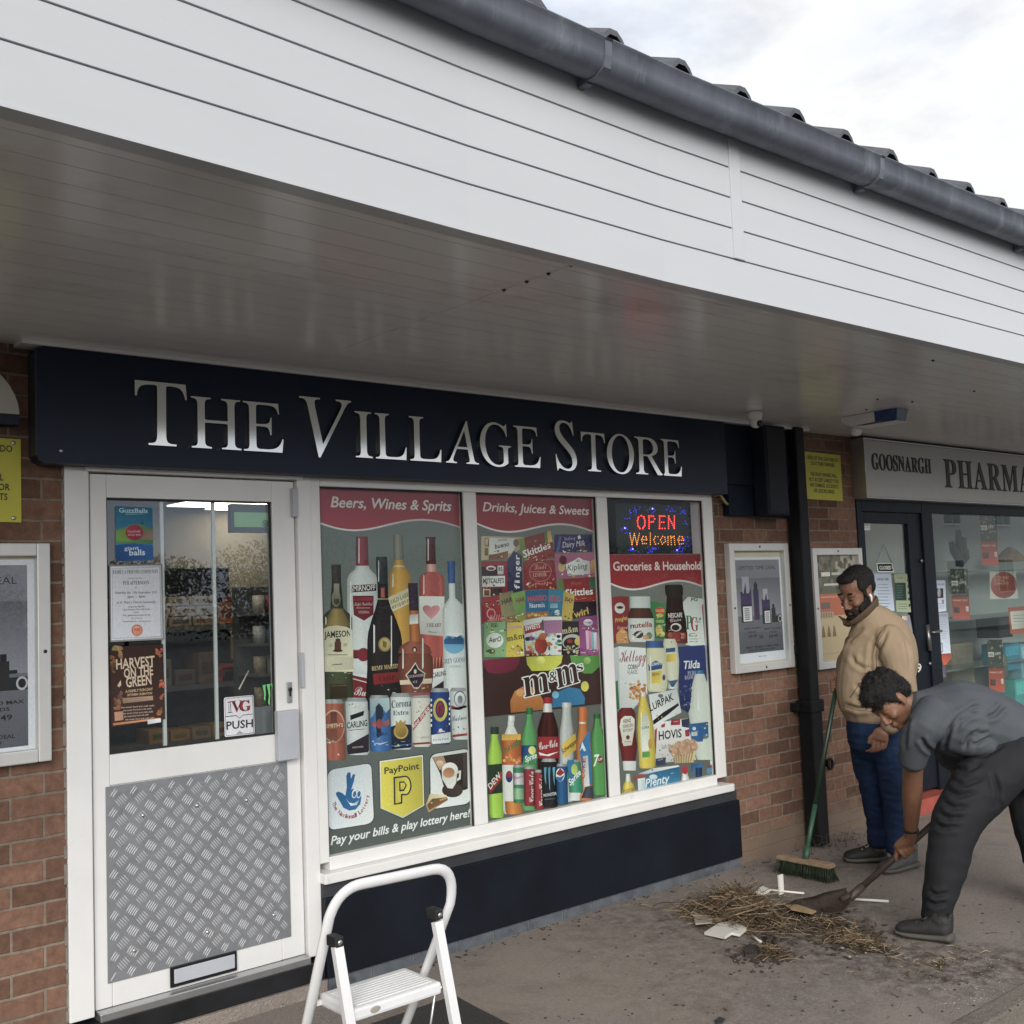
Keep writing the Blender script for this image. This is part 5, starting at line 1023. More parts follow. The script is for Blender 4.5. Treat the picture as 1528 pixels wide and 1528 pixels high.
pts = [(.30, 2.285), (1.201, 2.285)] + [(1.201 - .42 * (1 - math.cos(a)), 2.285 + .26 * math.sin(a)) for a in [i * PI / 2 / 12 for i in range(1, 13)]] + [(.30, 2.545)]
s = MB(); s.prism([(p[0], min(p[1], 2.532)) for p in pts], -.06, -.002); s.build('panel', M['cream_sign'], cs)
MB().box(.30, 1.201, -.061, -.002, 2.248, 2.2845).build('base_strip', M['navy'], cs)

# ================================================================== NOTICE BOARDS
def vape_poster(p, mapf, left=False):
    p.crop = (0, 0, 1)
    def R(a, b, c, d, col, col2=None):
        q = [mapf(a, b), mapf(c, b), mapf(c, d), mapf(a, d)]
        p.raw([q], [[ink(col), ink(col), ink(col2 or col), ink(col2 or col)]])
    def T(t, u0, u1, v, h, col=(34, 34, 36), st=''):
        vv, f = glyphs(t, st, 2); a = min(k[0] for k in vv); b = max(k[0] for k in vv); ch = caph(st)
        A = Vector(mapf(u0, v)); B = Vector(mapf(u1, v)); H = Vector(mapf(u0, v + h)) - A
        pts = [tuple(A + (B - A) * ((k[0] - a) / (b - a)) + H * (k[1] / ch)) for k in vv]
        p.raw([[pts[i] for i in q] for q in f], [ink(col)] * len(f))
    R(-.06, -.10, 1.06, 1.03, (206, 210, 216)); R(0, 0, 1, 1, (84, 86, 94), (120, 122, 132)); 
    p.raw([[mapf(0, .40), mapf(1, .40), mapf(1, .8), mapf(0, .8)]], [[ink((138, 140, 150)), ink((128, 130, 140)), ink((92, 94, 102)), ink((96, 98, 106))]])
    T('LIMITED TIME DEAL', .08, .92, .895, .04, (40, 40, 46))
    U = (60, 40, 86); D = (30, 30, 38)
    R(.10, .33, .34, .66, D); R(.12, .52, .32, .60, U); R(.14, .34, .33, .50, (206, 206, 208)); R(.15, .64, .30, .82, (150, 152, 162))
    p.raw([[mapf(.10, .66), mapf(.16, .62), mapf(.22, .76), mapf(.24, .60), mapf(.34, .70), mapf(.34, .52), mapf(.10, .52)]], [ink(U)])
    for i in range(6): R(.17, .36 + i * .022, .28, .37 + i * .022, (60, 60, 64))
    R(.38, .35, .50, .68, (70, 44, 74), (34, 40, 80)); R(.40, .68, .48, .74, D); R(.42, .74, .46, .76, D)
    R(.56, .30, .74, .56, D); R(.58, .46, .72, .54, U); R(.61, .31, .73, .44, (206, 206, 208)); R(.60, .56, .70, .68, (160, 162, 170))
    p.raw([[mapf(.56, .58), mapf(.62, .55), mapf(.67, .64), mapf(.69, .54), mapf(.74, .50), mapf(.56, .48)]], [ink(U)])
    for i in range(5): R(.63, .325 + i * .022, .71, .334 + i * .022, (60, 60, 64))
    R(.77, .31, .86, .47, (40, 38, 40)); R(.79, .47, .84, .51, D); R(.86, .31, 1.0, .38, (36, 36, 38))
    n = 16; 
    def E(u, v, ru, rv, col): p.raw([[mapf(u + ru * math.cos(2 * PI * i / n), v + rv * math.sin(2 * PI * i / n)) for i in range(n)]], [ink(col)])
    E(.955, .345, .045, .038, (170, 172, 176)); E(.955, .345, .03, .026, (30, 30, 32))
    T('SMART PRE MAX', .14, .50, .255, .018, st='b'); T('FULL KIT', .22, .40, .215, .02, st='b'); T('£9.99', .23, .41, .165, .03, st='b')
    T('IVG PRO MAX' if left else 'SMART PRE MAX', .58, .97, .235, .02, st='b'); T('PODS', .70, .86, .20, .02, st='b'); T('£8.49', .68, .88, .15, .03, st='b')
    for i in range(3): E(.48 + i * .03, .165, .012, .02, (60, 60, 66))
    T('SMART PRE MAX COMBO DEAL', .16, .90, .05, .022, st='b'); T('FULL KIT & PODS £15.99', .22, .80, .018, .022, st='b')
    if left: R(.86, .40, .92, .42, D)
    T('SMART VAPE', .42, .60, -.05, .012, (110, 112, 118), 'b')
def board(label, x0, x1, z0, z1, inner, dep, paper, left=False):
    t = thing('notice_board', label, 'notice board', ((x0 + x1) / 2, 0, z0))
    fw = .045
    s = MB()
    for (a, b, c, d) in ((x0, x0 + fw, z0, z1), (x1 - fw, x1, z0, z1), (x0 + fw + .0005, x1 - fw - .0005, z1 - fw, z1), (x0 + fw + .0005, x1 - fw - .0005, z0, z0 + fw)): s.box(a, b, -dep, -.002, c, d, .004)
    s.build('frame', M['notice_alu'], t)
    MB().box(x0 + fw, x1 - fw, -.010, -.003, z0 + fw, z1 - fw).build('backing', M['cream'], t)
    for (fx, fz) in ((.5, 1), (.5, 0), (0, .5), (1, .5)): MB().lathe((x0 + .02 + fx * (x1 - x0 - .04), -dep - .003, z0 + .02 + fz * (z1 - z0 - .04)), [(.006, 0), (.007, .004)], 8, 'y').build('lock', M['black_gloss'], t)
    p = Print(-.0105); a, b, c, d = inner
    paper(p, lambda u, v: (a + (b - a) * u, c + (d - c) * v))
    p.build('poster', M['paper'], t)
    MB().box(x0 + fw, x1 - fw, -dep + .010, -dep + .013, z0 + fw, z1 - fw).build('pane', M['board_glass'], t)
    return t
M['board_glass'] = glass_mat('board_glazing', (.96, .97, .97), 0, .4)
board('notice board with grey LIMITED TIME DEAL poster beside the shop window', 5.128, 5.700, 1.078, 1.832, (5.205, 5.640, 1.185, 1.735), .045, lambda p, f: vape_poster(p, f))
board('notice board cut off at the left edge beside the shop door', .745, 1.307, 1.068, 1.832, (.80, 1.238, 1.126, 1.757), .045, lambda p, f: vape_poster(p, f, True))
def xmas_poster(p, f):
    def R(a, b, c, d, col, col2=None): p.raw([[f(a, b), f(c, b), f(c, d), f(a, d)]], [[ink(col), ink(col), ink(col2 or col), ink(col2 or col)]])
    R(0, 0, 1, 1, (186, 164, 124)); R(.03, .62, 1, 1, (96, 98, 80), (120, 112, 96)); R(.5, .82, 1, 1, (170, 160, 140))
    random.seed(9)
    for i in range(60):
        u, v = random.uniform(.05, .95), random.uniform(.66, .98); r = random.uniform(.02, .06); n = 7
        p.raw([[f(u + r * math.cos(2 * PI * k / n), v + r * .7 * math.sin(2 * PI * k / n)) for k in range(n)]], [ink(random.choice([(84, 92, 66), (110, 104, 84), (70, 78, 56), (130, 122, 100), (90, 84, 70)]))])
    R(.15, .80, .36, .84, (214, 212, 200)); R(.40, .81, .62, .835, (190, 190, 176)); R(.2, .71, .7, .73, (200, 200, 190))
    R(.06, .42, 1, .63, (186, 96, 62)); R(.12, .595, .9, .607, (214, 150, 120)); R(.10, .49, .32, .55, (110, 96, 92)); R(.60, .49, .70, .53, (206, 190, 176))
    R(.06, .40, .40, .46, (170, 146, 116)); 
    for i in range(5): R(.08 + i * .06, .405, .11 + i * .06, .45, (140, 110, 86))
    for i in range(3):
        u = .08 + i * .13; p.raw([[f(u, .22), f(u + .09, .22), f(u + .07, .30), f(u + .045, .335), f(u + .02, .30)]], [ink((126, 104, 72))])
    R(.06, .06, .6, .063, (140, 120, 90))
t = board('notice board behind the man in the tan jacket, orange and cream poster', 5.960, 6.522, 1.040, 1.802, (6.01, 6.475, 1.09, 1.755), .04, xmas_poster)

# ================================================================== FIXTURES ON THE WALL AND SOFFIT
dp = thing('drainpipe', 'black square drainpipe running down the brick wall', 'drainpipe', (5.80, -.08, 0))
xa = 5.765
s = MB().box(5.738, 5.828, -.118, -.030, .86, 2.546, .008); s.build('upper_pipe', M['pipe'], dp)
s = MB().box(5.728, 5.838, -.122, -.030, .01, .8595, .008); s.build('lower_pipe', M['pipe'], dp)
MB().box(5.715, 5.850, -.132, -.022, .80, .875, .008).build('socket', M['pipe'], dp)
for z in (1.18, 2.15):
    MB().box(5.695, 5.735, -.05, -.002, z - .03, z + .03, .006).build('bracket', M['pipe'], dp)
s = MB().box(5.680, 5.7145, -.06, -.002, .81, .86, .006); s.build('bracket', M['pipe'], dp)
rg = thing('wall_ring', 'small black iron ring fixed low on the wall behind the broom', 'ring', (5.9, -.02, .52))
q = at(1239, 1140, -.02); s = MB(); s.tube([q + Vector((.026 * math.cos(a), 0, .03 * math.sin(a))) for a in [i * 2 * PI / 20 for i in range(20)]], .009, 6, closed=True); s.box(q.x - .04, q.x - .018, -.03, -.002, q.z - .012, q.z + .03); s.build('ring', M['pipe'], rg)
cc = thing('security_camera', 'small white dome security camera under the soffit by the navy sign', 'camera', (5.02, -.355, 2.5))
s = MB().lathe((5.02, -.355, 2.498), [(.030, 0), (.040, .008), (.044, .03), (.046, .0475)], 18); s.build('base', M['white_pvc'], cc)
s = MB().ell((5.02, -.362, 2.488), (.036, .036, .034), seg=16, rings=10); s.build('ball', M['white_pvc'], cc)
s = MB().lathe((5.013, -.403, 2.476), [(.017, 0), (.019, .014)], 14, 'y'); s.build('lens', M['black_gloss'], cc)
al = thing('wall_light', 'white wedge shaped light with blue lens under the soffit by the pharmacy sign', 'light fitting', (5.75, -.6, 2.5))
s = MB(); pr = [(-.48, 2.546), (-.48, 2.515), (-.54, 2.484), (-.70, 2.488), (-.70, 2.546)]
vs = [(5.68, y, z) for y, z in pr] + [(5.79, y, z) for y, z in pr]; n = len(pr)
s.add(vs, [(j, j + n, (j + 1) % n + n, (j + 1) % n) for j in range(n)] + [tuple(range(n)), tuple(range(2 * n - 1, n - 1, -1))]); s.build('housing', M['white_pvc'], al)
s = MB(); vs = [(5.678, -.7005, 2.488), (5.792, -.7005, 2.488), (5.797, -.7005, 2.546), (5.673, -.7005, 2.546), (5.686, -.83, 2.478), (5.784, -.83, 2.478), (5.794, -.845, 2.546), (5.676, -.845, 2.546)]
s.add(vs, [(0, 1, 2, 3), (7, 6, 5, 4), (0, 4, 5, 1), (1, 5, 6, 2), (2, 6, 7, 3), (3, 7, 4, 0)]); s.build('lens', mat('blue_lens', (.035, .07, .17), .2, var=.3, vscale=20), al)
MB().box(5.672, 5.798, -.835, -.58, 2.4745, 2.4765).build('trim', M['white_pvc'], al)
MB().ell((5.735, -.54, 2.462), (.034, .034, .032), seg=14, rings=8).build('sensor', M['white_pvc'], al)

# ================================================================== NOTICES ON THE SHOP DOOR
def flat(name, label, cat, Y, fn, m=None, **k):
    p = Print(Y); fn(p); o = p.build(name, m or M['paper']); return tag(o, label, cat, **k)
def balls(p):
    p.crop = (150, 730, .15054)
    p.poly([(150, 165), (515, 185), (525, 700), (150, 705)], (36, 118, 150)); p.text('GuzzBalls', 182, 230, 468, 236, 44, (170, 206, 214), 'b'); p.rect(250, 244, 430, 250, (120, 176, 190))
    p.poly([(150, 400), (250, 372), (320, 345), (420, 350), (520, 392), (525, 540), (150, 535)], (80, 130, 90)); p.poly([(155, 420), (240, 395), (300, 420), (300, 520), (160, 510)], (110, 150, 60)); p.poly([(390, 400), (515, 410), (520, 500), (400, 500)], (130, 110, 96)); p.ell(335, 428, 88, 78, (150, 50, 66)); p.text('Hundreds', 270, 430, 395, 428, 26, (196, 150, 160), 'b'); p.text('to be won', 272, 462, 400, 460, 24, (196, 150, 160), 'b'); p.poly([(405, 350), (415, 300), (428, 350)], (40, 80, 110))
    p.poly([(150, 555), (330, 535), (522, 560), (525, 690), (510, 705), (160, 712), (150, 690)], (34, 84, 142)); p.text('giant', 235, 604, 380, 598, 36, (176, 196, 216), 'b'); p.text('balls', 285, 656, 442, 652, 56, (190, 206, 222), 'b')
flat('door_poster', 'small blue poster with red ball at the top of the shop door glass', 'poster', .0288, balls)
def pub(p):
    p.crop = (150, 730, .15054)
    p.poly([(85, 752), (610, 738), (630, 1490), (95, 1515)], (120, 122, 122)); p.poly([(98, 766), (600, 752), (616, 1474), (108, 1498)], (184, 190, 198)); p.poly([(112, 784), (588, 770), (602, 1460), (120, 1482)], (140, 142, 142)); p.poly([(116, 788), (584, 774), (598, 1456), (124, 1478)], (188, 194, 202))
    for t, a, b, y, h, st in (('FAMILY & FRIENDS COMMUNITY', 122, 572, 838, 34, 's'), ('will be having a', 275, 425, 892, 16, ''), ('PUB AFTERNOON', 222, 480, 948, 36, 's'), ('on', 338, 362, 985, 16, 'b'), ('Saturday the 13th September 2025', 142, 562, 1038, 24, 's'), ('2pm  -  6pm', 264, 440, 1078, 24, 'b'), ("at St. Mary's Church Goosnargh", 160, 545, 1134, 24, 's'), ('Hosted by Real Ale', 272, 436, 1174, 16, 'b'), ('Cakes, Prosecco, Wine, Soft Drinks', 216, 490, 1202, 16, 'b'), ('& more', 332, 380, 1228, 14, 'b'), ('Fun, games and music for all', 224, 488, 1258, 16, 'b'), ('Free Entry', 306, 412, 1290, 18, ''), ('Everyone welcome - come and join us', 220, 495, 1318, 14, 'b')):
        p.text(t, a, y, b, y - 6 + (0), h, (70, 66, 74), st)
    p.ell(362, 1398, 56, 58, (190, 92, 70)); p.ell(362, 1398, 44, 46, (206, 140, 110)); p.text('FREE', 330, 1408, 394, 1404, 26, (150, 60, 50), 'b')
flat('door_notice', 'framed white typed notice in the middle of the shop door glass', 'notice', .0286, pub)
def harvest(p):
    p.crop = (0, 900, .41102)
    p.poly([(398, 160), (592, 148), (600, 420), (402, 452)], (58, 40, 34)); random.seed(4)
    for (x, y, r, c) in ((425, 180, 30, (130, 100, 70)), (578, 178, 20, (170, 86, 50)), (415, 235, 22, (96, 66, 46)), (585, 292, 18, (176, 84, 48)), (430, 340, 24, (110, 76, 54)), (588, 340, 14, (150, 80, 50)), (425, 370, 24, (126, 90, 64)), (580, 390, 18, (130, 84, 56)), (410, 205, 18, (120, 84, 54))):
        for k in range(7): p.ell(x + random.uniform(-r, r) * .5, y + random.uniform(-r, r) * .7, r * .4, r * .25, tuple(min(255, int(v * random.uniform(.8, 1.2))) for v in c), rot=random.random() * 3, n=6)
    p.text('HARVEST', 422, 240, 562, 226, 36, (196, 176, 150), 'b'); p.text('ON THE', 450, 272, 556, 260, 34, (196, 176, 150), 'b'); p.text('GREEN', 458, 306, 550, 294, 36, (196, 176, 150), 'b'); p.poly([(425, 300), (438, 280), (440, 298), (432, 306)], (196, 176, 150))
    p.text('A FAMILY FUN DAY', 455, 326, 555, 316, 10, (190, 160, 120), 'b'); p.text('SEPTEMBER CELEBRATION', 462, 338, 552, 330, 8, (190, 160, 120), 'b'); p.poly([(445, 345), (555, 336), (556, 352), (446, 364)], (150, 122, 100))
    for i, (a, b) in enumerate(((440, 560), (448, 550), (446, 556), (450, 540), (455, 560))): p.text('live music food and craft stalls', a, 382 + i * 11, b, 374 + i * 11, 6, (176, 156, 140), 'b')
    p.poly([(415, 396), (446, 392), (448, 424), (417, 428)], (176, 130, 104)); p.poly([(410, 436), (580, 416), (580, 422), (411, 444)], (196, 130, 80)); p.poly([(535, 424), (584, 418), (584, 432), (536, 440)], (206, 206, 206))
flat('door_poster', 'brown autumn poster reading HARVEST ON THE GREEN low on the shop door', 'poster', .0287, harvest)
def push(p):
    p.crop = (230, 740, .25526)
    p.rrect([(404, 1176), (584, 1160), (592, 1394), (410, 1412)], (60, 60, 64), .06, 3); p.rrect([(407, 1179), (581, 1163), (589, 1391), (413, 1409)], (196, 198, 202), .06, 3); p.rrect([(412, 1184), (576, 1168), (584, 1386), (418, 1404)], (100, 100, 104), .06, 3); p.rrect([(415, 1187), (573, 1171), (581, 1383), (421, 1401)], (200, 202, 206), .06, 3)
    p.poly([(416, 1288), (480, 1281), (498, 1296), (520, 1278), (578, 1272), (578, 1277), (520, 1284), (498, 1302), (480, 1287), (416, 1294)], (110, 110, 114))
    p.text('I', 428, 1270, 458, 1266, 66, (44, 44, 46), 's'); p.text('I', 434, 1264, 452, 1261, 54, (190, 192, 196), 's'); p.text('V', 448, 1266, 516, 1260, 66, (110, 26, 36), 's'); p.text('G', 498, 1262, 568, 1252, 62, (60, 22, 28), 's'); p.text('G', 504, 1256, 562, 1248, 52, (150, 36, 48), 's')
    p.text('PUSH', 422, 1366, 578, 1350, 46, (34, 36, 44), 'b'); p.poly([(478, 1392), (500, 1372), (520, 1388)], (140, 140, 144))
flat('door_sticker', 'white IVG PUSH sticker at the bottom right of the door glass', 'sticker', .0288, push)
def claw(p):
    p.crop = (230, 740, .25526); c = (90, 200, 110)
    for i, (x, l) in enumerate(((650, 1200), (676, 1225), (702, 1214))):
        x -= 6; p.poly([(x - 12, 1106 - i * 4), (x + 12, 1102 - i * 4), (x + 6, 1120), (x + 9, 1160), (x + 5, l - 24), (x + 7, l), (x - 3, l - 14), (x + 1, 1168), (x - 5, 1130)], c)
flat('door_sticker', 'small green three clawed sticker near the door handle', 'sticker', .0288, claw)
def straw_st(p):
    p.crop = (230, 740, .25526); p.poly([(492, 1128), (550, 1018), (556, 1022), (500, 1132)], (150, 150, 140))
flat('door_sticker', 'thin pale strip stuck slantwise on the shop door glass', 'sticker', .0288, straw_st)
dd = thing('display_screen', 'small green backlit screen hung at the top right inside the door glass', 'screen', (2.1, .06, 1.93))
pa, pb = at(343, 748, .06), at(410, 795, .06)
MB().box(pa.x, pb.x, .050, .085, pb.z, pa.z - .01, .004).build('case', mat('dark_green_case', (.03, .045, .035), .5), dd)
MB().box(pa.x + .012, pb.x - .006, .0465, .0495, pb.z + .022, pa.z - .045).build('screen', mat('green_screen', (.13, .25, .11), .4, emit=.35), dd)
p = Print(.0462); p.crop = (230, 740, .25526); p.ell(650, 162, 17, 22, (40, 60, 44)); p.ell(650, 162, 13, 18, (90, 120, 84)); p.text('6', 643, 176, 658, 176, 26, (40, 60, 44), 'b'); p.build('digit', M['paper'], dd)

# ================================================================== GLOWING OPEN SIGN
ol = thing('led_sign', 'glowing LED sign reading OPEN Welcome in red, orange and blue dots', 'LED sign', (4.7, .08, 1.8))
qa, qb = at(921, 757, .08), at(1030, 826, .08)
MB().box(4.32, 4.92, .074, .094, 1.775, 2.06, .004).build('board', mat('black_led_board', (.010, .012, .012), .5), ol)
def dots(name, pts, rgb, e, r):
    s = MB()
    for (px, py) in pts:
        q = at(px, py, .072); s.ell((q.x, .072, q.z), (r, r * .8, r), seg=6, rings=4)
    m = mat(name, rgb, .4, emit=e); s.build(name, m, ol)
def seglist(strokes, step):
    out = []
    for st in strokes:
        for a, b in zip(st, st[1:]):
            L = math.hypot(b[0] - a[0], b[1] - a[1]); n = max(1, round(L / step))
            for i in range(n + 1): out.append((a[0] + (b[0] - a[0]) * i / n, a[1] + (b[1] - a[1]) * i / n))
    return out
def E7(pts): return [(890 + x * .15708, 720 + y * .15708) for x, y in pts]
OPN = [[(400, 330), (425, 315), (448, 325), (460, 360), (458, 410), (440, 436), (412, 436), (395, 410), (390, 365), (400, 330)], [(500, 436), (500, 318)], [(500, 318), (540, 320), (552, 345), (540, 372), (505, 378)], [(600, 436), (600, 318)], [(600, 318), (650, 320)], [(600, 376), (640, 378)], [(600, 436), (650, 436)], [(685, 436), (686, 318)], [(686, 330), (738, 425)], [(740, 436), (740, 318)]]
dots('red_dots', E7(seglist(OPN, 20)), (.95, .05, .04), 2.2, .0040); 
WEL = [[(318, 485), (338, 590)], [(338, 590), (360, 485)], [(360, 485), (385, 590)], [(385, 590), (408, 485)], [(430, 545), (478, 545), (470, 515), (445, 512), (430, 540), (440, 580), (475, 580)], [(512, 480), (512, 590)], [(585, 515), (560, 512), (545, 545), (560, 585), (588, 580)], [(630, 512), (608, 545), (625, 585), (655, 560), (650, 520), (630, 512)], [(680, 590), (680, 515)], [(680, 520), (705, 510), (712, 590)], [(712, 525), (738, 512), (745, 590)], [(775, 548), (825, 548), (815, 515), (790, 512), (775, 545), (788, 585), (825, 580)]]
dots('orange_dots', E7(seglist(WEL, 19)), (.9, .34, .07), 1.1, .0033)
random.seed(8); bl = []
for cx, cy, n in ((530, 250, 12), (350, 270, 12), (700, 262, 10), (830, 275, 11), (270, 435, 10), (285, 480, 5), (345, 635, 13), (530, 640, 22), (780, 640, 20), (845, 540, 10), (845, 380, 6), (400, 250, 4), (860, 600, 5), (290, 350, 4)):
    for k in range(n): bl.append((cx + random.gauss(0, 24), cy + random.gauss(0, 15)))
dots('blue_dots', E7(bl), (.05, .05, .95), 1.1, .0024)
dots('blue_dots', E7([(533, 248), (270, 433), (345, 632), (765, 642)]), (.25, .25, 1.0), 3.0, .0045)

# ================================================================== GOODS INSIDE THE SHOP (seen through the door)
M['card'] = mat('cardboard', (.26, .17, .10), .8, var=.2, vscale=8)
random.seed(31)
ca, cb_ = at(247, 936, 2.12), at(372, 936, 2.12); SZ = ca.z; CX = ca.x
shf = thing('shelf_unit', 'dark shop shelving seen through the door glass', 'shelves', (2.8, 2.2, .12))
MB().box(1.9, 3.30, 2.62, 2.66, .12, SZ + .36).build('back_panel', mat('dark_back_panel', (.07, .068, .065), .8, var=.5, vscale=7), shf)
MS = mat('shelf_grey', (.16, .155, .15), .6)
SH = [SZ, SZ - .34, SZ - .66]
for z in SH: MB().box(1.9, 3.30, 2.08, 2.615, z - .03, z).build('shelf', MS, shf)
def carton(x, y, z, w_, d_, h_, rgb, label, cat, grp, rot=0.):
    t = thing('carton', label, cat, (x, y, z), grp)
    m = mat('carton', rgb, .7, var=.2, vscale=14)
    MB().box(x, x + w_, y, y + d_, z, z + h_, .004).build('box_body', m, t)
    MB().box(x + .02, x + w_ - .02, y - .0015, y - .0003, z + h_ * .3, z + h_ * .7).build('box_label', mat('carton_label', tuple(v * random.uniform(.35, .7) for v in rgb), .6, var=.5, vscale=60), t)
cw = (at(322, 930, 2.12).x - CX) / 2.05; chh = (at(300, 888, 2.12).z - SZ) / 3
for row in range(3):
    for c in range(-2, 2):
        carton(CX + .01 + c * cw + (row % 2) * .02 + random.uniform(-.006, .006), 2.10, SZ + .001 + row * chh, cw - .012, .3, chh - .006, random.choice([(.46, .34, .22), (.52, .41, .28), (.42, .30, .19)]), 'brown flat carton stacked on the shelf seen through the door', 'carton', 'brown cartons on the shop shelf')
RX = CX + 2.1 * cw
carton(RX, 2.10, SZ + .001, .11, .25, .13, (.50, .20, .11), 'orange red packet at the end of the carton stack', 'packet', None)
carton(RX + .13, 2.12, SZ + .001, .13, .2, .16, (.45, .07, .05), 'red packet to the right of the carton stack', 'packet', None)
carton(RX + .28, 2.10, SZ + .001, .16, .2, .06, (.6, .46, .36), 'low pale packet on the right end of the shelf', 'packet', None)
q = at(320, 985, 2.1); carton(q.x, 2.10, SH[1] + .001, .14, .2, .10, (.45, .06, .05), 'red packet on the shelf below the cartons', 'packet', None)
q = at(368, 972, 1.9); carton(q.x, 1.95, q.z - .05, .12, .16, .13, (.44, .30, .14), 'small cardboard box near the sloping strip', 'packet', None)
for i in range(7):
    carton(CX - .1 + i * .145, 2.10, SH[1] + .001, .125, .2, random.uniform(.05, .18), random.choice([(.16, .13, .10), (.2, .12, .08), (.1, .1, .11), (.2, .18, .14)]), 'low dull packet on the middle shelf inside the shop', 'packet', 'dull packets on the middle shelf')
for i in range(8):
    carton(CX - .12 + i * .13, 2.09, SH[2] + .001, .115, .2, random.uniform(.04, .08), random.choice([(.50, .28, .08), (.52, .34, .12), (.4, .28, .16)]), 'low orange packet on the bottom shelf inside the shop', 'packet', 'orange packets on the bottom shelf')
ra, rb = at(374, 870, 1.55), at(409, 870, 1.55)
rk = thing('tin_rack', 'rack crowded with small bright tins at the right inside the door', 'rack', (rb.x, 1.6, .12))
MB().box(ra.x, rb.x + .3, 1.74, 1.78, .12, ra.z - .02).build('rack_back', mat('rack_back', (.10, .10, .095), .8, var=.4, vscale=9), rk)
for i in range(4):
    z = ra.z - .17 - i * .17
    MB().box(ra.x, rb.x + .3, 1.5, 1.735, z - .012, z).build('rack_shelf', MS, rk)
    for j in range(4):
        xx = ra.x + .05 + j * .082; t = thing('tin', 'small tin on the rack at the right inside the door', 'tin', (xx, 1.56, z), 'tins on the rack')
        MB().lathe((xx, 1.56, z), [(.034, 0), (.034, .10)], 12).build('tin_body', mat('tin', random.choice([(.5, .5, .48), (.38, .08, .06), (.45, .36, .26), (.2, .22, .3), (.55, .5, .42)]), .35, var=.4, vscale=40), t)
M['lit'] = mat('lit_panel', (1, .92, .76), .5, emit=4)
x, y = 2.35, 1.25  # extra unseen panel, added to brighten the cartons on the shelf
t = thing('ceiling_light', 'added ceiling panel just inside the shop, out of view, lighting the shelf cartons', 'ceiling light', (x, y, 2.44))
MB().box(x - .31, x + .31, y - .31, y + .31, 2.437, 2.449).build('light_frame', M['white_pvc'], t); MB().box(x - .29, x + .29, y - .29, y + .29, 2.430, 2.4365).build('diffuser', M['lit'], t)
for (pxa, pya, pxb, pyb, lab) in ((228, 773, 264, 789, 'lit ceiling panel nearest the small blue door poster'), (296, 746, 346, 759, 'lit ceiling panel by the green screen above the door'), (150, 792, 174, 806, 'lit ceiling panel farthest back in the shop')):
    q0, q1 = gr(pxa, (pya + pyb) / 2, 2.43), gr(pxb, (pya + pyb) / 2, 2.43); x, y = (q0.x + q1.x) / 2, min(4.6, (q0.y + q1.y) / 2)
    t = thing('ceiling_light', lab, 'ceiling light', (x, y, 2.44))
    MB().box(x - .31, x + .31, y - .31, y + .31, 2.437, 2.449).build('light_frame', M['white_pvc'], t)
    MB().box(x - .29, x + .29, y - .29, y + .29, 2.430, 2.4365).build('diffuser', M['lit'], t)

# ================================================================== PHARMACY NOTICES AND DISPLAY
cl = thing('closed_sign', 'small black CLOSED sign hanging on a string in the pharmacy door', 'sign', (6.85, .01, 1.75))
def closed(p):
    p.crop = (1228, 680, .19634)
    p.poly([(406, 816), (526, 816), (540, 884), (416, 884)], (206, 206, 200)); p.poly([(413, 822), (521, 822), (533, 878), (422, 878)], (30, 32, 32)); p.text('CLOSED', 430, 864, 520, 864, 26, (214, 214, 208), 'b')
p = Print(.0205); closed(p); p.build('sign_face', M['paper'], cl)
a, b, c = at(1309, 840, .0205), at(1319, 812, .0205), at(1331, 840, .0205)
MB().tube([a, b, c], .0028, 5).build('string', mat('string', (.35, .35, .33), .7), cl)
def pl(name, label, cat, Y, fn): return flat(name, label, cat, Y, fn)
def f1(p): p.crop = (1228, 680, .19634); p.poly([(272, 506), (356, 508), (360, 566), (276, 566)], (196, 200, 204)); p.text('PLEASE', 285, 532, 345, 533, 14, (120, 124, 130), 'b'); p.text('wait here', 285, 552, 348, 553, 12, (130, 134, 140))
pl('door_notice', 'small white label in the top corner of the pharmacy door', 'notice', .0195, f1)
def f2(p):
    p.crop = (1228, 680, .19634); p.poly([(372, 896), (516, 896), (545, 1180), (400, 1180)], (176, 190, 206)); p.text('OPENING TIMES', 410, 948, 500, 948, 18, (80, 90, 110), 'b')
    for i in range(8): p.rect(412 + i * 2, 975 + i * 24, 490 + (i * 7) % 23, 981 + i * 24, (130, 140, 156))
pl('door_notice', 'white paper notice under the CLOSED sign in the pharmacy door', 'notice', .0195, f2)
def f3(p):
    p.crop = (1228, 680, .19634); p.poly([(540, 896), (640, 898), (670, 1190), (560, 1185)], (150, 160, 130)); p.poly([(546, 965), (628, 965), (636, 1100), (552, 1100)], (40, 66, 56)); p.rect(560, 925, 610, 932, (110, 120, 96))
    for i in range(5): p.ell(645 + i * 3, 945 + i * 48, 7, 12, (40, 60, 50))
    for i in range(6): p.rect(560, 985 + i * 18, 615 - (i * 5) % 17, 990 + i * 18, (84, 110, 96))
    for i in range(3): p.rect(570, 1125 + i * 18, 640, 1130 + i * 18, (110, 120, 96))
pl('door_notice', 'pale green leaflet with dark panel on the pharmacy door', 'notice', .0195, f3)
def f4(p): p.crop = (1228, 680, .19634); p.poly([(596, 1212), (660, 1210), (700, 1440), (640, 1440)], (150, 150, 160)); p.poly([(600, 1220), (640, 1218), (645, 1250), (605, 1250)], (200, 190, 170)); p.rect(640, 1415, 700, 1440, (200, 206, 210))
pl('door_notice', 'grey leaflet low in the pharmacy door beside the tan jacket', 'notice', .0195, f4)
def num(p): p.crop = (1040, 580, .31937); p.text('69', 1002, 1324, 1050, 1324, 40, (206, 200, 186), 'b')
pl('house_number', 'pale number 69 on the dark pharmacy door', 'number', .0032, num)
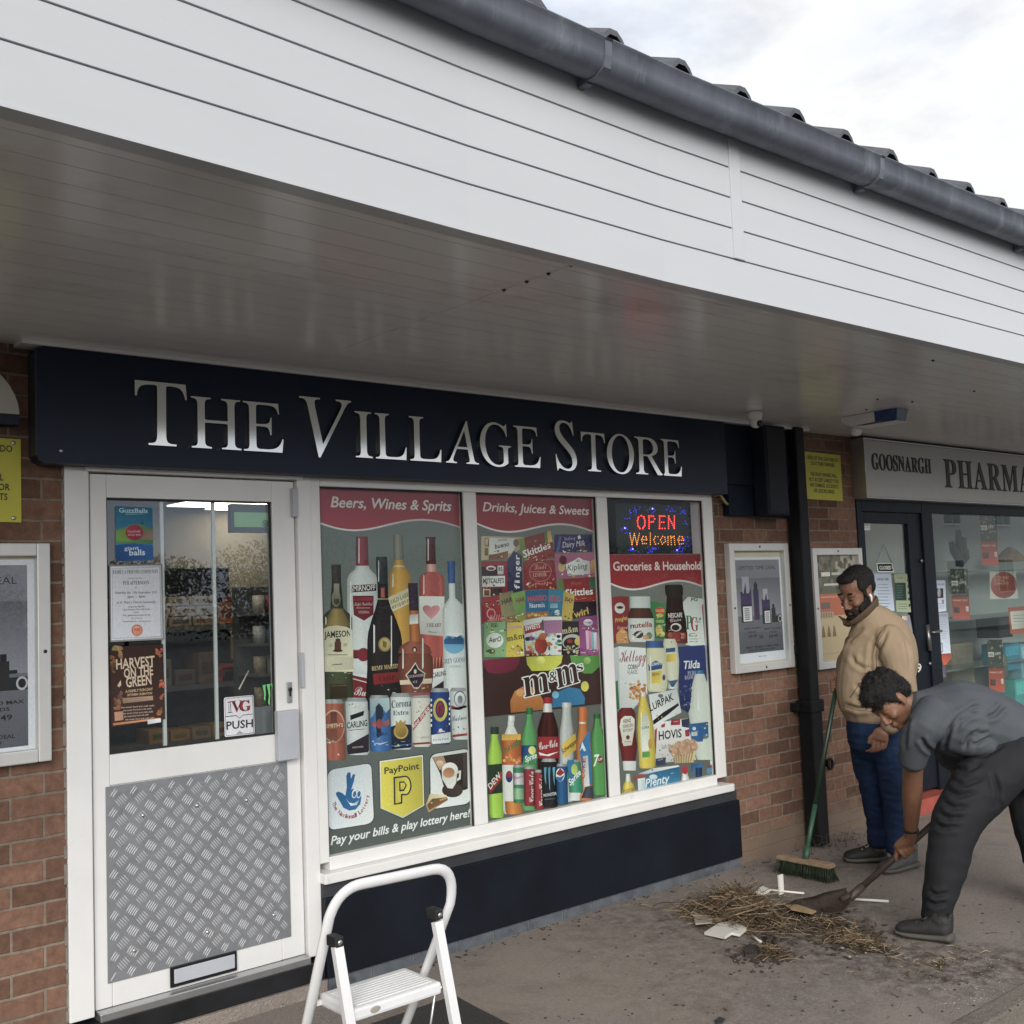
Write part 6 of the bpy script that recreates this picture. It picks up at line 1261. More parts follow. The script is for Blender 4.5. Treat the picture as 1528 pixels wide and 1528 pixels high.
def g1(p):
    p.crop = (1378, 740, .17007); p.poly([(90, 742), (192, 740), (200, 1010), (112, 1022)], (182, 192, 206)); p.poly([(104, 812), (172, 810), (176, 895), (112, 898)], (60, 62, 70)); p.ell(138, 850, 16, 40, (150, 150, 156), n=10); p.text('WE ARE HERE', 104, 785, 184, 783, 16, (90, 96, 110), 'b'); p.rect(160, 910, 180, 945, (130, 136, 150))
    for i in range(3): p.rect(122, 945 + i * 18, 185, 950 + i * 18, (140, 148, 160))
pl('window_notice', 'upper white leaflet with small photo beside the pharmacy door frame', 'notice', .0185, g1)
def g2(p):
    p.crop = (1378, 740, .17007); p.poly([(114, 1026), (214, 1024), (240, 1380), (145, 1386)], (180, 192, 206)); p.rect(122, 1042, 205, 1048, (110, 120, 136)); p.rect(124, 1060, 208, 1064, (120, 130, 146))
    for i in range(9): p.rect(128 + i * 2, 1085 + i * 20, 195 + (i * 11) % 19, 1089 + i * 20, (140, 150, 164))
    p.poly([(140, 1290), (165, 1288), (172, 1370), (150, 1374)], (90, 96, 106)); p.poly([(145, 1297), (160, 1295), (166, 1362), (154, 1366)], (180, 192, 206))
pl('window_notice', 'lower white leaflet with small box drawing beside the pharmacy door frame', 'notice', .0185, g2)
def g3(p): p.crop = (1378, 740, .17007); p.poly([(148, 1392), (240, 1384), (245, 1420), (200, 1480), (175, 1485)], (176, 84, 60)); p.poly([(155, 1490), (195, 1485), (200, 1590), (160, 1600)], (96, 90, 110))
pl('window_notice', 'torn orange leaflet below the two white ones on the pharmacy window', 'notice', .0185, g3)
def orange_card(p, x0, y0, w_, hh, top, sk=0):
    """half photograph of greenery, half orange"""
    random.seed(int(x0 * 7 + y0))
    P4 = lambda u, v: (x0 + w_ * u + v * hh * .055 + 0, y0 + hh * v)
    p.poly([P4(0, .0), P4(1, .0), P4(1, .55), P4(0, .55)], (62, 66, 54))
    for i in range(60):
        u, v = random.random(), random.uniform(0.02, .55); c = P4(u, v)
        p.ell(c[0], c[1], random.uniform(4, 14), random.uniform(5, 16), random.choice([(84, 92, 66), (50, 56, 44), (110, 112, 90), (44, 50, 44), (140, 140, 120), (70, 84, 54)]), n=6, rot=random.random() * 3)
    p.poly([P4(.05, .24), P4(.42, .24), P4(.42, .33), P4(.05, .33)], (206, 206, 196)); p.text('NEED', *P4(.08, .31), *P4(.38, .31), hh * .05, (60, 60, 54), 'b'); p.text('OFF?', *P4(.48, .30), *P4(.85, .29), hh * .05, (206, 206, 196), 'b')
    p.poly([P4(0, .55), P4(1, .55), P4(1, 1), P4(0, 1)], (180, 76, 48)); p.text('PHARMACY FIRST', *P4(.06, .645), *P4(.9, .645), hh * .035, (226, 180, 160), 'b')
    p.poly([P4(.08, .76), P4(.42, .76), P4(.42, .88), P4(.08, .88)], (84, 62, 60)); p.poly([P4(.78, .75), P4(.93, .75), P4(.93, .85), P4(.78, .85)], (216, 200, 190))
def g4(p): p.crop = (1378, 740, .17007); orange_card(p, 232, 640, 155, 440, 0)
pl('window_card', 'tall greenery and orange card left of centre in the pharmacy window', 'poster', .05, g4)
def g5(p): p.crop = (1378, 740, .17007); orange_card(p, 490, 150, 145, 455, 0)
pl('window_card', 'greenery and orange card highest in the pharmacy window', 'poster', .05, g5)
def g6(p): p.crop = (1378, 740, .17007); orange_card(p, 555, 1260, 135, 460, 0)
pl('window_card', 'greenery and orange card lowest in the pharmacy window by the bottles', 'poster', .05, g6)
def g7(p):
    p.crop = (1378, 740, .17007); p.poly([(580, 662), (808, 668), (830, 900), (585, 905)], (196, 190, 176)); p.ell(705, 782, 116, 116, (150, 66, 46), n=30)
    p.text('AT THE HEART', 612, 722, 750, 726, 20, (206, 150, 130), 'b'); p.text('OF YOUR', 615, 750, 715, 752, 20, (206, 150, 130), 'b'); p.text('COMMUNITY', 618, 778, 752, 778, 20, (206, 150, 130), 'b'); p.rect(620, 800, 730, 806, (120, 60, 46))
pl('window_card', 'square card with large brown circle in the pharmacy window', 'poster', .06, g7)
def g8(p):
    p.crop = (1378, 740, .17007); p.poly([(738, 980), (960, 960), (980, 1190), (765, 1212)], (176, 86, 56)); p.poly([(758, 1015), (950, 998), (965, 1150), (778, 1172)], (196, 190, 176))
    for i in range(3): p.rect(785 + i * 4, 1045 + i * 28, 930, 1051 + i * 28, (140, 130, 120), -6)
pl('window_card', 'orange bordered cream notice at the right edge of the pharmacy window', 'poster', .06, g8)
def gbox(name, label, cat, px0, py0, px1, py1, Y, d, rgb, rgb2=None, lid=True):
    a, b = at(px0, py0, Y), at(px1, py1, Y); x0, x1 = a.x, b.x; z1, z0 = a.z, b.z
    t = thing(name, label, cat, ((x0 + x1) / 2, Y, z0)); m = mat(name, rgb, .55, var=.15, vscale=9)
    MB().box(x0, x1, Y, Y + d, z0, z1, .006).build('box_body', m, t)
    MB().box(x0 + .02, x1 - .02, Y - .002, Y - .0004, z0 + (z1 - z0) * .55, z1 - .02).build('box_label', mat(name + '_label', rgb2 or tuple(min(.8, v * 1.6) for v in rgb), .5, var=.3, vscale=30), t)
gbox('blue_carton', 'bright blue carton stacked at the right of the pharmacy window', 'carton', 1498, 962, 1524, 998, .40, .2, (.06, .26, .36))
gbox('teal_carton', 'turquoise carton under the blue one in the pharmacy window', 'carton', 1514, 1015, 1548, 1058, .40, .2, (.10, .38, .36))
gbox('pale_blue_carton', 'pale blue carton at the far right edge of the pharmacy window', 'carton', 1522, 962, 1560, 1013, .42, .2, (.22, .40, .46))
gbox('black_box', 'small black box behind the orange bordered notice', 'box', 1489, 920, 1512, 950, .45, .2, (.02, .022, .022), (.03, .03, .03))
gbox('beige_cabinet', 'beige drawer cabinet low inside the pharmacy window', 'cabinet', 1418, 962, 1458, 1060, .60, .2, (.34, .30, .22), (.30, .26, .19))
bot = thing('glass_bottle', 'clear bottle with white cap by the lowest orange card', 'bottle', tuple(at(1494, 985, .2)))
q = at(1494, 990, .2); MB().lathe((q.x, .2, q.z - .12), [(.045, 0), (.048, .01), (.048, .17), (.02, .22), (.018, .25)], 14).build('bottle_body', mat('bottle_green', (.10, .13, .10), .15), bot); MB().lathe((q.x, .2, q.z + .131), [(.022, 0), (.022, .05)], 12).build('cap', M['white_pvc'], bot)
hat = thing('straw_hat', 'conical straw coloured ornament on the top pharmacy shelf', 'ornament', tuple(at(1508, 830, .5)))
q = at(1508, 838, .5); MB().lathe((q.x, .5, q.z), [(.15, 0), (.14, .015), (.07, .09), (.02, .13), (.0, .135)], 20).build('cone', mat('straw_hat', (.30, .21, .11), .8, var=.25, vscale=30), hat)
pl_ = thing('plant_ornament', 'grey green cactus shaped ornament on the upper pharmacy shelf', 'ornament', tuple(at(1432, 838, .45)))
q = at(1432, 845, .45); s = MB()
for pts in ([(0, 0, 0), (.01, 0, .14), (.02, 0, .30)], [(0, 0, .06), (-.08, 0, .13), (-.11, 0, .20)], [(0, 0, .08), (.08, 0, .14), (.10, 0, .24)], [(0, 0, .02), (.07, -.02, .07), (.13, 0, .13)]):
    s.tube([q + Vector(p) for p in pts], [.035, .032, .022], 9)
s.build('stems', mat('grey_green', (.13, .14, .12), .8, var=.2), pl_)
# ================================================================== STEP LADDER
M['lad'] = mat('white_ladder_paint', (.70, .70, .70), .35, var=.06, vscale=5, dirt=((60, 58, 54), 16, .70, .7))
ld = thing('step_ladder', 'white metal two step ladder standing open in front of the shop window', 'ladder', (1.9, -1.3, 0))
YU = -1.42                                   # plane of the front uprights at the pivots
def hoop_y(z): return YU + .02 + (.80 - z) * .30          # hoop legs lean back towards the wall lower down
def up_y(z): return YU - .01 - (.66 - z) * .20            # front uprights lean out towards the road
def solve(px, py, fy):     # point on the leaning plane seen at (px,py)
    z = .5
    for _ in range(30): z = at(px, py, fy(z)).z
    return at(px, py, fy(z))
L1 = solve(491, 1370, hoop_y); L2 = solve(470, 1470, hoop_y); R1 = solve(673, 1335, hoop_y); R2 = solve(625, 1475, hoop_y)
def ext(a, b, z): return a + (b - a) * ((z - a.z) / (b.z - a.z))
Lf, Rf = ext(L1, L2, .012), ext(R1, R2, .012)
tl, tr = solve(500, 1343, hoop_y), solve(672, 1318, hoop_y)
A_ = solve(540, 1319, hoop_y); B_ = solve(645, 1297.5, hoop_y)
def arc(p, c, q, n=8): return [(p * (1 - t) + c * t) * (1 - t) + (c * (1 - t) + q * t) * t for t in [i / n for i in range(n + 1)]]
cl_ = solve(507, 1326, hoop_y); cr_ = solve(681, 1291, hoop_y)
Rup = solve(672, 1348, hoop_y)
path = [Lf, L1] + arc(L1 + (cl_ - L1) * .12, cl_, A_) + arc(B_, cr_, Rup) + [ext(Rup, R2, .012)]
s = MB(); s.tube(path, .0145, 12, flat=((0, 1, 0), .75, 1.15)); s.build('hoop_leg', M['lad'], ld)
UL1, UL2 = solve(503, 1412, up_y), solve(520, 1520, up_y); UR1, UR2 = solve(652, 1375, up_y), solve(678, 1520, up_y)
for a, b in ((UL1, UL2), (UR1, UR2)):
    MB().bar([a, ext(a, b, .012)], .014, .0095, (1, 0, 0)).build('upright', M['lad'], ld)
for a, (px, py) in ((UL1, (503, 1405)), (UR1, (652, 1364))):
    j = solve(px, py, up_y); MB().box(j.x - .0135, j.x + .0135, j.y - .013, j.y + .035, j.z - .014, j.z + .015, .004).build('pivot_block', M['black_rubber'], ld)
    MB().lathe((j.x, j.y - .0175, j.z), [(.006, 0), (.008, .003)], 10, 'y').build('rivet', M['alu'], ld)
zp = .50
pc = [solve(px, py, lambda z: 0) for px, py in ((1, 1),)] if False else None
zpl = at(597, 1487, up_y(.45)).z
def onz(px, py): return gr(px, py, zpl)
q0, q1, q2, q3 = onz(530, 1507), onz(664, 1462), onz(610, 1443), onz(491, 1475)
xa_, xb_ = (q0.x + q3.x) / 2 - .02, (q1.x + q2.x) / 2 + .01; ya_, yb_ = (q0.y + q1.y) / 2, (q2.y + q3.y) / 2
xa_ = max(xa_, UL1.x + .012); xb_ = min(xb_, UR1.x - .012)
s = MB().box(xa_, xb_, ya_, yb_, zpl - .034, zpl, .008); pf = s.build('platform', M['lad'], ld)
s = MB()
for i in range(9): s.box(xa_ + .02, xb_ - .02, ya_ + .02 + i * (yb_ - ya_ - .04) / 9, ya_ + .02 + i * (yb_ - ya_ - .04) / 9 + .008, zpl + .0003, zpl + .0025)
s.build('tread_ribs', M['lad'], pf)
q = at(560, 1500, ya_ - .0005); MB().ell((q.x, ya_ - .0006, zpl - .017), (.017, .0006, .009), seg=12, rings=6).build('worn_patch', mat('worn_metal', (.30, .29, .24), .5), pf)
for x in (xa_ - .004, xb_ + .004): MB().lathe((x, ya_ + .004, zpl - .02), [(.007, 0), (.007, .008)], 8, 'y').build('bolt', M['alu'], ld)
MB().box(xa_ - .015, xb_ + .02, yb_ - .012, yb_ - .002, zpl - .03, zpl - .016).build('rear_bar', M['lad'], ld)
z2 = .24
s = MB(); yf = up_y(z2); xa2 = ext(UL1, UL2, z2).x + .012; xb2 = ext(UR1, UR2, z2).x - .012
s.box(xa2, xb2, yf, yf + .20, z2 - .03, z2, .006); s.build('lower_step', M['lad'], ld)
MB().tube([Vector((xb_ - .01, ya_ + .02, zpl - .035)), Vector((xb_ + .0, ya_ + .12, .14))], .004, 6).build('brace_wire', M['alu'], ld)
for a in (Lf, ext(Rup, R2, .012), ext(UL1, UL2, .012), ext(UR1, UR2, .012)):
    MB().box(a.x - .02, a.x + .02, a.y - .018, a.y + .018, .002, .035, .006).build('rubber_foot', M['black_rubber'], ld)
# ================================================================== BODY MODELLING HELPERS
class Fig(MB):
    def loft(s, pts, side, n=18):
        """pts: (centre, half-width along side, half-depth); smooth capped tube, elliptical rings square to the path"""
        P = [Vector(p[0]) for p in pts]; k = len(P); side = Vector(side).normalized(); rings = []
        T = []
        for i in range(k):
            t = (P[min(i + 1, k - 1)] - P[max(i - 1, 0)]); T.append(t.normalized())
        def ring(c, t, a, b):
            u = (side - t * side.dot(t))
            if u.length < 1e-3: u = Vector((0, 0, 1)) - t * t.z
            u.normalize(); w_ = t.cross(u)
            return [c + u * (a * math.cos(2 * PI * j / n)) + w_ * (b * math.sin(2 * PI * j / n)) for j in range(n)]
        a0, b0 = pts[0][1], pts[0][2]; r0 = min(a0, b0)
        for f, g in ((.95, .25), (.6, .75)): rings.append(ring(P[0] - T[0] * r0 * f * .6, T[0], a0 * g, b0 * g))
        for i in range(k):
            rings.append(ring(P[i], T[i], pts[i][1], pts[i][2]))
            if i < k - 1:
                for tt in (.33, .67):
                    def cr(f):
                        p0 = f(max(i - 1, 0)); p1 = f(i); p2 = f(i + 1); p3 = f(min(i + 2, k - 1))
                        return .5 * ((2 * p1) + (p2 - p0) * tt + (2 * p0 - 5 * p1 + 4 * p2 - p3) * tt ** 2 + (3 * p1 - p0 - 3 * p2 + p3) * tt ** 3)
                    rings.append(ring(cr(lambda q: P[q]), (T[i] * (1 - tt) + T[i + 1] * tt).normalized(), cr(lambda q: pts[q][1]), cr(lambda q: pts[q][2])))
        a0, b0 = pts[-1][1], pts[-1][2]; r0 = min(a0, b0)
        for f, g in ((.6, .75), (.95, .25)): rings.append(ring(P[-1] + T[-1] * r0 * f * .6, T[-1], a0 * g, b0 * g))
        m = len(rings); vs = [v for r in rings for v in r]; fs = []
        for i in range(m - 1):
            for j in range(n): fs.append((i * n + j, i * n + (j + 1) % n, (i + 1) * n + (j + 1) % n, (i + 1) * n + j))
        fs += [tuple(range(n - 1, -1, -1)), tuple(range((m - 1) * n, m * n))]
        return s.add(vs, fs, True)
    def fuse(s, name, m, parent, vox=.007, smooth=6, disp=None):
        """union of all the pieces as one continuous skin"""
        me = bpy.data.meshes.new(name); me.from_pydata(s.v, [], s.f)
        bm = bmesh.new(); bm.from_mesh(me); bmesh.ops.recalc_face_normals(bm, faces=bm.faces[:]); bm.to_mesh(me); bm.free()
        o = bpy.data.objects.new(name, me); COL.objects.link(o)
        r = o.modifiers.new('r', 'REMESH'); r.mode = 'VOXEL'; r.voxel_size = vox
        sm = o.modifiers.new('s', 'SMOOTH'); sm.iterations = smooth; sm.factor = .5
        dg = bpy.context.evaluated_depsgraph_get(); dg.update()
        out = bpy.data.meshes.new_from_object(o.evaluated_get(dg))
        bpy.data.objects.remove(o); bpy.data.meshes.remove(me); out.name = name
        if disp:
            nr = [v.normal.copy() for v in out.vertices]
            for v, n_ in zip(out.vertices, nr): v.co += n_ * disp(v.co)
        for p in out.polygons: p.use_smooth = True
        return link(name, out, m, parent)
from mathutils import noise as mnoise
def fur(o, n, L, wd, lean=(0, 0, 0), seed=1, z_min=None):
    """short hairs standing off the surface, part of the same hair mesh"""
    rg = random.Random(seed); bm = bmesh.new(); bm.from_mesh(o.data); bm.faces.ensure_lookup_table(); fs = list(bm.faces)
    lean = Vector(lean)
    for i in range(n):
        f = fs[rg.randrange(len(fs))]; c = f.calc_center_median(); nn = f.normal
        t = Vector((rg.gauss(0, 1), rg.gauss(0, 1), rg.gauss(0, 1))); t = (t - nn * t.dot(nn)).normalized()
        d = (nn * rg.uniform(.35, .9) + t * .55 + lean).normalized(); l_ = L * rg.uniform(.5, 1.3); sd = d.cross(nn + t * .3).normalized() * wd
        a = c - nn * .001; m_ = a + d * l_ * .6 + nn * l_ * .1; e = a + d * l_ - nn * l_ * .1
        v = [bm.verts.new(q) for q in (a - sd, a + sd, m_ + sd * .8, m_ - sd * .8, e)]
        bm.faces.new(v[:4]); bm.faces.new((v[3], v[2], v[4]))
    bm.to_mesh(o.data); bm.free(); return o
def folds(amp, freq, stretch, cx=None, seed=0.):
    """soft cloth creases: ridged noise stretched along the cloth"""
    def f(co):
        q = Vector((co.x * stretch[0], co.y * stretch[1], co.z * stretch[2])) * freq + Vector((seed, seed * 1.7, 0))
        r = 1 - abs(mnoise.noise(q)) * 2
        r2 = mnoise.noise(q * .45 + Vector((3.1, 0, seed)))
        return amp * (r * .6 + r2 * .8) 
    return f
def topx(co):
    d = co - EYE; k = d.dot(FWD); return 764 + FPX * d.dot(RIGHT) / k, 764 - FPX * d.dot(UP) / k
def creases(lines, amp, sig, base=None):
    """pressed-in creases with a rolled edge beside each, along measured lines of the cloth"""
    def f(co):
        v = base(co) if base else 0.
        x, y = topx(co)
        for ln in lines:
            best = 1e9; sg = 1; end = 1
            for i in range(len(ln) - 1):
                (ax, ay), (bx, by) = ln[i], ln[i + 1]; dx, dy = bx - ax, by - ay; L2 = dx * dx + dy * dy
                t = max(0., min(1., ((x - ax) * dx + (y - ay) * dy) / L2)); ex, ey_ = x - ax - dx * t, y - ay - dy * t
                d = ex * ex + ey_ * ey_
                if d < best:
                    best = d; sg = 1 if dx * ey_ - dy * ex > 0 else -1
                    u = (i + t) / (len(ln) - 1); end = min(1, u * 5, (1 - u) * 5)
            if best < 500:
                d = math.sqrt(best); v += end * amp * (-math.exp(-(d / sig) ** 2) + (.55 * math.exp(-((d - sig * 2) / (sig * 1.3)) ** 2)))
        return v
    return f
JC = [[(1303, 955), (1300, 975), (1299, 1000), (1303, 1030)], [(1322, 930), (1312, 945), (1304, 962)], [(1326, 935), (1318, 955), (1310, 975), (1306, 990)], [(1270, 975), (1276, 990), (1290, 998), (1303, 996)], [(1262, 945), (1256, 962), (1251, 985)], [(1350, 950), (1356, 970), (1360, 1000)], [(1256, 1050), (1280, 1058), (1305, 1056), (1330, 1050)], [(1275, 1020), (1290, 1034), (1310, 1040)], [(1345, 1010), (1340, 1030), (1332, 1050)], [(1318, 1065), (1328, 1072), (1340, 1070)], [(1290, 935), (1276, 948), (1266, 956)]]
TC = [[(1470, 1052), (1452, 1056), (1432, 1068), (1418, 1086), (1411, 1108), (1408, 1124)], [(1462, 1064), (1448, 1066), (1434, 1076), (1424, 1090)], [(1466, 1088), (1452, 1094), (1444, 1104), (1438, 1120)], [(1374, 1100), (1380, 1112), (1392, 1124)], [(1478, 1092), (1462, 1096), (1450, 1102)], [(1480, 1098), (1466, 1104), (1452, 1112)], [(1356, 1070), (1352, 1095), (1350, 1120)], [(1500, 1050), (1485, 1066), (1470, 1072)]]
RC = [[(1424, 1148), (1446, 1150), (1466, 1140)], [(1418, 1165), (1440, 1172), (1470, 1160)], [(1412, 1180), (1432, 1188), (1460, 1182)], [(1406, 1196), (1424, 1206), (1448, 1204)], [(1400, 1214), (1418, 1222), (1440, 1220)], [(1440, 1130), (1470, 1128), (1500, 1112)], [(1396, 1232), (1412, 1236), (1430, 1232)], [(1384, 1345), (1396, 1350), (1412, 1346)], [(1386, 1330), (1398, 1336), (1416, 1332)], [(1480, 1150), (1490, 1180), (1488, 1205)]]
M['skin'] = mat('brown_skin', (.185, .092, .056), .5, var=.12, vscale=25, spec=.4, bump=.06, bscale=180)
M['skin2'] = mat('brown_skin_arm', (.20, .098, .058), .5, var=.1, vscale=25, spec=.4)
M['hair'] = mat('black_hair', (.008, .007, .007), .55, var=.3, vscale=90, bump=.8, bscale=220, spec=.4)
M['jacket'] = mat('tan_jacket', (.285, .215, .145), .8, var=.10, vscale=5, bump=.15, bscale=30, spec=.2)
M['collar'] = mat('brown_collar', (.10, .066, .042), .85, bump=.3, bscale=160, spec=.2)
M['jeans'] = mat('blue_jeans', (.013, .027, .066), .85, var=.3, vscale=10, bump=.2, bscale=260, spec=.2)
M['tee'] = mat('grey_tshirt', (.074, .082, .092), .8, var=.10, vscale=5, bump=.1, bscale=300, spec=.2)
M['trouser'] = mat('charcoal_trousers', (.0165, .0165, .019), .8, var=.15, vscale=6, bump=.1, bscale=300, spec=.25)
M['shoe_dark'] = mat('dark_trainer', (.017, .017, .017), .7, var=.3, vscale=40, bump=.3, bscale=120)
M['shoe_grey'] = mat('grey_trainer', (.060, .060, .062), .7, var=.3, vscale=40, bump=.3, bscale=120)
M['sole'] = mat('shoe_sole', (.070, .066, .055), .7, var=.15)
U_ = Vector((RIGHT.x, RIGHT.y, 0)).normalized(); V_ = Vector((-FWD.x, -FWD.y, 0)).normalized(); Z_ = Vector((0, 0, 1))

def head(fig, hair, beard, C, F, Lf, Up, k=1.0, has_beard=True):
    """C centre between the ears; F face direction, Lf the person's left, Up crown"""
    M3 = Matrix((F, Lf, Up)).transposed()
    def e(m, c, r): m.ell(C + M3 @ (Vector(c) * k), Vector(r) * k, M3, 20, 14)
    def pt(c): return C + M3 @ (Vector(c) * k)
    e(fig, (-.012, 0, .035), (.096, .076, .088)); e(fig, (.030, 0, -.02), (.064, .064, .092)); e(fig, (.040, 0, -.08), (.048, .050, .036)); e(fig, (.078, 0, -.100), (.020, .024, .018))
    fig.loft([(pt((.090, 0, .008)), .009 * k, .008 * k), (pt((.104, 0, -.018)), .011 * k, .010 * k), (pt((.113, 0, -.040)), .016 * k, .012 * k)], Lf, 10)
    for sd in (-1, 1):
        e(fig, (.100, sd * .014, -.044), (.010, .009, .008)); e(fig, (.074, sd * .034, .020), (.018, .026, .010)); e(fig, (.066, sd * .040, -.030), (.026, .022, .020))
        e(fig, (-.004, sd * .078, -.012), (.019, .008, .031)); e(fig, (.004, sd * .078, -.036), (.010, .007, .012))
        e(fig, (.080, sd * .032, .004), (.012, .015, .010))
    e(fig, (.096, 0, -.066), (.010, .022, .006)); e(fig, (.094, 0, -.078), (.011, .019, .007))
    return pt, M3

# ================================================================== MAN WITH THE BROOM
man = thing('person', 'man in tan jacket and blue jeans standing with a broom, looking down', 'person', tuple(gr(1300, 1290)))
def P1(px, py, dd=0.): return atd(px, py, 6.16 + dd)
S1 = 6.16 / FPX                                    # metres per photo pixel at his distance
F1 = (-U_ * .80 + V_ * .42 - Z_ * .42).normalized(); Up1 = (Z_ - F1 * F1.z).normalized(); Lf1 = Up1.cross(F1).normalized()
sk = Fig(); hr = Fig(); bd = Fig()
C1 = P1(1279, 884, .0)
pt, M3 = head(sk, hr, bd, C1, F1, Lf1, Up1, 1.06)
sk.loft([(pt((-.03, 0, -.05)), .058, .060), (P1(1302, 932, .02), .066, .066), (P1(1308, 960, .02), .10, .09), (P1(1310, 1010, .02), .16, .13), (P1(1308, 1075, .02), .15, .13)], V_)
def finger_set(fig, base, dirs, across, L, r, curl):
    """four fingers from knuckle line 'base', pointing along dirs, curling towards curl"""
    d = dirs.normalized(); c = curl.normalized()
    for i, (off, ln) in enumerate(((-1.5, .92), (-.5, 1.0), (.5, .95), (1.5, .78))):
        p0 = base + across * off * r * 2.55; l_ = L * ln
        p1 = p0 + d * l_ * .42; p2 = p1 + (d * .75 + c * .65).normalized() * l_ * .33; p3 = p2 + (d * .25 + c).normalized() * l_ * .27
        fig.loft([(p0 - d * r * 2, r * 1.05, r * 1.05), (p0, r, r), (p1, r * .95, r * .95), (p2, r * .85, r * .85), (p3, r * .7, r * .7)], across, 8)
# near hand, hanging relaxed
hn = P1(1315, 1094, -.25); dn = (-Z_ * .95 - U_ * .22).normalized(); ac = (U_ * .9 + V_ * .35).normalized()
sk.loft([(P1(1352, 1050, -.2), .042, .042), (P1(1328, 1082, -.24), .031, .028), (P1(1320, 1090, -.24), .030, .022), (hn, .042, .018), (hn + dn * .035, .044, .016)], ac)
finger_set(sk, hn + dn * .046, dn, ac, .080, .0085, -U_ * .5 - V_ * .5)
sk.loft([(hn - ac * .03, .012, .012), (hn - ac * .052 + dn * .025, .011, .011), (hn - ac * .056 + dn * .055, .009, .009)], V_, 8)
# far hand on top of the broom handle
hf = P1(1252, 1022, .10)
sk.loft([(P1(1270, 1002, .16), .036, .036), (P1(1262, 1014, .14), .030, .026), (hf, .030, .024)], V_)
for i in range(4):
    z_ = .024 - i * .017; b = hf + Z_ * z_ - U_ * .008
    sk.loft([(b + V_ * -.02, .009, .009), (b - U_ * .032, .0088, .0088), (b - U_ * .040 + V_ * .026, .008, .008), (b - U_ * .02 + V_ * .040, .007, .007)], Z_, 8)
sk.loft([(hf + U_ * .01 + Z_ * .02, .012, .012), (hf + Z_ * .04 + V_ * .02 - U_ * .01, .010, .010), (hf + Z_ * .042 + V_ * .035 - U_ * .03, .008, .008)], Z_, 8)
# ankles inside the trousers
sk.loft([(P1(1309, 1085, .02), .12, .11), (P1(1306, 1110, .05), .06, .06), (P1(1304, 1175, .05), .045, .05), (P1(1310, 1232, .06), .035, .04), (P1(1312, 1266, .06), .036, .042)], U_); sk.loft([(P1(1322, 1085, -.05), .06, .06), (P1(1331, 1140, -.08), .06, .06), (P1(1336, 1175, -.10), .048, .05), (P1(1338, 1240, -.14), .035, .04), (P1(1339, 1276, -.15), .036, .042)], U_)
sk.fuse('body', M['skin'], man, .0042, 3)
def e_(m, c, r): m.ell(pt(c), Vector(r) * 1.06, M3, 20, 14)
e_(hr, (-.032, 0, .056), (.094, .081, .080)); e_(hr, (-.066, 0, .015), (.044, .068, .060)); e_(hr, (.038, 0, .098), (.040, .056, .027)); e_(hr, (.054, 0, .090), (.020, .048, .014))
for sd in (-1, 1): e_(hr, (.006, sd * .068, .044), (.036, .013, .038)); e_(hr, (.016, sd * .070, -.008), (.012, .007, .034))
fur(hr.fuse('hair', M['hair'], man, .006, 3, lambda co: .0035 * mnoise.noise(co * 90)), 3200, .009, .0007, F1 * .3, 3)
e_(bd, (.054, 0, -.096), (.048, .053, .036)); e_(bd, (.084, 0, -.102), (.025, .034, .026)); e_(bd, (.104, 0, -.0555), (.011, .029, .0085))
for sd in (-1, 1):
    e_(bd, (.036, sd * .054, -.066), (.042, .016, .038)); e_(bd, (.016, sd * .066, -.040), (.022, .009, .034)); e_(bd, (.086, sd * .027, -.078), (.018, .013, .028)); e_(bd, (.082, sd * .036, .031), (.010, .020, .0045))
fur(bd.fuse('beard', M['hair'], man, .0048, 2, lambda co: .002 * mnoise.noise(co * 120)), 1700, .008, .0006, -Up1 * .5, 4)
ey = MB()
for sd in (-1, 1): ey.ell(pt((.0885, sd * .032, -.002)), (.006, .012, .0022), M3, 10, 6)
ey.build('eyelashes', M['hair'], man)
q = pt((.004, .088, -.018)); eb = MB(); eb.tube([q + M3 @ Vector((.004, 0, .010)), q + M3 @ Vector((0, .002, -.006)), q + M3 @ Vector((.012, .002, -.034))], [.008, .007, .0045], 8); eb.build('earbud', mat('white_earbud', (.8, .8, .8), .25), man)
# jacket
jk = Fig()
jk.loft([(P1(1293, 914, .0), .082, .080), (P1(1299, 926, .01), .118, .100), (P1(1308, 942, .02), .165, .125), (P1(1312, 962, .02), .195, .150), (P1(1312, 985, .02), .205, .165), (P1(1306, 1010, .02), .210, .175), (P1(1304, 1032, .02), .206, .178), (P1(1305, 1050, .02), .195, .172), (P1(1307, 1060, .02), .178, .165), (P1(1308, 1068, .02), .170, .160)], U_)
jk.loft([(P1(1324, 944, -.09), .065, .07), (P1(1337, 972, -.16), .080, .085), (P1(1346, 1015, -.20), .070, .076), (P1(1349, 1045, -.21), .064, .068), (P1(1341, 1066, -.23), .057, .058), (P1(1330, 1081, -.24), .050, .048), (P1(1324, 1087, -.24), .045, .042)], V_)
jk.loft([(P1(1280, 962, .12), .07, .075), (P1(1268, 985, .17), .07, .07), (P1(1264, 1006, .18), .058, .058), (P1(1262, 1014, .16), .048, .045)], V_)
jk.fuse('jacket', M['jacket'], man, .007, 4, creases(JC, .011, 3.2, folds(.007, 8, (1.2, 1.2, .7), seed=2.3)))
from mathutils.bvhtree import BVHTree
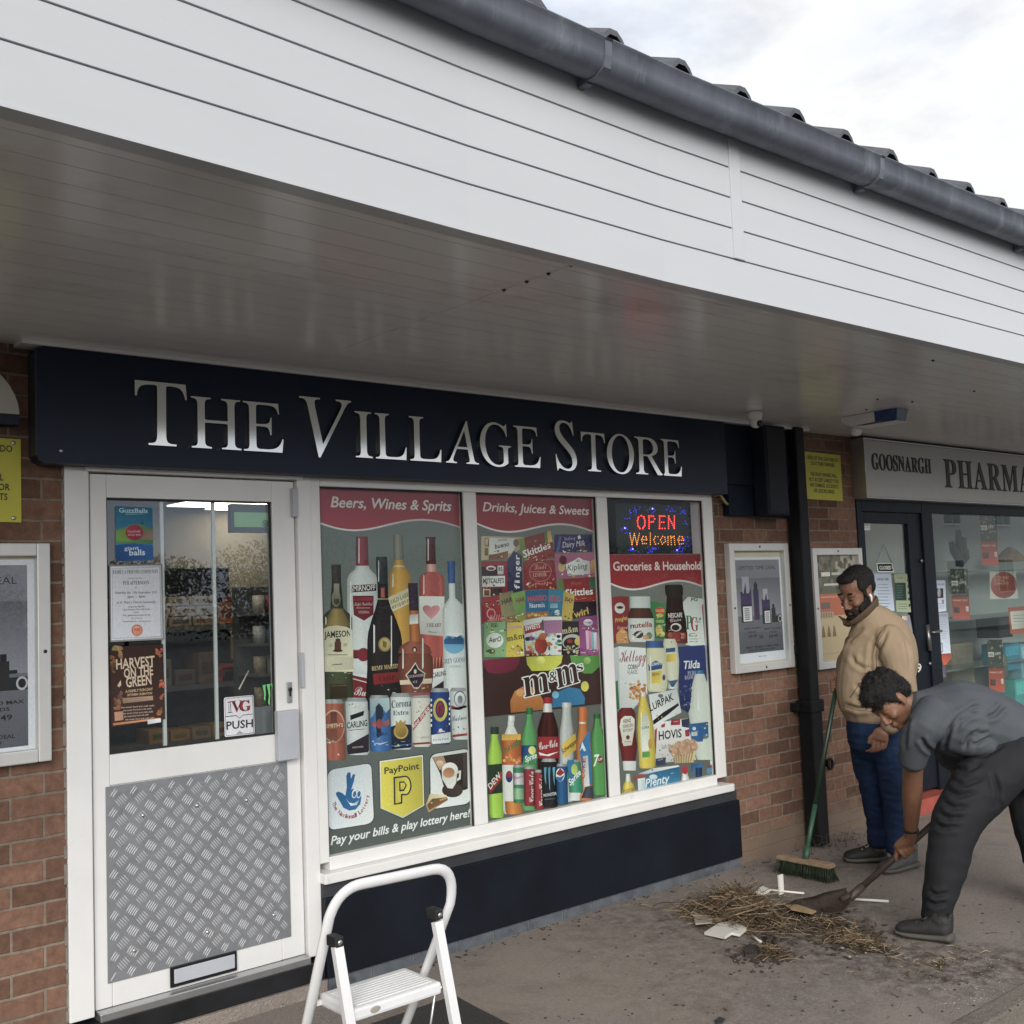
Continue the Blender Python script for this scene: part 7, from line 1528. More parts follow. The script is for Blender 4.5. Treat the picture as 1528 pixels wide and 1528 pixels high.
def seam(o, lines, r, name, m, parent):
    me = o.data; bv = BVHTree.FromPolygons([v.co.copy() for v in me.vertices], [tuple(f.vertices) for f in me.polygons]); s = MB()
    for ln in lines:
        pts = []
        for (a, b) in zip(ln, ln[1:]):
            for i in range(8):
                t = i / 8; h = bv.ray_cast(EYE, ray(a[0] + (b[0] - a[0]) * t, a[1] + (b[1] - a[1]) * t).normalized())
                if h[0] is not None: pts.append(h[0] + h[1] * r * .2)
        if len(pts) > 2: s.tube(pts, r, 6)
    return s.build(name, m, parent)
_jk = [c for c in bpy.data.objects if c.name.startswith('jacket')][0]
M['seam'] = mat('jacket_seam', (.12, .085, .055), .8)
seam(_jk, [[(1268, 936), (1262, 955), (1256, 985), (1252, 1020), (1254, 1060)]], .0035, 'zip', M['seam'], man)
seam(_jk, [[(1322, 938), (1311, 955), (1307, 975), (1308, 1000), (1312, 1025)]], .002, 'sleeve_seam', M['seam'], man)
seam(_jk, [[(1257, 1052), (1280, 1060), (1310, 1062)]], .002, 'waist_seam', M['seam'], man)
seam(_jk, [[(1284, 1018), (1276, 1030), (1268, 1042)]], .0028, 'pocket_edge', M['seam'], man)
hm = Fig(); hm.loft([(P1(1308, 1064, .02), .164, .152), (P1(1308, 1073, .02), .163, .150)], U_); hm.fuse('shirt_hem', mat('pale_shirt_hem', (.30, .28, .25), .8), man, .007, 3)
co = Fig()
ring = []
for i in range(28):
    a = 2 * PI * i / 28
    # stands high at the nape, drops to a point under the chin
    c = C1 + (-F1 * .02 - Up1 * .0)
    base = P1(1285, 913, .0)
    back = math.cos(a)
    p = base + U_ * (.088 * back) + V_ * (.080 * math.sin(a)) + Z_ * (.064 * back - .008)
    ring.append(p)
co.tube(ring, [.023 + .006 * math.cos(2 * PI * i / 28) for i in range(28)], 10, closed=True, flat=((0, 0, 1), 1.15, .36))
tipc = P1(1258, 917, -.03)
co.loft([(P1(1272, 930, -.02), .016, .010), (P1(1262, 927, .03), .014, .009), (P1(1251, 919, .04), .006, .005)], Z_, 10)
co.fuse('collar', M['collar'], man, .006, 3)
pk = Fig(); pk.loft([(P1(1272, 985, -.165), .012, .012), (P1(1288, 996, -.185), .013, .012), (P1(1300, 1006, -.19), .012, .012)], Z_, 8)
# jeans
jn = Fig()
jn.loft([(P1(1308, 1070, .02), .162, .145), (P1(1309, 1092, .02), .165, .150), (P1(1311, 1115, .01), .155, .145)], U_)
jn.loft([(P1(1294, 1105, .05), .095, .105), (P1(1297, 1140, .05), .088, .098), (P1(1304, 1175, .05), .078, .086), (P1(1309, 1205, .06), .070, .076), (P1(1310, 1232, .06), .062, .068), (P1(1312, 1258, .06), .060, .066)], U_)
jn.loft([(P1(1326, 1105, -.06), .095, .105), (P1(1331, 1140, -.08), .090, .098), (P1(1336, 1175, -.10), .078, .086), (P1(1338, 1210, -.12), .066, .076), (P1(1338, 1240, -.14), .060, .068), (P1(1339, 1268, -.15), .058, .066)], U_)
jn.fuse('jeans', M['jeans'], man, .0065, 3, folds(.009, 12, (.7, .7, 1.9), seed=5.1))
def shoe(parent, heel, toe, wd, h_, m, sole_m, laces=None, ankle=None):
    heel = Vector(heel); toe = Vector(toe); d = (toe - heel).normalized(); sd = Z_.cross(d)
    L = (toe - heel).length
    b = Fig()
    b.loft([(heel + d * .03 + Z_ * .055, wd * .78, .042), (heel + d * L * .30 + Z_ * .058, wd * .86, .048), (heel + d * L * .55 + Z_ * .048, wd * .95, .036), (heel + d * L * .80 + Z_ * .040, wd, .028), (toe - d * .025 + Z_ * .034, wd * .8, .020)], sd)
    b.loft([(heel + d * .050 + Z_ * .06, wd * .75, .045), (heel + d * .052 + Z_ * (h_ - .022), wd * .80, .050)], sd)
    b.loft([(heel + d * L * .36 + Z_ * .085, wd * .5, .014), (heel + d * L * .27 + Z_ * (h_ - .006), wd * .6, .012)], sd)
    b.loft([(heel + d * .014 + Z_ * .05, wd * .5, .012), (heel + d * .006 + Z_ * (h_ + .002), wd * .45, .010)], sd)
    b.fuse('shoe', m, parent, .006, 3)
    s = Fig(); s.loft([(heel + d * .010 + Z_ * .024, wd * .92, .0215), (heel + d * L * .3 + Z_ * .021, wd * .92, .0195), (heel + d * L * .7 + Z_ * .018, wd * 1.08, .0170), (toe - d * .02 + Z_ * .022, wd * .88, .0165)], sd)
    sh_ = s.fuse('shoe_sole', sole_m, parent, .005, 2)
    l = MB(); zz = []
    for i in range(5):
        c = heel + d * (L * (.40 + i * .070)) + Z_ * (.104 - i * .0105); zz += [c + sd * wd * (.55 if i % 2 else -.55) - Z_ * .006, c + sd * wd * (-.55 if i % 2 else .55) - Z_ * .006 + d * .006]
    l.tube(zz, .0045, 6)
    l.build('laces', laces or M['white_pvc'], parent)
gm = mat('grey_laces', (.25, .25, .24), .8)
shoe(man, gr(1326, 1286), gr(1256, 1287), .050, .13, M['shoe_dark'], M['sole'], gm)
shoe(man, gr(1368, 1294), gr(1312, 1306), .050, .13, M['shoe_grey'], M['sole'], gm)

# ---- broom
br_ = thing('broom', 'yard broom with green handle and wooden head of dark green bristles', 'broom', tuple(gr(1204, 1306)))
b0, b1 = gr(1164, 1302, .0), gr(1244, 1318, .0); bd_ = (b1 - b0); bl_ = bd_.length; bd_.normalize(); bs = Z_.cross(bd_)
mid = (b0 + b1) / 2
M3b = Matrix((bd_, bs, Z_)).transposed()
bm = bmesh.new(); bmesh.ops.create_cube(bm, size=1)
for v in bm.verts: v.co = Vector((v.co.x * bl_, v.co.y * .062, v.co.z * .026))
bmesh.ops.bevel(bm, geom=bm.edges[:], offset=.006, segments=2, affect='EDGES')
MB().bm(bm, False, Matrix.Translation(mid + Z_ * .088) @ M3b.to_4x4()).build('broom_head', mat('worn_wood', (.26, .185, .12), .75, var=.25, vscale=20, stretch=(1, 1, 4)), br_)
random.seed(2); s = MB()
for i in range(420):
    u = random.uniform(-.49, .49) * bl_; w_ = random.uniform(-.026, .026); top = mid + bd_ * u + bs * w_ + Z_ * .078
    sp_ = Vector((0, 0, 0)) + bd_ * (u * .10 + random.uniform(-.008, .008)) + bs * (w_ * .7 + random.uniform(-.008, .008))
    s.tube([top, top - Z_ * .04 + sp_ * .4, Vector((top.x + sp_.x, top.y + sp_.y, .004 + random.uniform(0, .008)))], [.0018, .0017, .0013], 3)
s.build('bristles', mat('green_black_bristle', (.018, .034, .014), .7, var=.5, vscale=40), br_)
ht = P1(1249.5, 1016, .08); hb_ = mid + Z_ * .095
MB().tube([hb_, hb_ + (ht - hb_) * .30], .0135, 10).build('green_shaft', mat('green_metal_handle', (.030, .085, .050), .4, var=.2), br_)
MB().tube([hb_ + (ht - hb_) * .3005, ht + (ht - hb_).normalized() * .02], .0132, 10).build('dark_shaft', mat('dark_green_handle', (.012, .030, .018), .4, var=.2), br_)
MB().tube([hb_ - Z_ * .012, hb_ + (ht - hb_).normalized() * .07], .019, 10).build('socket', mat('green_socket', (.028, .07, .042), .5), br_)

# ================================================================== MAN BENDING WITH THE SHOVEL
man2 = thing('person', 'man in grey T-shirt and dark trousers bending down over a shovel', 'person', tuple(gr(1385, 1405)))
def P2(px, py, dd=0.): return atd(px, py, 5.12 + dd)
F2 = (-U_ * .60 - Z_ * .74 + V_ * .30).normalized(); Up2 = (-U_ * .74 + Z_ * .66); Up2 = (Up2 - F2 * Up2.dot(F2)).normalized(); Lf2 = Up2.cross(F2).normalized()
sk = Fig(); hr = Fig()
C2 = P2(1329, 1044, .03)
pt, M3 = head(sk, hr, None, C2, F2, Lf2, Up2, 1.0)
sk.loft([(pt((-.03, 0, -.05)), .056, .058), (P2(1360, 1056, .03), .062, .064), (P2(1385, 1065, .04), .09, .09), (P2(1430, 1072, .05), .14, .13), (P2(1490, 1085, .05), .14, .13), (P2(1530, 1110, .03), .14, .12)], V_)
hand = P2(1351, 1266, .22)
sk.loft([(P2(1374, 1085, -.12), .055, .055), (P2(1364, 1125, -.06), .048, .050), (P2(1362, 1155, .0), .045, .046), (P2(1361, 1185, .06), .046, .045), (P2(1360, 1215, .12), .038, .038), (P2(1359, 1243, .17), .029, .031), (P2(1356, 1254, .19), .031, .029)], U_)
neck = gr(1263, 1344, .04); shd = (hand - neck).normalized()
sa = Vector(shd); acr = (V_ - sa * V_.dot(sa)).normalized(); up_ = acr.cross(sa); up_ = up_ if up_.z > 0 else -up_
sk.loft([(P2(1356, 1252, .19), .032, .030), (hand + up_ * .022, .044, .030), (hand + up_ * .005 - sa * .01, .040, .030)], sa)
for i in range(4):
    b = hand + sa * (.033 - i * .021)
    sk.loft([(b + up_ * .030 + acr * .008, .0105, .0105), (b + up_ * .014 + acr * .034, .010, .010), (b - up_ * .014 + acr * .032, .0095, .0095), (b - up_ * .028 + acr * .010, .0088, .0088), (b - up_ * .024 - acr * .012, .008, .008)], sa, 8)
sk.loft([(hand + up_ * .026 - sa * .02, .015, .014), (hand + up_ * .006 - sa * .058 + acr * .012, .012, .012), (hand - up_ * .010 - sa * .072 + acr * .014, .0095, .0095)], acr, 8)
# far arm reaching to the top of the shaft
h2 = neck + sa * ((hand - neck).length + .27)
sk.loft([(P2(1405, 1095, .24), .055, .055), (P2(1425, 1140, .30), .046, .046), (P2(1432, 1165, .30), .04, .04), (h2 + up_ * .03, .030, .028), (h2, .036, .028)], U_)
for i in range(4):
    b = h2 + sa * (.033 - i * .021); sk.loft([(b + up_ * .028 + acr * .006, .0105, .0105), (b + acr * .036, .010, .010), (b - up_ * .024 + acr * .012, .009, .009)], sa, 8)
sk.loft([(P2(1520, 1120, -.05), .09, .09), (P2(1470, 1165, -.14), .07, .07), (P2(1421, 1252, -.19), .05, .05), (P2(1399, 1356, -.22), .038, .045), (P2(1399, 1376, -.22), .038, .045)], U_); sk.loft([(P2(1540, 1130, .08), .09, .09), (P2(1556, 1230, .10), .07, .07), (P2(1586, 1350, .10), .045, .045), (P2(1592, 1384, .10), .04, .045)], U_)
sk.fuse('body', M['skin2'], man2, .005, 4)
def e2(c, r): hr.ell(pt(c), Vector(r), M3, 20, 14)
e2((-.018, 0, .055), (.104, .085, .090)); e2((-.058, 0, .015), (.060, .082, .085)); e2((.05, 0, .098), (.050, .060, .036)); e2((.075, 0, .085), (.030, .052, .026))
for sd in (-1, 1): e2((.016, sd * .068, .045), (.032, .014, .045)); e2((.010, sd * .071, .000), (.012, .008, .028)); e2((.080, sd * .036, .031), (.010, .020, .0045))
random.seed(6)
for i in range(60):
    a, b = random.uniform(0, 2 * PI), random.uniform(.05, 1.25)
    n_ = Vector((math.cos(a) * math.sin(b), math.sin(a) * math.sin(b), math.cos(b)))
    c = Vector((-.018 + n_.x * .100, n_.y * .083, .055 + n_.z * .088))
    if c.x > .06 and c.z < .07: continue
    e2(c, (random.uniform(.010, .015),) * 3)
fur(hr.fuse('hair', M['hair'], man2, .0055, 2, lambda co: .0045 * mnoise.noise(co * 60)), 3400, .015, .0009, F2 * .3 - Z_ * .25, 5)
ey = MB()
for sd in (-1, 1): ey.ell(pt((.0855, sd * .032, -.002)), (.006, .012, .0022), M3, 10, 6)
ey.build('eyelashes', M['hair'], man2)
wt = Fig(); wp = P2(1359, 1240, .165); wt.tube([wp + U_ * (.034 * math.cos(a)) + (V_ * .035) * math.sin(a) + Z_ * .004 for a in [i * 2 * PI / 20 for i in range(20)]], .008, 8, closed=True, flat=((0, 0, 1), 1.4, .6)); wt.build('wristband', M['black_rubber'], man2)
ts = Fig()
# back and chest
ts.loft([(P2(1366, 1052, .02), .075, .080), (P2(1384, 1060, .02), .115, .150), (P2(1410, 1068, .02), .172, .195), (P2(1440, 1074, .02), .180, .200), (P2(1470, 1080, .02), .165, .195), (P2(1500, 1092, .02), .150, .190), (P2(1526, 1108, .02), .150, .185), (P2(1540, 1118, .02), .150, .18)], (Z_ * .9 + U_ * .3))
ts.loft([(P2(1398, 1058, -.13), .085, .085), (P2(1382, 1082, -.15), .084, .082), (P2(1370, 1105, -.11), .072, .072), (P2(1363, 1130, -.07), .062, .064), (P2(1362, 1138, -.06), .058, .060)], U_)
ts.loft([(P2(1400, 1070, .18), .085, .085), (P2(1412, 1110, .25), .075, .072), (P2(1422, 1135, .28), .062, .062)], U_)
ts.loft([(P2(1428, 1105, -.06), .06, .08), (P2(1448, 1112, -.10), .05, .07), (P2(1478, 1112, -.12), .045, .06)], Z_)
ts.fuse('tshirt', M['tee'], man2, .007, 5, creases(TC, .015, 3.2, folds(.004, 5.5, (1.3, 1.3, .8), seed=8.2)))
tr_ = Fig()
tr_.loft([(P2(1512, 1112, .03), .155, .185), (P2(1536, 1128, .03), .165, .190), (P2(1556, 1145, .03), .15, .17)], (Z_ * .9 + U_ * .3))
lg = (U_ * .8 + Z_ * .45)
tr_.loft([(P2(1520, 1125, -.08), .145, .12), (P2(1487, 1150, -.12), .135, .118), (P2(1456, 1185, -.16), .122, .110), (P2(1432, 1220, -.18), .108, .100), (P2(1421, 1252, -.19), .098, .094), (P2(1413, 1290, -.20), .088, .086), (P2(1405, 1325, -.21), .073, .076), (P2(1399, 1356, -.22), .064, .070), (P2(1398, 1370, -.22), .060, .066)], lg)
tr_.loft([(P2(1548, 1140, .10), .14, .12), (P2(1550, 1180, .10), .15, .12), (P2(1556, 1230, .10), .135, .11), (P2(1568, 1290, .10), .115, .095), (P2(1586, 1350, .10), .09, .08), (P2(1592, 1380, .10), .07, .07)], U_)
tr_.fuse('trousers', M['trouser'], man2, .0075, 4, creases(RC, .012, 3.4, folds(.008, 9, (.8, .8, 1.3), seed=1.4)))
shoe(man2, gr(1424, 1408), gr(1334, 1394), .052, .12, M['shoe_dark'], M['sole'], M['black_rubber'])
shoe(man2, gr(1618, 1405), gr(1548, 1410), .052, .12, M['shoe_dark'], M['sole'], M['black_rubber'])

# ---- shovel
sv = thing('shovel', 'rusty old shovel with its blade pushed into the heap of straw', 'shovel', tuple(neck))
M['rust'] = mat('rusty_brown_steel', (.060, .042, .036), .6, metal=.4, var=.4, vscale=14, dirt=((120, 100, 92), 10, .6, .5))
MB().tube([neck + sa * .02, hand, neck + sa * ((hand - neck).length + .42)], .0155, 10).build('shaft', M['rust'], sv)
s = MB(); w3 = V_ * .5 - U_ * .1
bdir = (gr(1200, 1352, 0) - gr(1263, 1344, 0)).normalized(); bsd = Z_.cross(bdir)
grid = []
for i in range(9):
    t = i / 8
    half = (.03 + .105 * min(1, t * 3.2)) * (1 - .55 * max(0, (t - .72) / .28) ** 2)
    row = []
    for j in range(9):
        v = (j - 4) / 4
        row.append(Vector((neck.x, neck.y, 0)) + bdir * (t * .30 - .02) + bsd * (v * half) + Z_ * (.012 + .05 * max(0, 1 - t * 2.6) + .030 * abs(v) ** 2 * (1 - t * .4)))
    grid.append(row)
vs = [p for r in grid for p in r] + [p - Z_ * .004 for r in grid for p in r]; k = 81
fs = [(i * 9 + j, i * 9 + j + 1, i * 9 + j + 10, i * 9 + j + 9) for i in range(8) for j in range(8)]
fs += [tuple(q + k for q in f[::-1]) for f in fs]
for i in range(8): fs += [(i * 9, i * 9 + 9, k + i * 9 + 9, k + i * 9), (i * 9 + 8, k + i * 9 + 8, k + i * 9 + 17, i * 9 + 17)]
for j in range(8): fs += [(j, k + j, k + j + 1, j + 1), (72 + j, 73 + j, k + 73 + j, k + 72 + j)]
s.add(vs, fs, True); s.build('blade', M['rust'], sv)
MB().tube([neck + sa * .11, neck + sa * .03, Vector((neck.x, neck.y, 0)) + bdir * .03 + Z_ * .045], [.020, .022, .018], 10).build('socket', M['rust'], sv)

# ================================================================== STRAW, DIRT AND BROKEN BITS
random.seed(77)
def heap(s, cx, cy, sx, sy, h, n, lmin, lmax, r=.0012, rot=0.):
    cr, sr = math.cos(rot), math.sin(rot)
    for i in range(n):
        a = random.uniform(0, 2 * PI); q = min(1.25, abs(random.gauss(0, .5)))
        lx, ly = sx * q * math.cos(a), sy * q * math.sin(a)
        x, y = cx + lx * cr - ly * sr, cy + lx * sr + ly * cr
        z = .004 + h * max(0, 1 - q * q) * random.random()
        L = random.uniform(lmin, lmax); az = random.uniform(0, 2 * PI); el = random.gauss(0, .34)
        d = Vector((math.cos(az) * math.cos(el), math.sin(az) * math.cos(el), math.sin(el)))
        sd = Vector((-d.y, d.x, 0)) * random.uniform(-.25, .25) * L
        p0 = Vector((x, y, z)) - d * L / 2; p2 = Vector((x, y, z)) + d * L / 2; p1 = (p0 + p2) / 2 + sd + Vector((0, 0, .01 * random.random()))
        pts = [p0, p1, p2]
        for p in pts: p.z = max(p.z, .0035)
        s.tube(pts, [r * random.uniform(.7, 1.5)] * 3, 3, cap=False)
s1, s2, s3 = MB(), MB(), MB()
hp_ = gr(1105, 1364, .03)
g1_, g2_ = gr(1035, 1345), gr(1185, 1385); rot_ = math.atan2(g2_.y - g1_.y, g2_.x - g1_.x)
for s, n in ((s1, 560), (s2, 620), (s3, 460)):
    heap(s, hp_.x, hp_.y, .30, .150, .135, n, .05, .26, rot=rot_)
    c = gr(1275, 1408); heap(s, c.x, c.y, .20, .11, .03, n // 3, .02, .10, rot=rot_ - .2)
    c = gr(1150, 1424); heap(s, c.x, c.y, .12, .06, .02, n // 7, .03, .11, rot=rot_)
    c = gr(1230, 1380); heap(s, c.x, c.y, .22, .10, .02, n // 6, .03, .10, rot=rot_)
    c = gr(1060, 1370); heap(s, c.x, c.y, .55, .22, .004, n // 14, .05, .22, .0012, rot=rot_)
    c = gr(1400, 1440); heap(s, c.x, c.y, .6, .25, .003, n // 12, .01, .05, .0012)
tag(s1.build('straw', mat('pale_straw', (.29, .22, .135), .75, var=.3, vscale=30), recalc=False), 'loose heap of dry pale straw swept together on the pavement', 'straw', kind='stuff')
tag(s2.build('straw', mat('brown_straw', (.13, .085, .048), .8, var=.3, vscale=30), recalc=False), 'darker brown stalks mixed through the straw heap', 'straw', kind='stuff')
tag(s3.build('straw', mat('dark_stalk', (.04, .027, .018), .85, var=.3, vscale=30), recalc=False), 'blackened stalks and twigs mixed through the straw heap', 'straw', kind='stuff')
# earth under the heap and scattered crumbs
def mound(s, c, rx, ry, h, rot, n=26):
    vs = []; fs = []
    for i in range(n + 1):
        r = i / n
        for j in range(40):
            a = 2 * PI * j / 40; w_ = 1 + .35 * mnoise.noise(Vector((math.cos(a) * 1.5, math.sin(a) * 1.5, c.x)))
            lx, ly = rx * r * w_ * math.cos(a), ry * r * w_ * math.sin(a); x = c.x + lx * math.cos(rot) - ly * math.sin(rot); y = c.y + lx * math.sin(rot) + ly * math.cos(rot)
            q = Vector((x, y, 0)); z = h * (1 - r) ** 1.2 * (1 + .8 * mnoise.noise(q * 14)) + .010 * (1 - r) * (mnoise.noise(q * 55) + .4 * mnoise.noise(q * 140))
            vs.append((x, y, max(.0015 * (1 - r) - .0005 * r, z)))
    for i in range(n):
        for j in range(40): fs.append((i * 40 + j, i * 40 + (j + 1) % 40, i * 40 + 40 + (j + 1) % 40, i * 40 + 40 + j))
    s.add(vs, fs, True)
s = MB(); mound(s, gr(1195, 1366), .24, .11, .055, rot_); mound(s, gr(1100, 1362), .26, .11, .04, rot_); mound(s, gr(1280, 1408), .15, .08, .014, rot_)
tag(s.build('soil', mat('dark_damp_soil', (.030, .023, .018), .95, var=.5, vscale=70, bump=1.0, bscale=160), recalc=False), 'dark damp soil lying under the swept straw', 'soil', kind='stuff')
s = MB()
def clod(s, x, y, r, flat=.4):
    bm = bmesh.new(); bmesh.ops.create_icosphere(bm, subdivisions=1, radius=1)
    a = random.uniform(0, 6.3); rx, ry = r * random.uniform(.6, 1.5), r * random.uniform(.6, 1.3)
    for v in bm.verts:
        q = v.co * random.uniform(.7, 1.2); v.co = Vector((x + (q.x * rx) * math.cos(a) - (q.y * ry) * math.sin(a), y + (q.x * rx) * math.sin(a) + (q.y * ry) * math.cos(a), max(.001, r * flat * (q.z + .6))))
    s.bm(bm)
for i in range(620):
    c = random.choice([gr(1200, 1370), gr(1120, 1365), gr(1275, 1405), gr(1240, 1385), gr(1150, 1425)])
    clod(s, c.x + random.gauss(0, .11), c.y + random.gauss(0, .07), random.uniform(.004, .016))
for i in range(150):
    c = gr(random.uniform(760, 1520), random.uniform(1330, 1525)); clod(s, c.x, c.y, random.uniform(.002, .008))
for i in range(130):
    x = random.uniform(2.8, 6.2); clod(s, x, -.05 - abs(random.gauss(0, .05)), random.uniform(.002, .009))
tag(s.build('soil_crumbs', mat('dark_soil', (.040, .030, .023), .95, var=.4, vscale=60), recalc=False), 'dark crumbs of soil and dead leaf scattered over the pavement', 'soil', kind='stuff')
s = MB()
for i in range(420):
    c = random.choice([gr(1105, 1362, 0), gr(1150, 1366, 0), gr(1210, 1372, 0), gr(1275, 1405, 0), gr(1145, 1424, 0), gr(1240, 1385, 0)]); x, y = c.x + random.gauss(0, .10), c.y + random.gauss(0, .06)
    q = math.hypot((x - hp_.x), (y - hp_.y)); z = .006 + .10 * max(0, 1 - q / .22) * random.random() + random.uniform(0, .012); a = random.uniform(0, 6.3); r = random.uniform(.006, .022)
    d1 = Vector((math.cos(a), math.sin(a), random.uniform(-.3, .6))) * r; d2 = Vector((-math.sin(a), math.cos(a), random.uniform(-.3, .5))) * r * .5; c0 = Vector((x, y, z + .006))
    s.add([c0 - d1, c0 + d2, c0 + d1 + Vector((0, 0, r * .3)), c0 - d2], [(0, 1, 2), (0, 2, 3)])
for i in range(90):
    c = gr(random.uniform(900, 1500), random.uniform(1320, 1520)); a = random.uniform(0, 6.3); r = random.uniform(.004, .014)
    d1 = Vector((math.cos(a), math.sin(a), .1)) * r; d2 = Vector((-math.sin(a), math.cos(a), .2)) * r * .5; c0 = c + Z_ * .004
    s.add([c0 - d1, c0 + d2, c0 + d1, c0 - d2], [(0, 1, 2), (0, 2, 3)])
tag(s.build('leaf_litter', mat('rotten_leaf', (.050, .034, .022), .9, var=.6, vscale=25), recalc=False), 'rotten brown leaf scraps in and around the straw heap', 'leaves', kind='stuff')
s = MB()
for i in range(46):
    c = random.choice([gr(1150, 1340, 0), gr(1200, 1372, 0), gr(1100, 1375, 0), gr(1270, 1415, 0)]); x, y = c.x + random.gauss(0, .09), c.y + random.gauss(0, .06); clod(s, x, y, random.uniform(.003, .009), .6)
for i in range(170):
    c = gr(random.uniform(1380, 1500), random.uniform(1428, 1500)) if i < 110 else gr(random.uniform(850, 1520), random.uniform(1320, 1520)); clod(s, c.x, c.y, random.uniform(.0015, .005), .5)
tag(s.build('pale_grit', mat('pale_grit', (.32, .30, .26), .9), recalc=False), 'pale grit and chips scattered over the pavement near the kerb', 'grit', kind='stuff')
def shard(label, pts, z, th, m, lift=0., name='broken_board', cat='debris'):
    g = [gr(px, py, z) for px, py in pts]; s = MB(); n = len(g)
    t = [p + Z_ * (th + lift * (i / n)) for i, p in enumerate(g)]; b = [p + Z_ * (lift * (i / n)) for i, p in enumerate(g)]
    s.add([tuple(p) for p in b + t], [tuple(range(n - 1, -1, -1)), tuple(range(n, 2 * n))] + [(i, (i + 1) % n, n + (i + 1) % n, n + i) for i in range(n)])
    return tag(s.build(name, m), label, cat)
M['white_card'] = mat('white_broken_board', (.62, .61, .56), .7, var=.08, vscale=12, dirt=((110, 96, 78), 22, .62, .6))
M['grey_card'] = mat('dirty_board', (.30, .26, .22), .8, var=.25, vscale=20)
shard('large broken white board piece lying nearest the camera', [(1051, 1395), (1072, 1382), (1098, 1379), (1114, 1390), (1104, 1400), (1092, 1398), (1082, 1405)], .004, .012, M['white_card'], .012)
shard('grey dirty board piece standing at the left edge of the straw', [(1034, 1366), (1060, 1366), (1063, 1380), (1038, 1383)], .012, .006, M['grey_card'], .012)
shard('white crumpled board piece on the far side of the straw', [(1118, 1335), (1138, 1326), (1150, 1332), (1140, 1340), (1122, 1341)], .05, .010, M['white_card'], .02)
shard('small tan board piece next to the shovel blade', [(1170, 1352), (1190, 1352), (1218, 1362), (1212, 1366), (1180, 1360)], .05, .006, mat('tan_board', (.30, .21, .11), .8, var=.3, vscale=20), .008)
shard('flat dark lump on the pavement in front of the straw', [(1110, 1418), (1120, 1413), (1134, 1418), (1130, 1428), (1112, 1430)], .002, .016, mat('dark_lump', (.030, .026, .023), .9, var=.4, vscale=30), .0, 'dark_lump')
shard('black flat scrap beside the large white board piece', [(1132, 1402), (1150, 1398), (1160, 1402), (1156, 1412), (1140, 1410)], .002, .010, M['black_rubber'], 0, 'black_scrap')
shard('dark leaf lying alone low in the middle of the pavement', [(1066, 1524), (1074, 1519), (1082, 1522), (1078, 1528), (1070, 1530)], .001, .004, mat('dark_leaf', (.03, .028, .026), .9), .004, 'leaf', 'leaf')
a = gr(1166, 1334, .03); s = MB().box(a.x - .018, a.x + .018, a.y - .004, a.y + .004, .03, .125); tag(s.build('broken_board', M['white_card']), 'narrow white strip standing upright out of the straw', 'debris')
def rod(label, p, q, z0, z1, r): tag(MB().tube([gr(*p, z0), gr(*q, z1)], r, 8).build('plastic_rod', M['white_card']), label, 'debris')
rod('long thin white rod lying beyond the shovel neck', (1262, 1341), (1326, 1345), .012, .008, .0065)
rod('white rod lying across the back of the straw', (1140, 1327), (1200, 1333), .05, .04, .005)
rod('short white tube end in front of the straw', (1122, 1396), (1136, 1406), .01, .008, .006)
# weeds and leaves at the foot of the drainpipe
s = MB(); random.seed(12)
for i in range(46):
    c = Vector((random.uniform(5.55, 6.15), random.uniform(-.22, -.04), 0)); L = random.uniform(.03, .11); az = random.uniform(0, 6.3)
    s.tube([c, c + Vector((math.cos(az) * L * .3, math.sin(az) * L * .3, L * .8)), c + Vector((math.cos(az) * L, math.sin(az) * L, L * .9))], [.0016, .0013, .0006], 3, cap=False)
tag(s.build('weeds', mat('dry_weed', (.12, .105, .06), .85, var=.3), recalc=False), 'dry weeds growing along the foot of the wall by the drainpipe', 'weeds', kind='stuff')
s = MB()
for i in range(30):
    c = Vector((random.uniform(5.2, 6.1), random.uniform(-.30, -.06), .004)); a = random.uniform(0, 6.3); r = random.uniform(.012, .03)
    d1 = Vector((math.cos(a), math.sin(a), random.uniform(0, .5))) * r; d2 = Vector((-math.sin(a), math.cos(a), random.uniform(0, .4))) * r * .45
    s.add([c - d1, c + d2, c + d1, c - d2 + Vector((0, 0, .004))], [(0, 1, 2, 3)])
tag(s.build('dead_leaves', mat('dead_leaf', (.10, .055, .03), .9, var=.4), recalc=False), 'dead brown leaves blown against the wall by the drainpipe', 'leaves', kind='stuff')

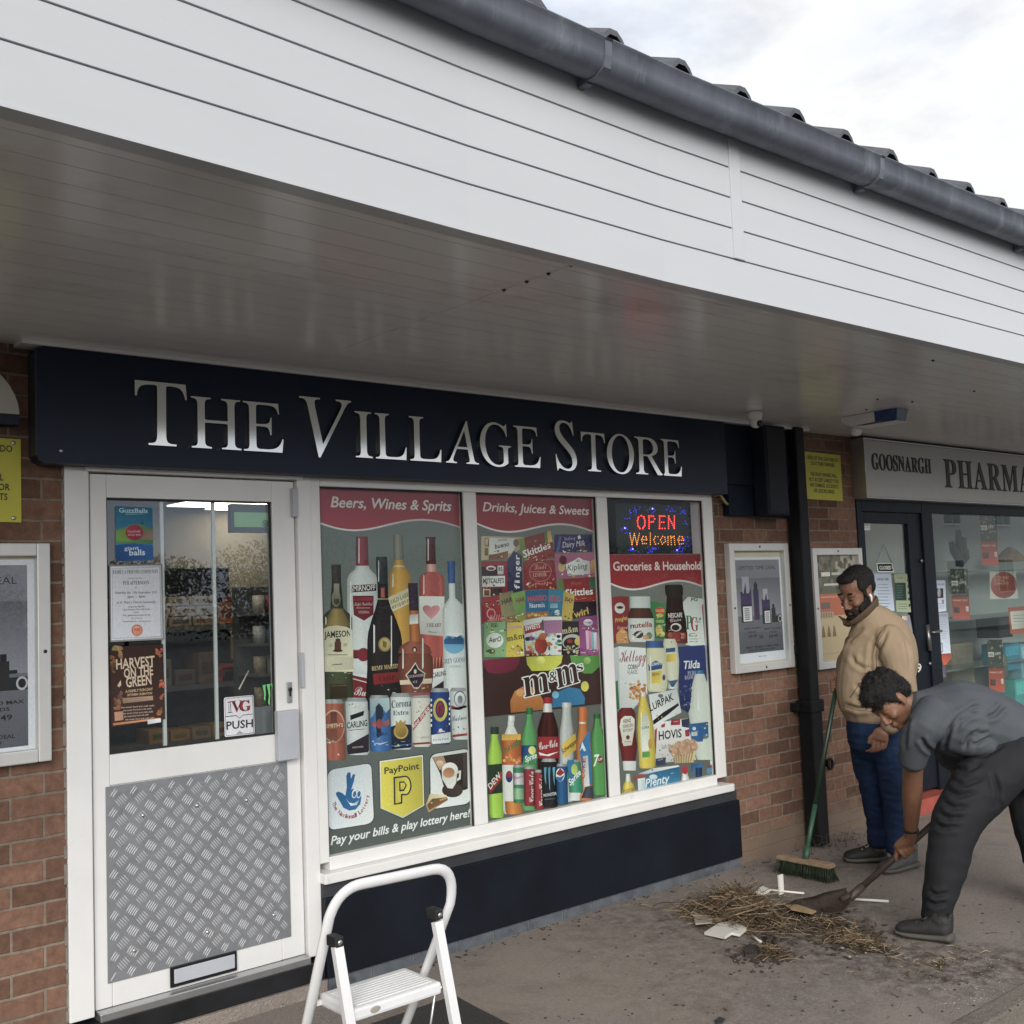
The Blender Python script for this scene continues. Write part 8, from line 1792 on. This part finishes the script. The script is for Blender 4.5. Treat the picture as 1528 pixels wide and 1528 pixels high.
# ================================================================== ACROSS THE ROAD (behind the camera, seen only as reflections)
random.seed(19)
M['leaf'] = mat('hedge_leaf', (.020, .032, .012), .7, var=.5, vscale=3)
M['bark'] = mat('bark', (.06, .045, .035), .9)
def foliage(s, c, r, n, size):
    for i in range(n):
        d = Vector((random.gauss(0, 1), random.gauss(0, 1), random.gauss(0, 1))).normalized() * (random.random() ** .4)
        p = Vector(c) + Vector((d.x * r[0], d.y * r[1], d.z * r[2])); a = random.uniform(.6, 1.4) * size
        u = Vector((random.gauss(0, 1), random.gauss(0, 1), random.gauss(0, 1))).normalized(); w_ = u.orthogonal().normalized()
        s.add([p - u * a, p + w_ * a * .5, p + u * a, p - w_ * a * .5], [(0, 1, 2, 3)])
def shrub(label, x, y, hh, r, n, sz):
    t = thing('tree', label, 'tree', (x, y, -.1))
    MB().tube([(x, y, -.1), (x + .1, y, hh * .4), (x - .05, y + .1, hh * .8)], [.12, .09, .04], 8).build('trunk', M['bark'], t)
    s = MB()
    for k in range(6): foliage(s, (x + random.uniform(-r, r) * .7, y + random.uniform(-r, r) * .4, hh * random.uniform(.3, .85)), (r * .55, r * .5, hh * .3), n // 6, sz)
    s.build('crown', M['leaf'], t, recalc=False)
for i, (x, y, hh, r) in enumerate(((5, -44, 3.6, 3.4), (12, -45, 4.3, 3.8), (19.5, -46, 3.8, 4.0), (27, -45, 4.9, 4.3), (36, -46, 4.2, 4.4), (46, -45, 5.4, 4.8), (58, -48, 4.6, 5.0))):
    shrub(['low dark bush across the road opposite the shop door', 'dark bush across the road, second from the door', 'wide dark bush across the road facing the window', 'tall dark bush across the road facing the third window', 'dark bush across the road opposite the drainpipe', 'tallest dark bush across the road near the white house', 'dark bush farthest along the road beyond the pharmacy'][i], x, y, hh, r, 7000, .085)
hd = MB()
for i in range(120): foliage(hd, (random.uniform(-15, 80), -50 + random.uniform(-.6, .6), random.uniform(.2, 2.1)), (1.4, .7, .7), 90, .13)
tag(hd.build('hedge', M['leaf'], recalc=False), 'long dark hedge along the far side of the road', 'hedge')
hs = thing('house', 'white rendered house across the road, seen in the pharmacy window', 'house', (38, -16, 0))
MB().box(33, 43, -22, -14, -.1, 5.0).build('wall', mat('white_render', (.55, .54, .50), .8), hs)
s = MB().add([(32.6, -22.4, 5.0), (43.4, -22.4, 5.0), (43.4, -13.6, 5.0), (32.6, -13.6, 5.0), (33.5, -18, 8), (42.5, -18, 8)], [(0, 1, 5, 4), (2, 3, 4, 5), (1, 2, 5), (3, 0, 4), (3, 2, 1, 0)]); s.build('roof', M['tile'], hs)
for (x, z) in ((34.5, 1.0), (38, 1.0), (41, 1.0), (34.5, 3.3), (38, 3.3), (41, 3.3)):
    w0 = MB().box(x - .6, x + .6, -14.0 + .003, -13.95, z, z + 1.2).build('window', M['frame'], hs)
    s = MB().box(x - .54, x - .03, -13.9495, -13.94, z + .06, z + 1.14); s.box(x + .03, x + .54, -13.9495, -13.94, z + .06, z + 1.14); s.build('pane', M['black_gloss'], w0)
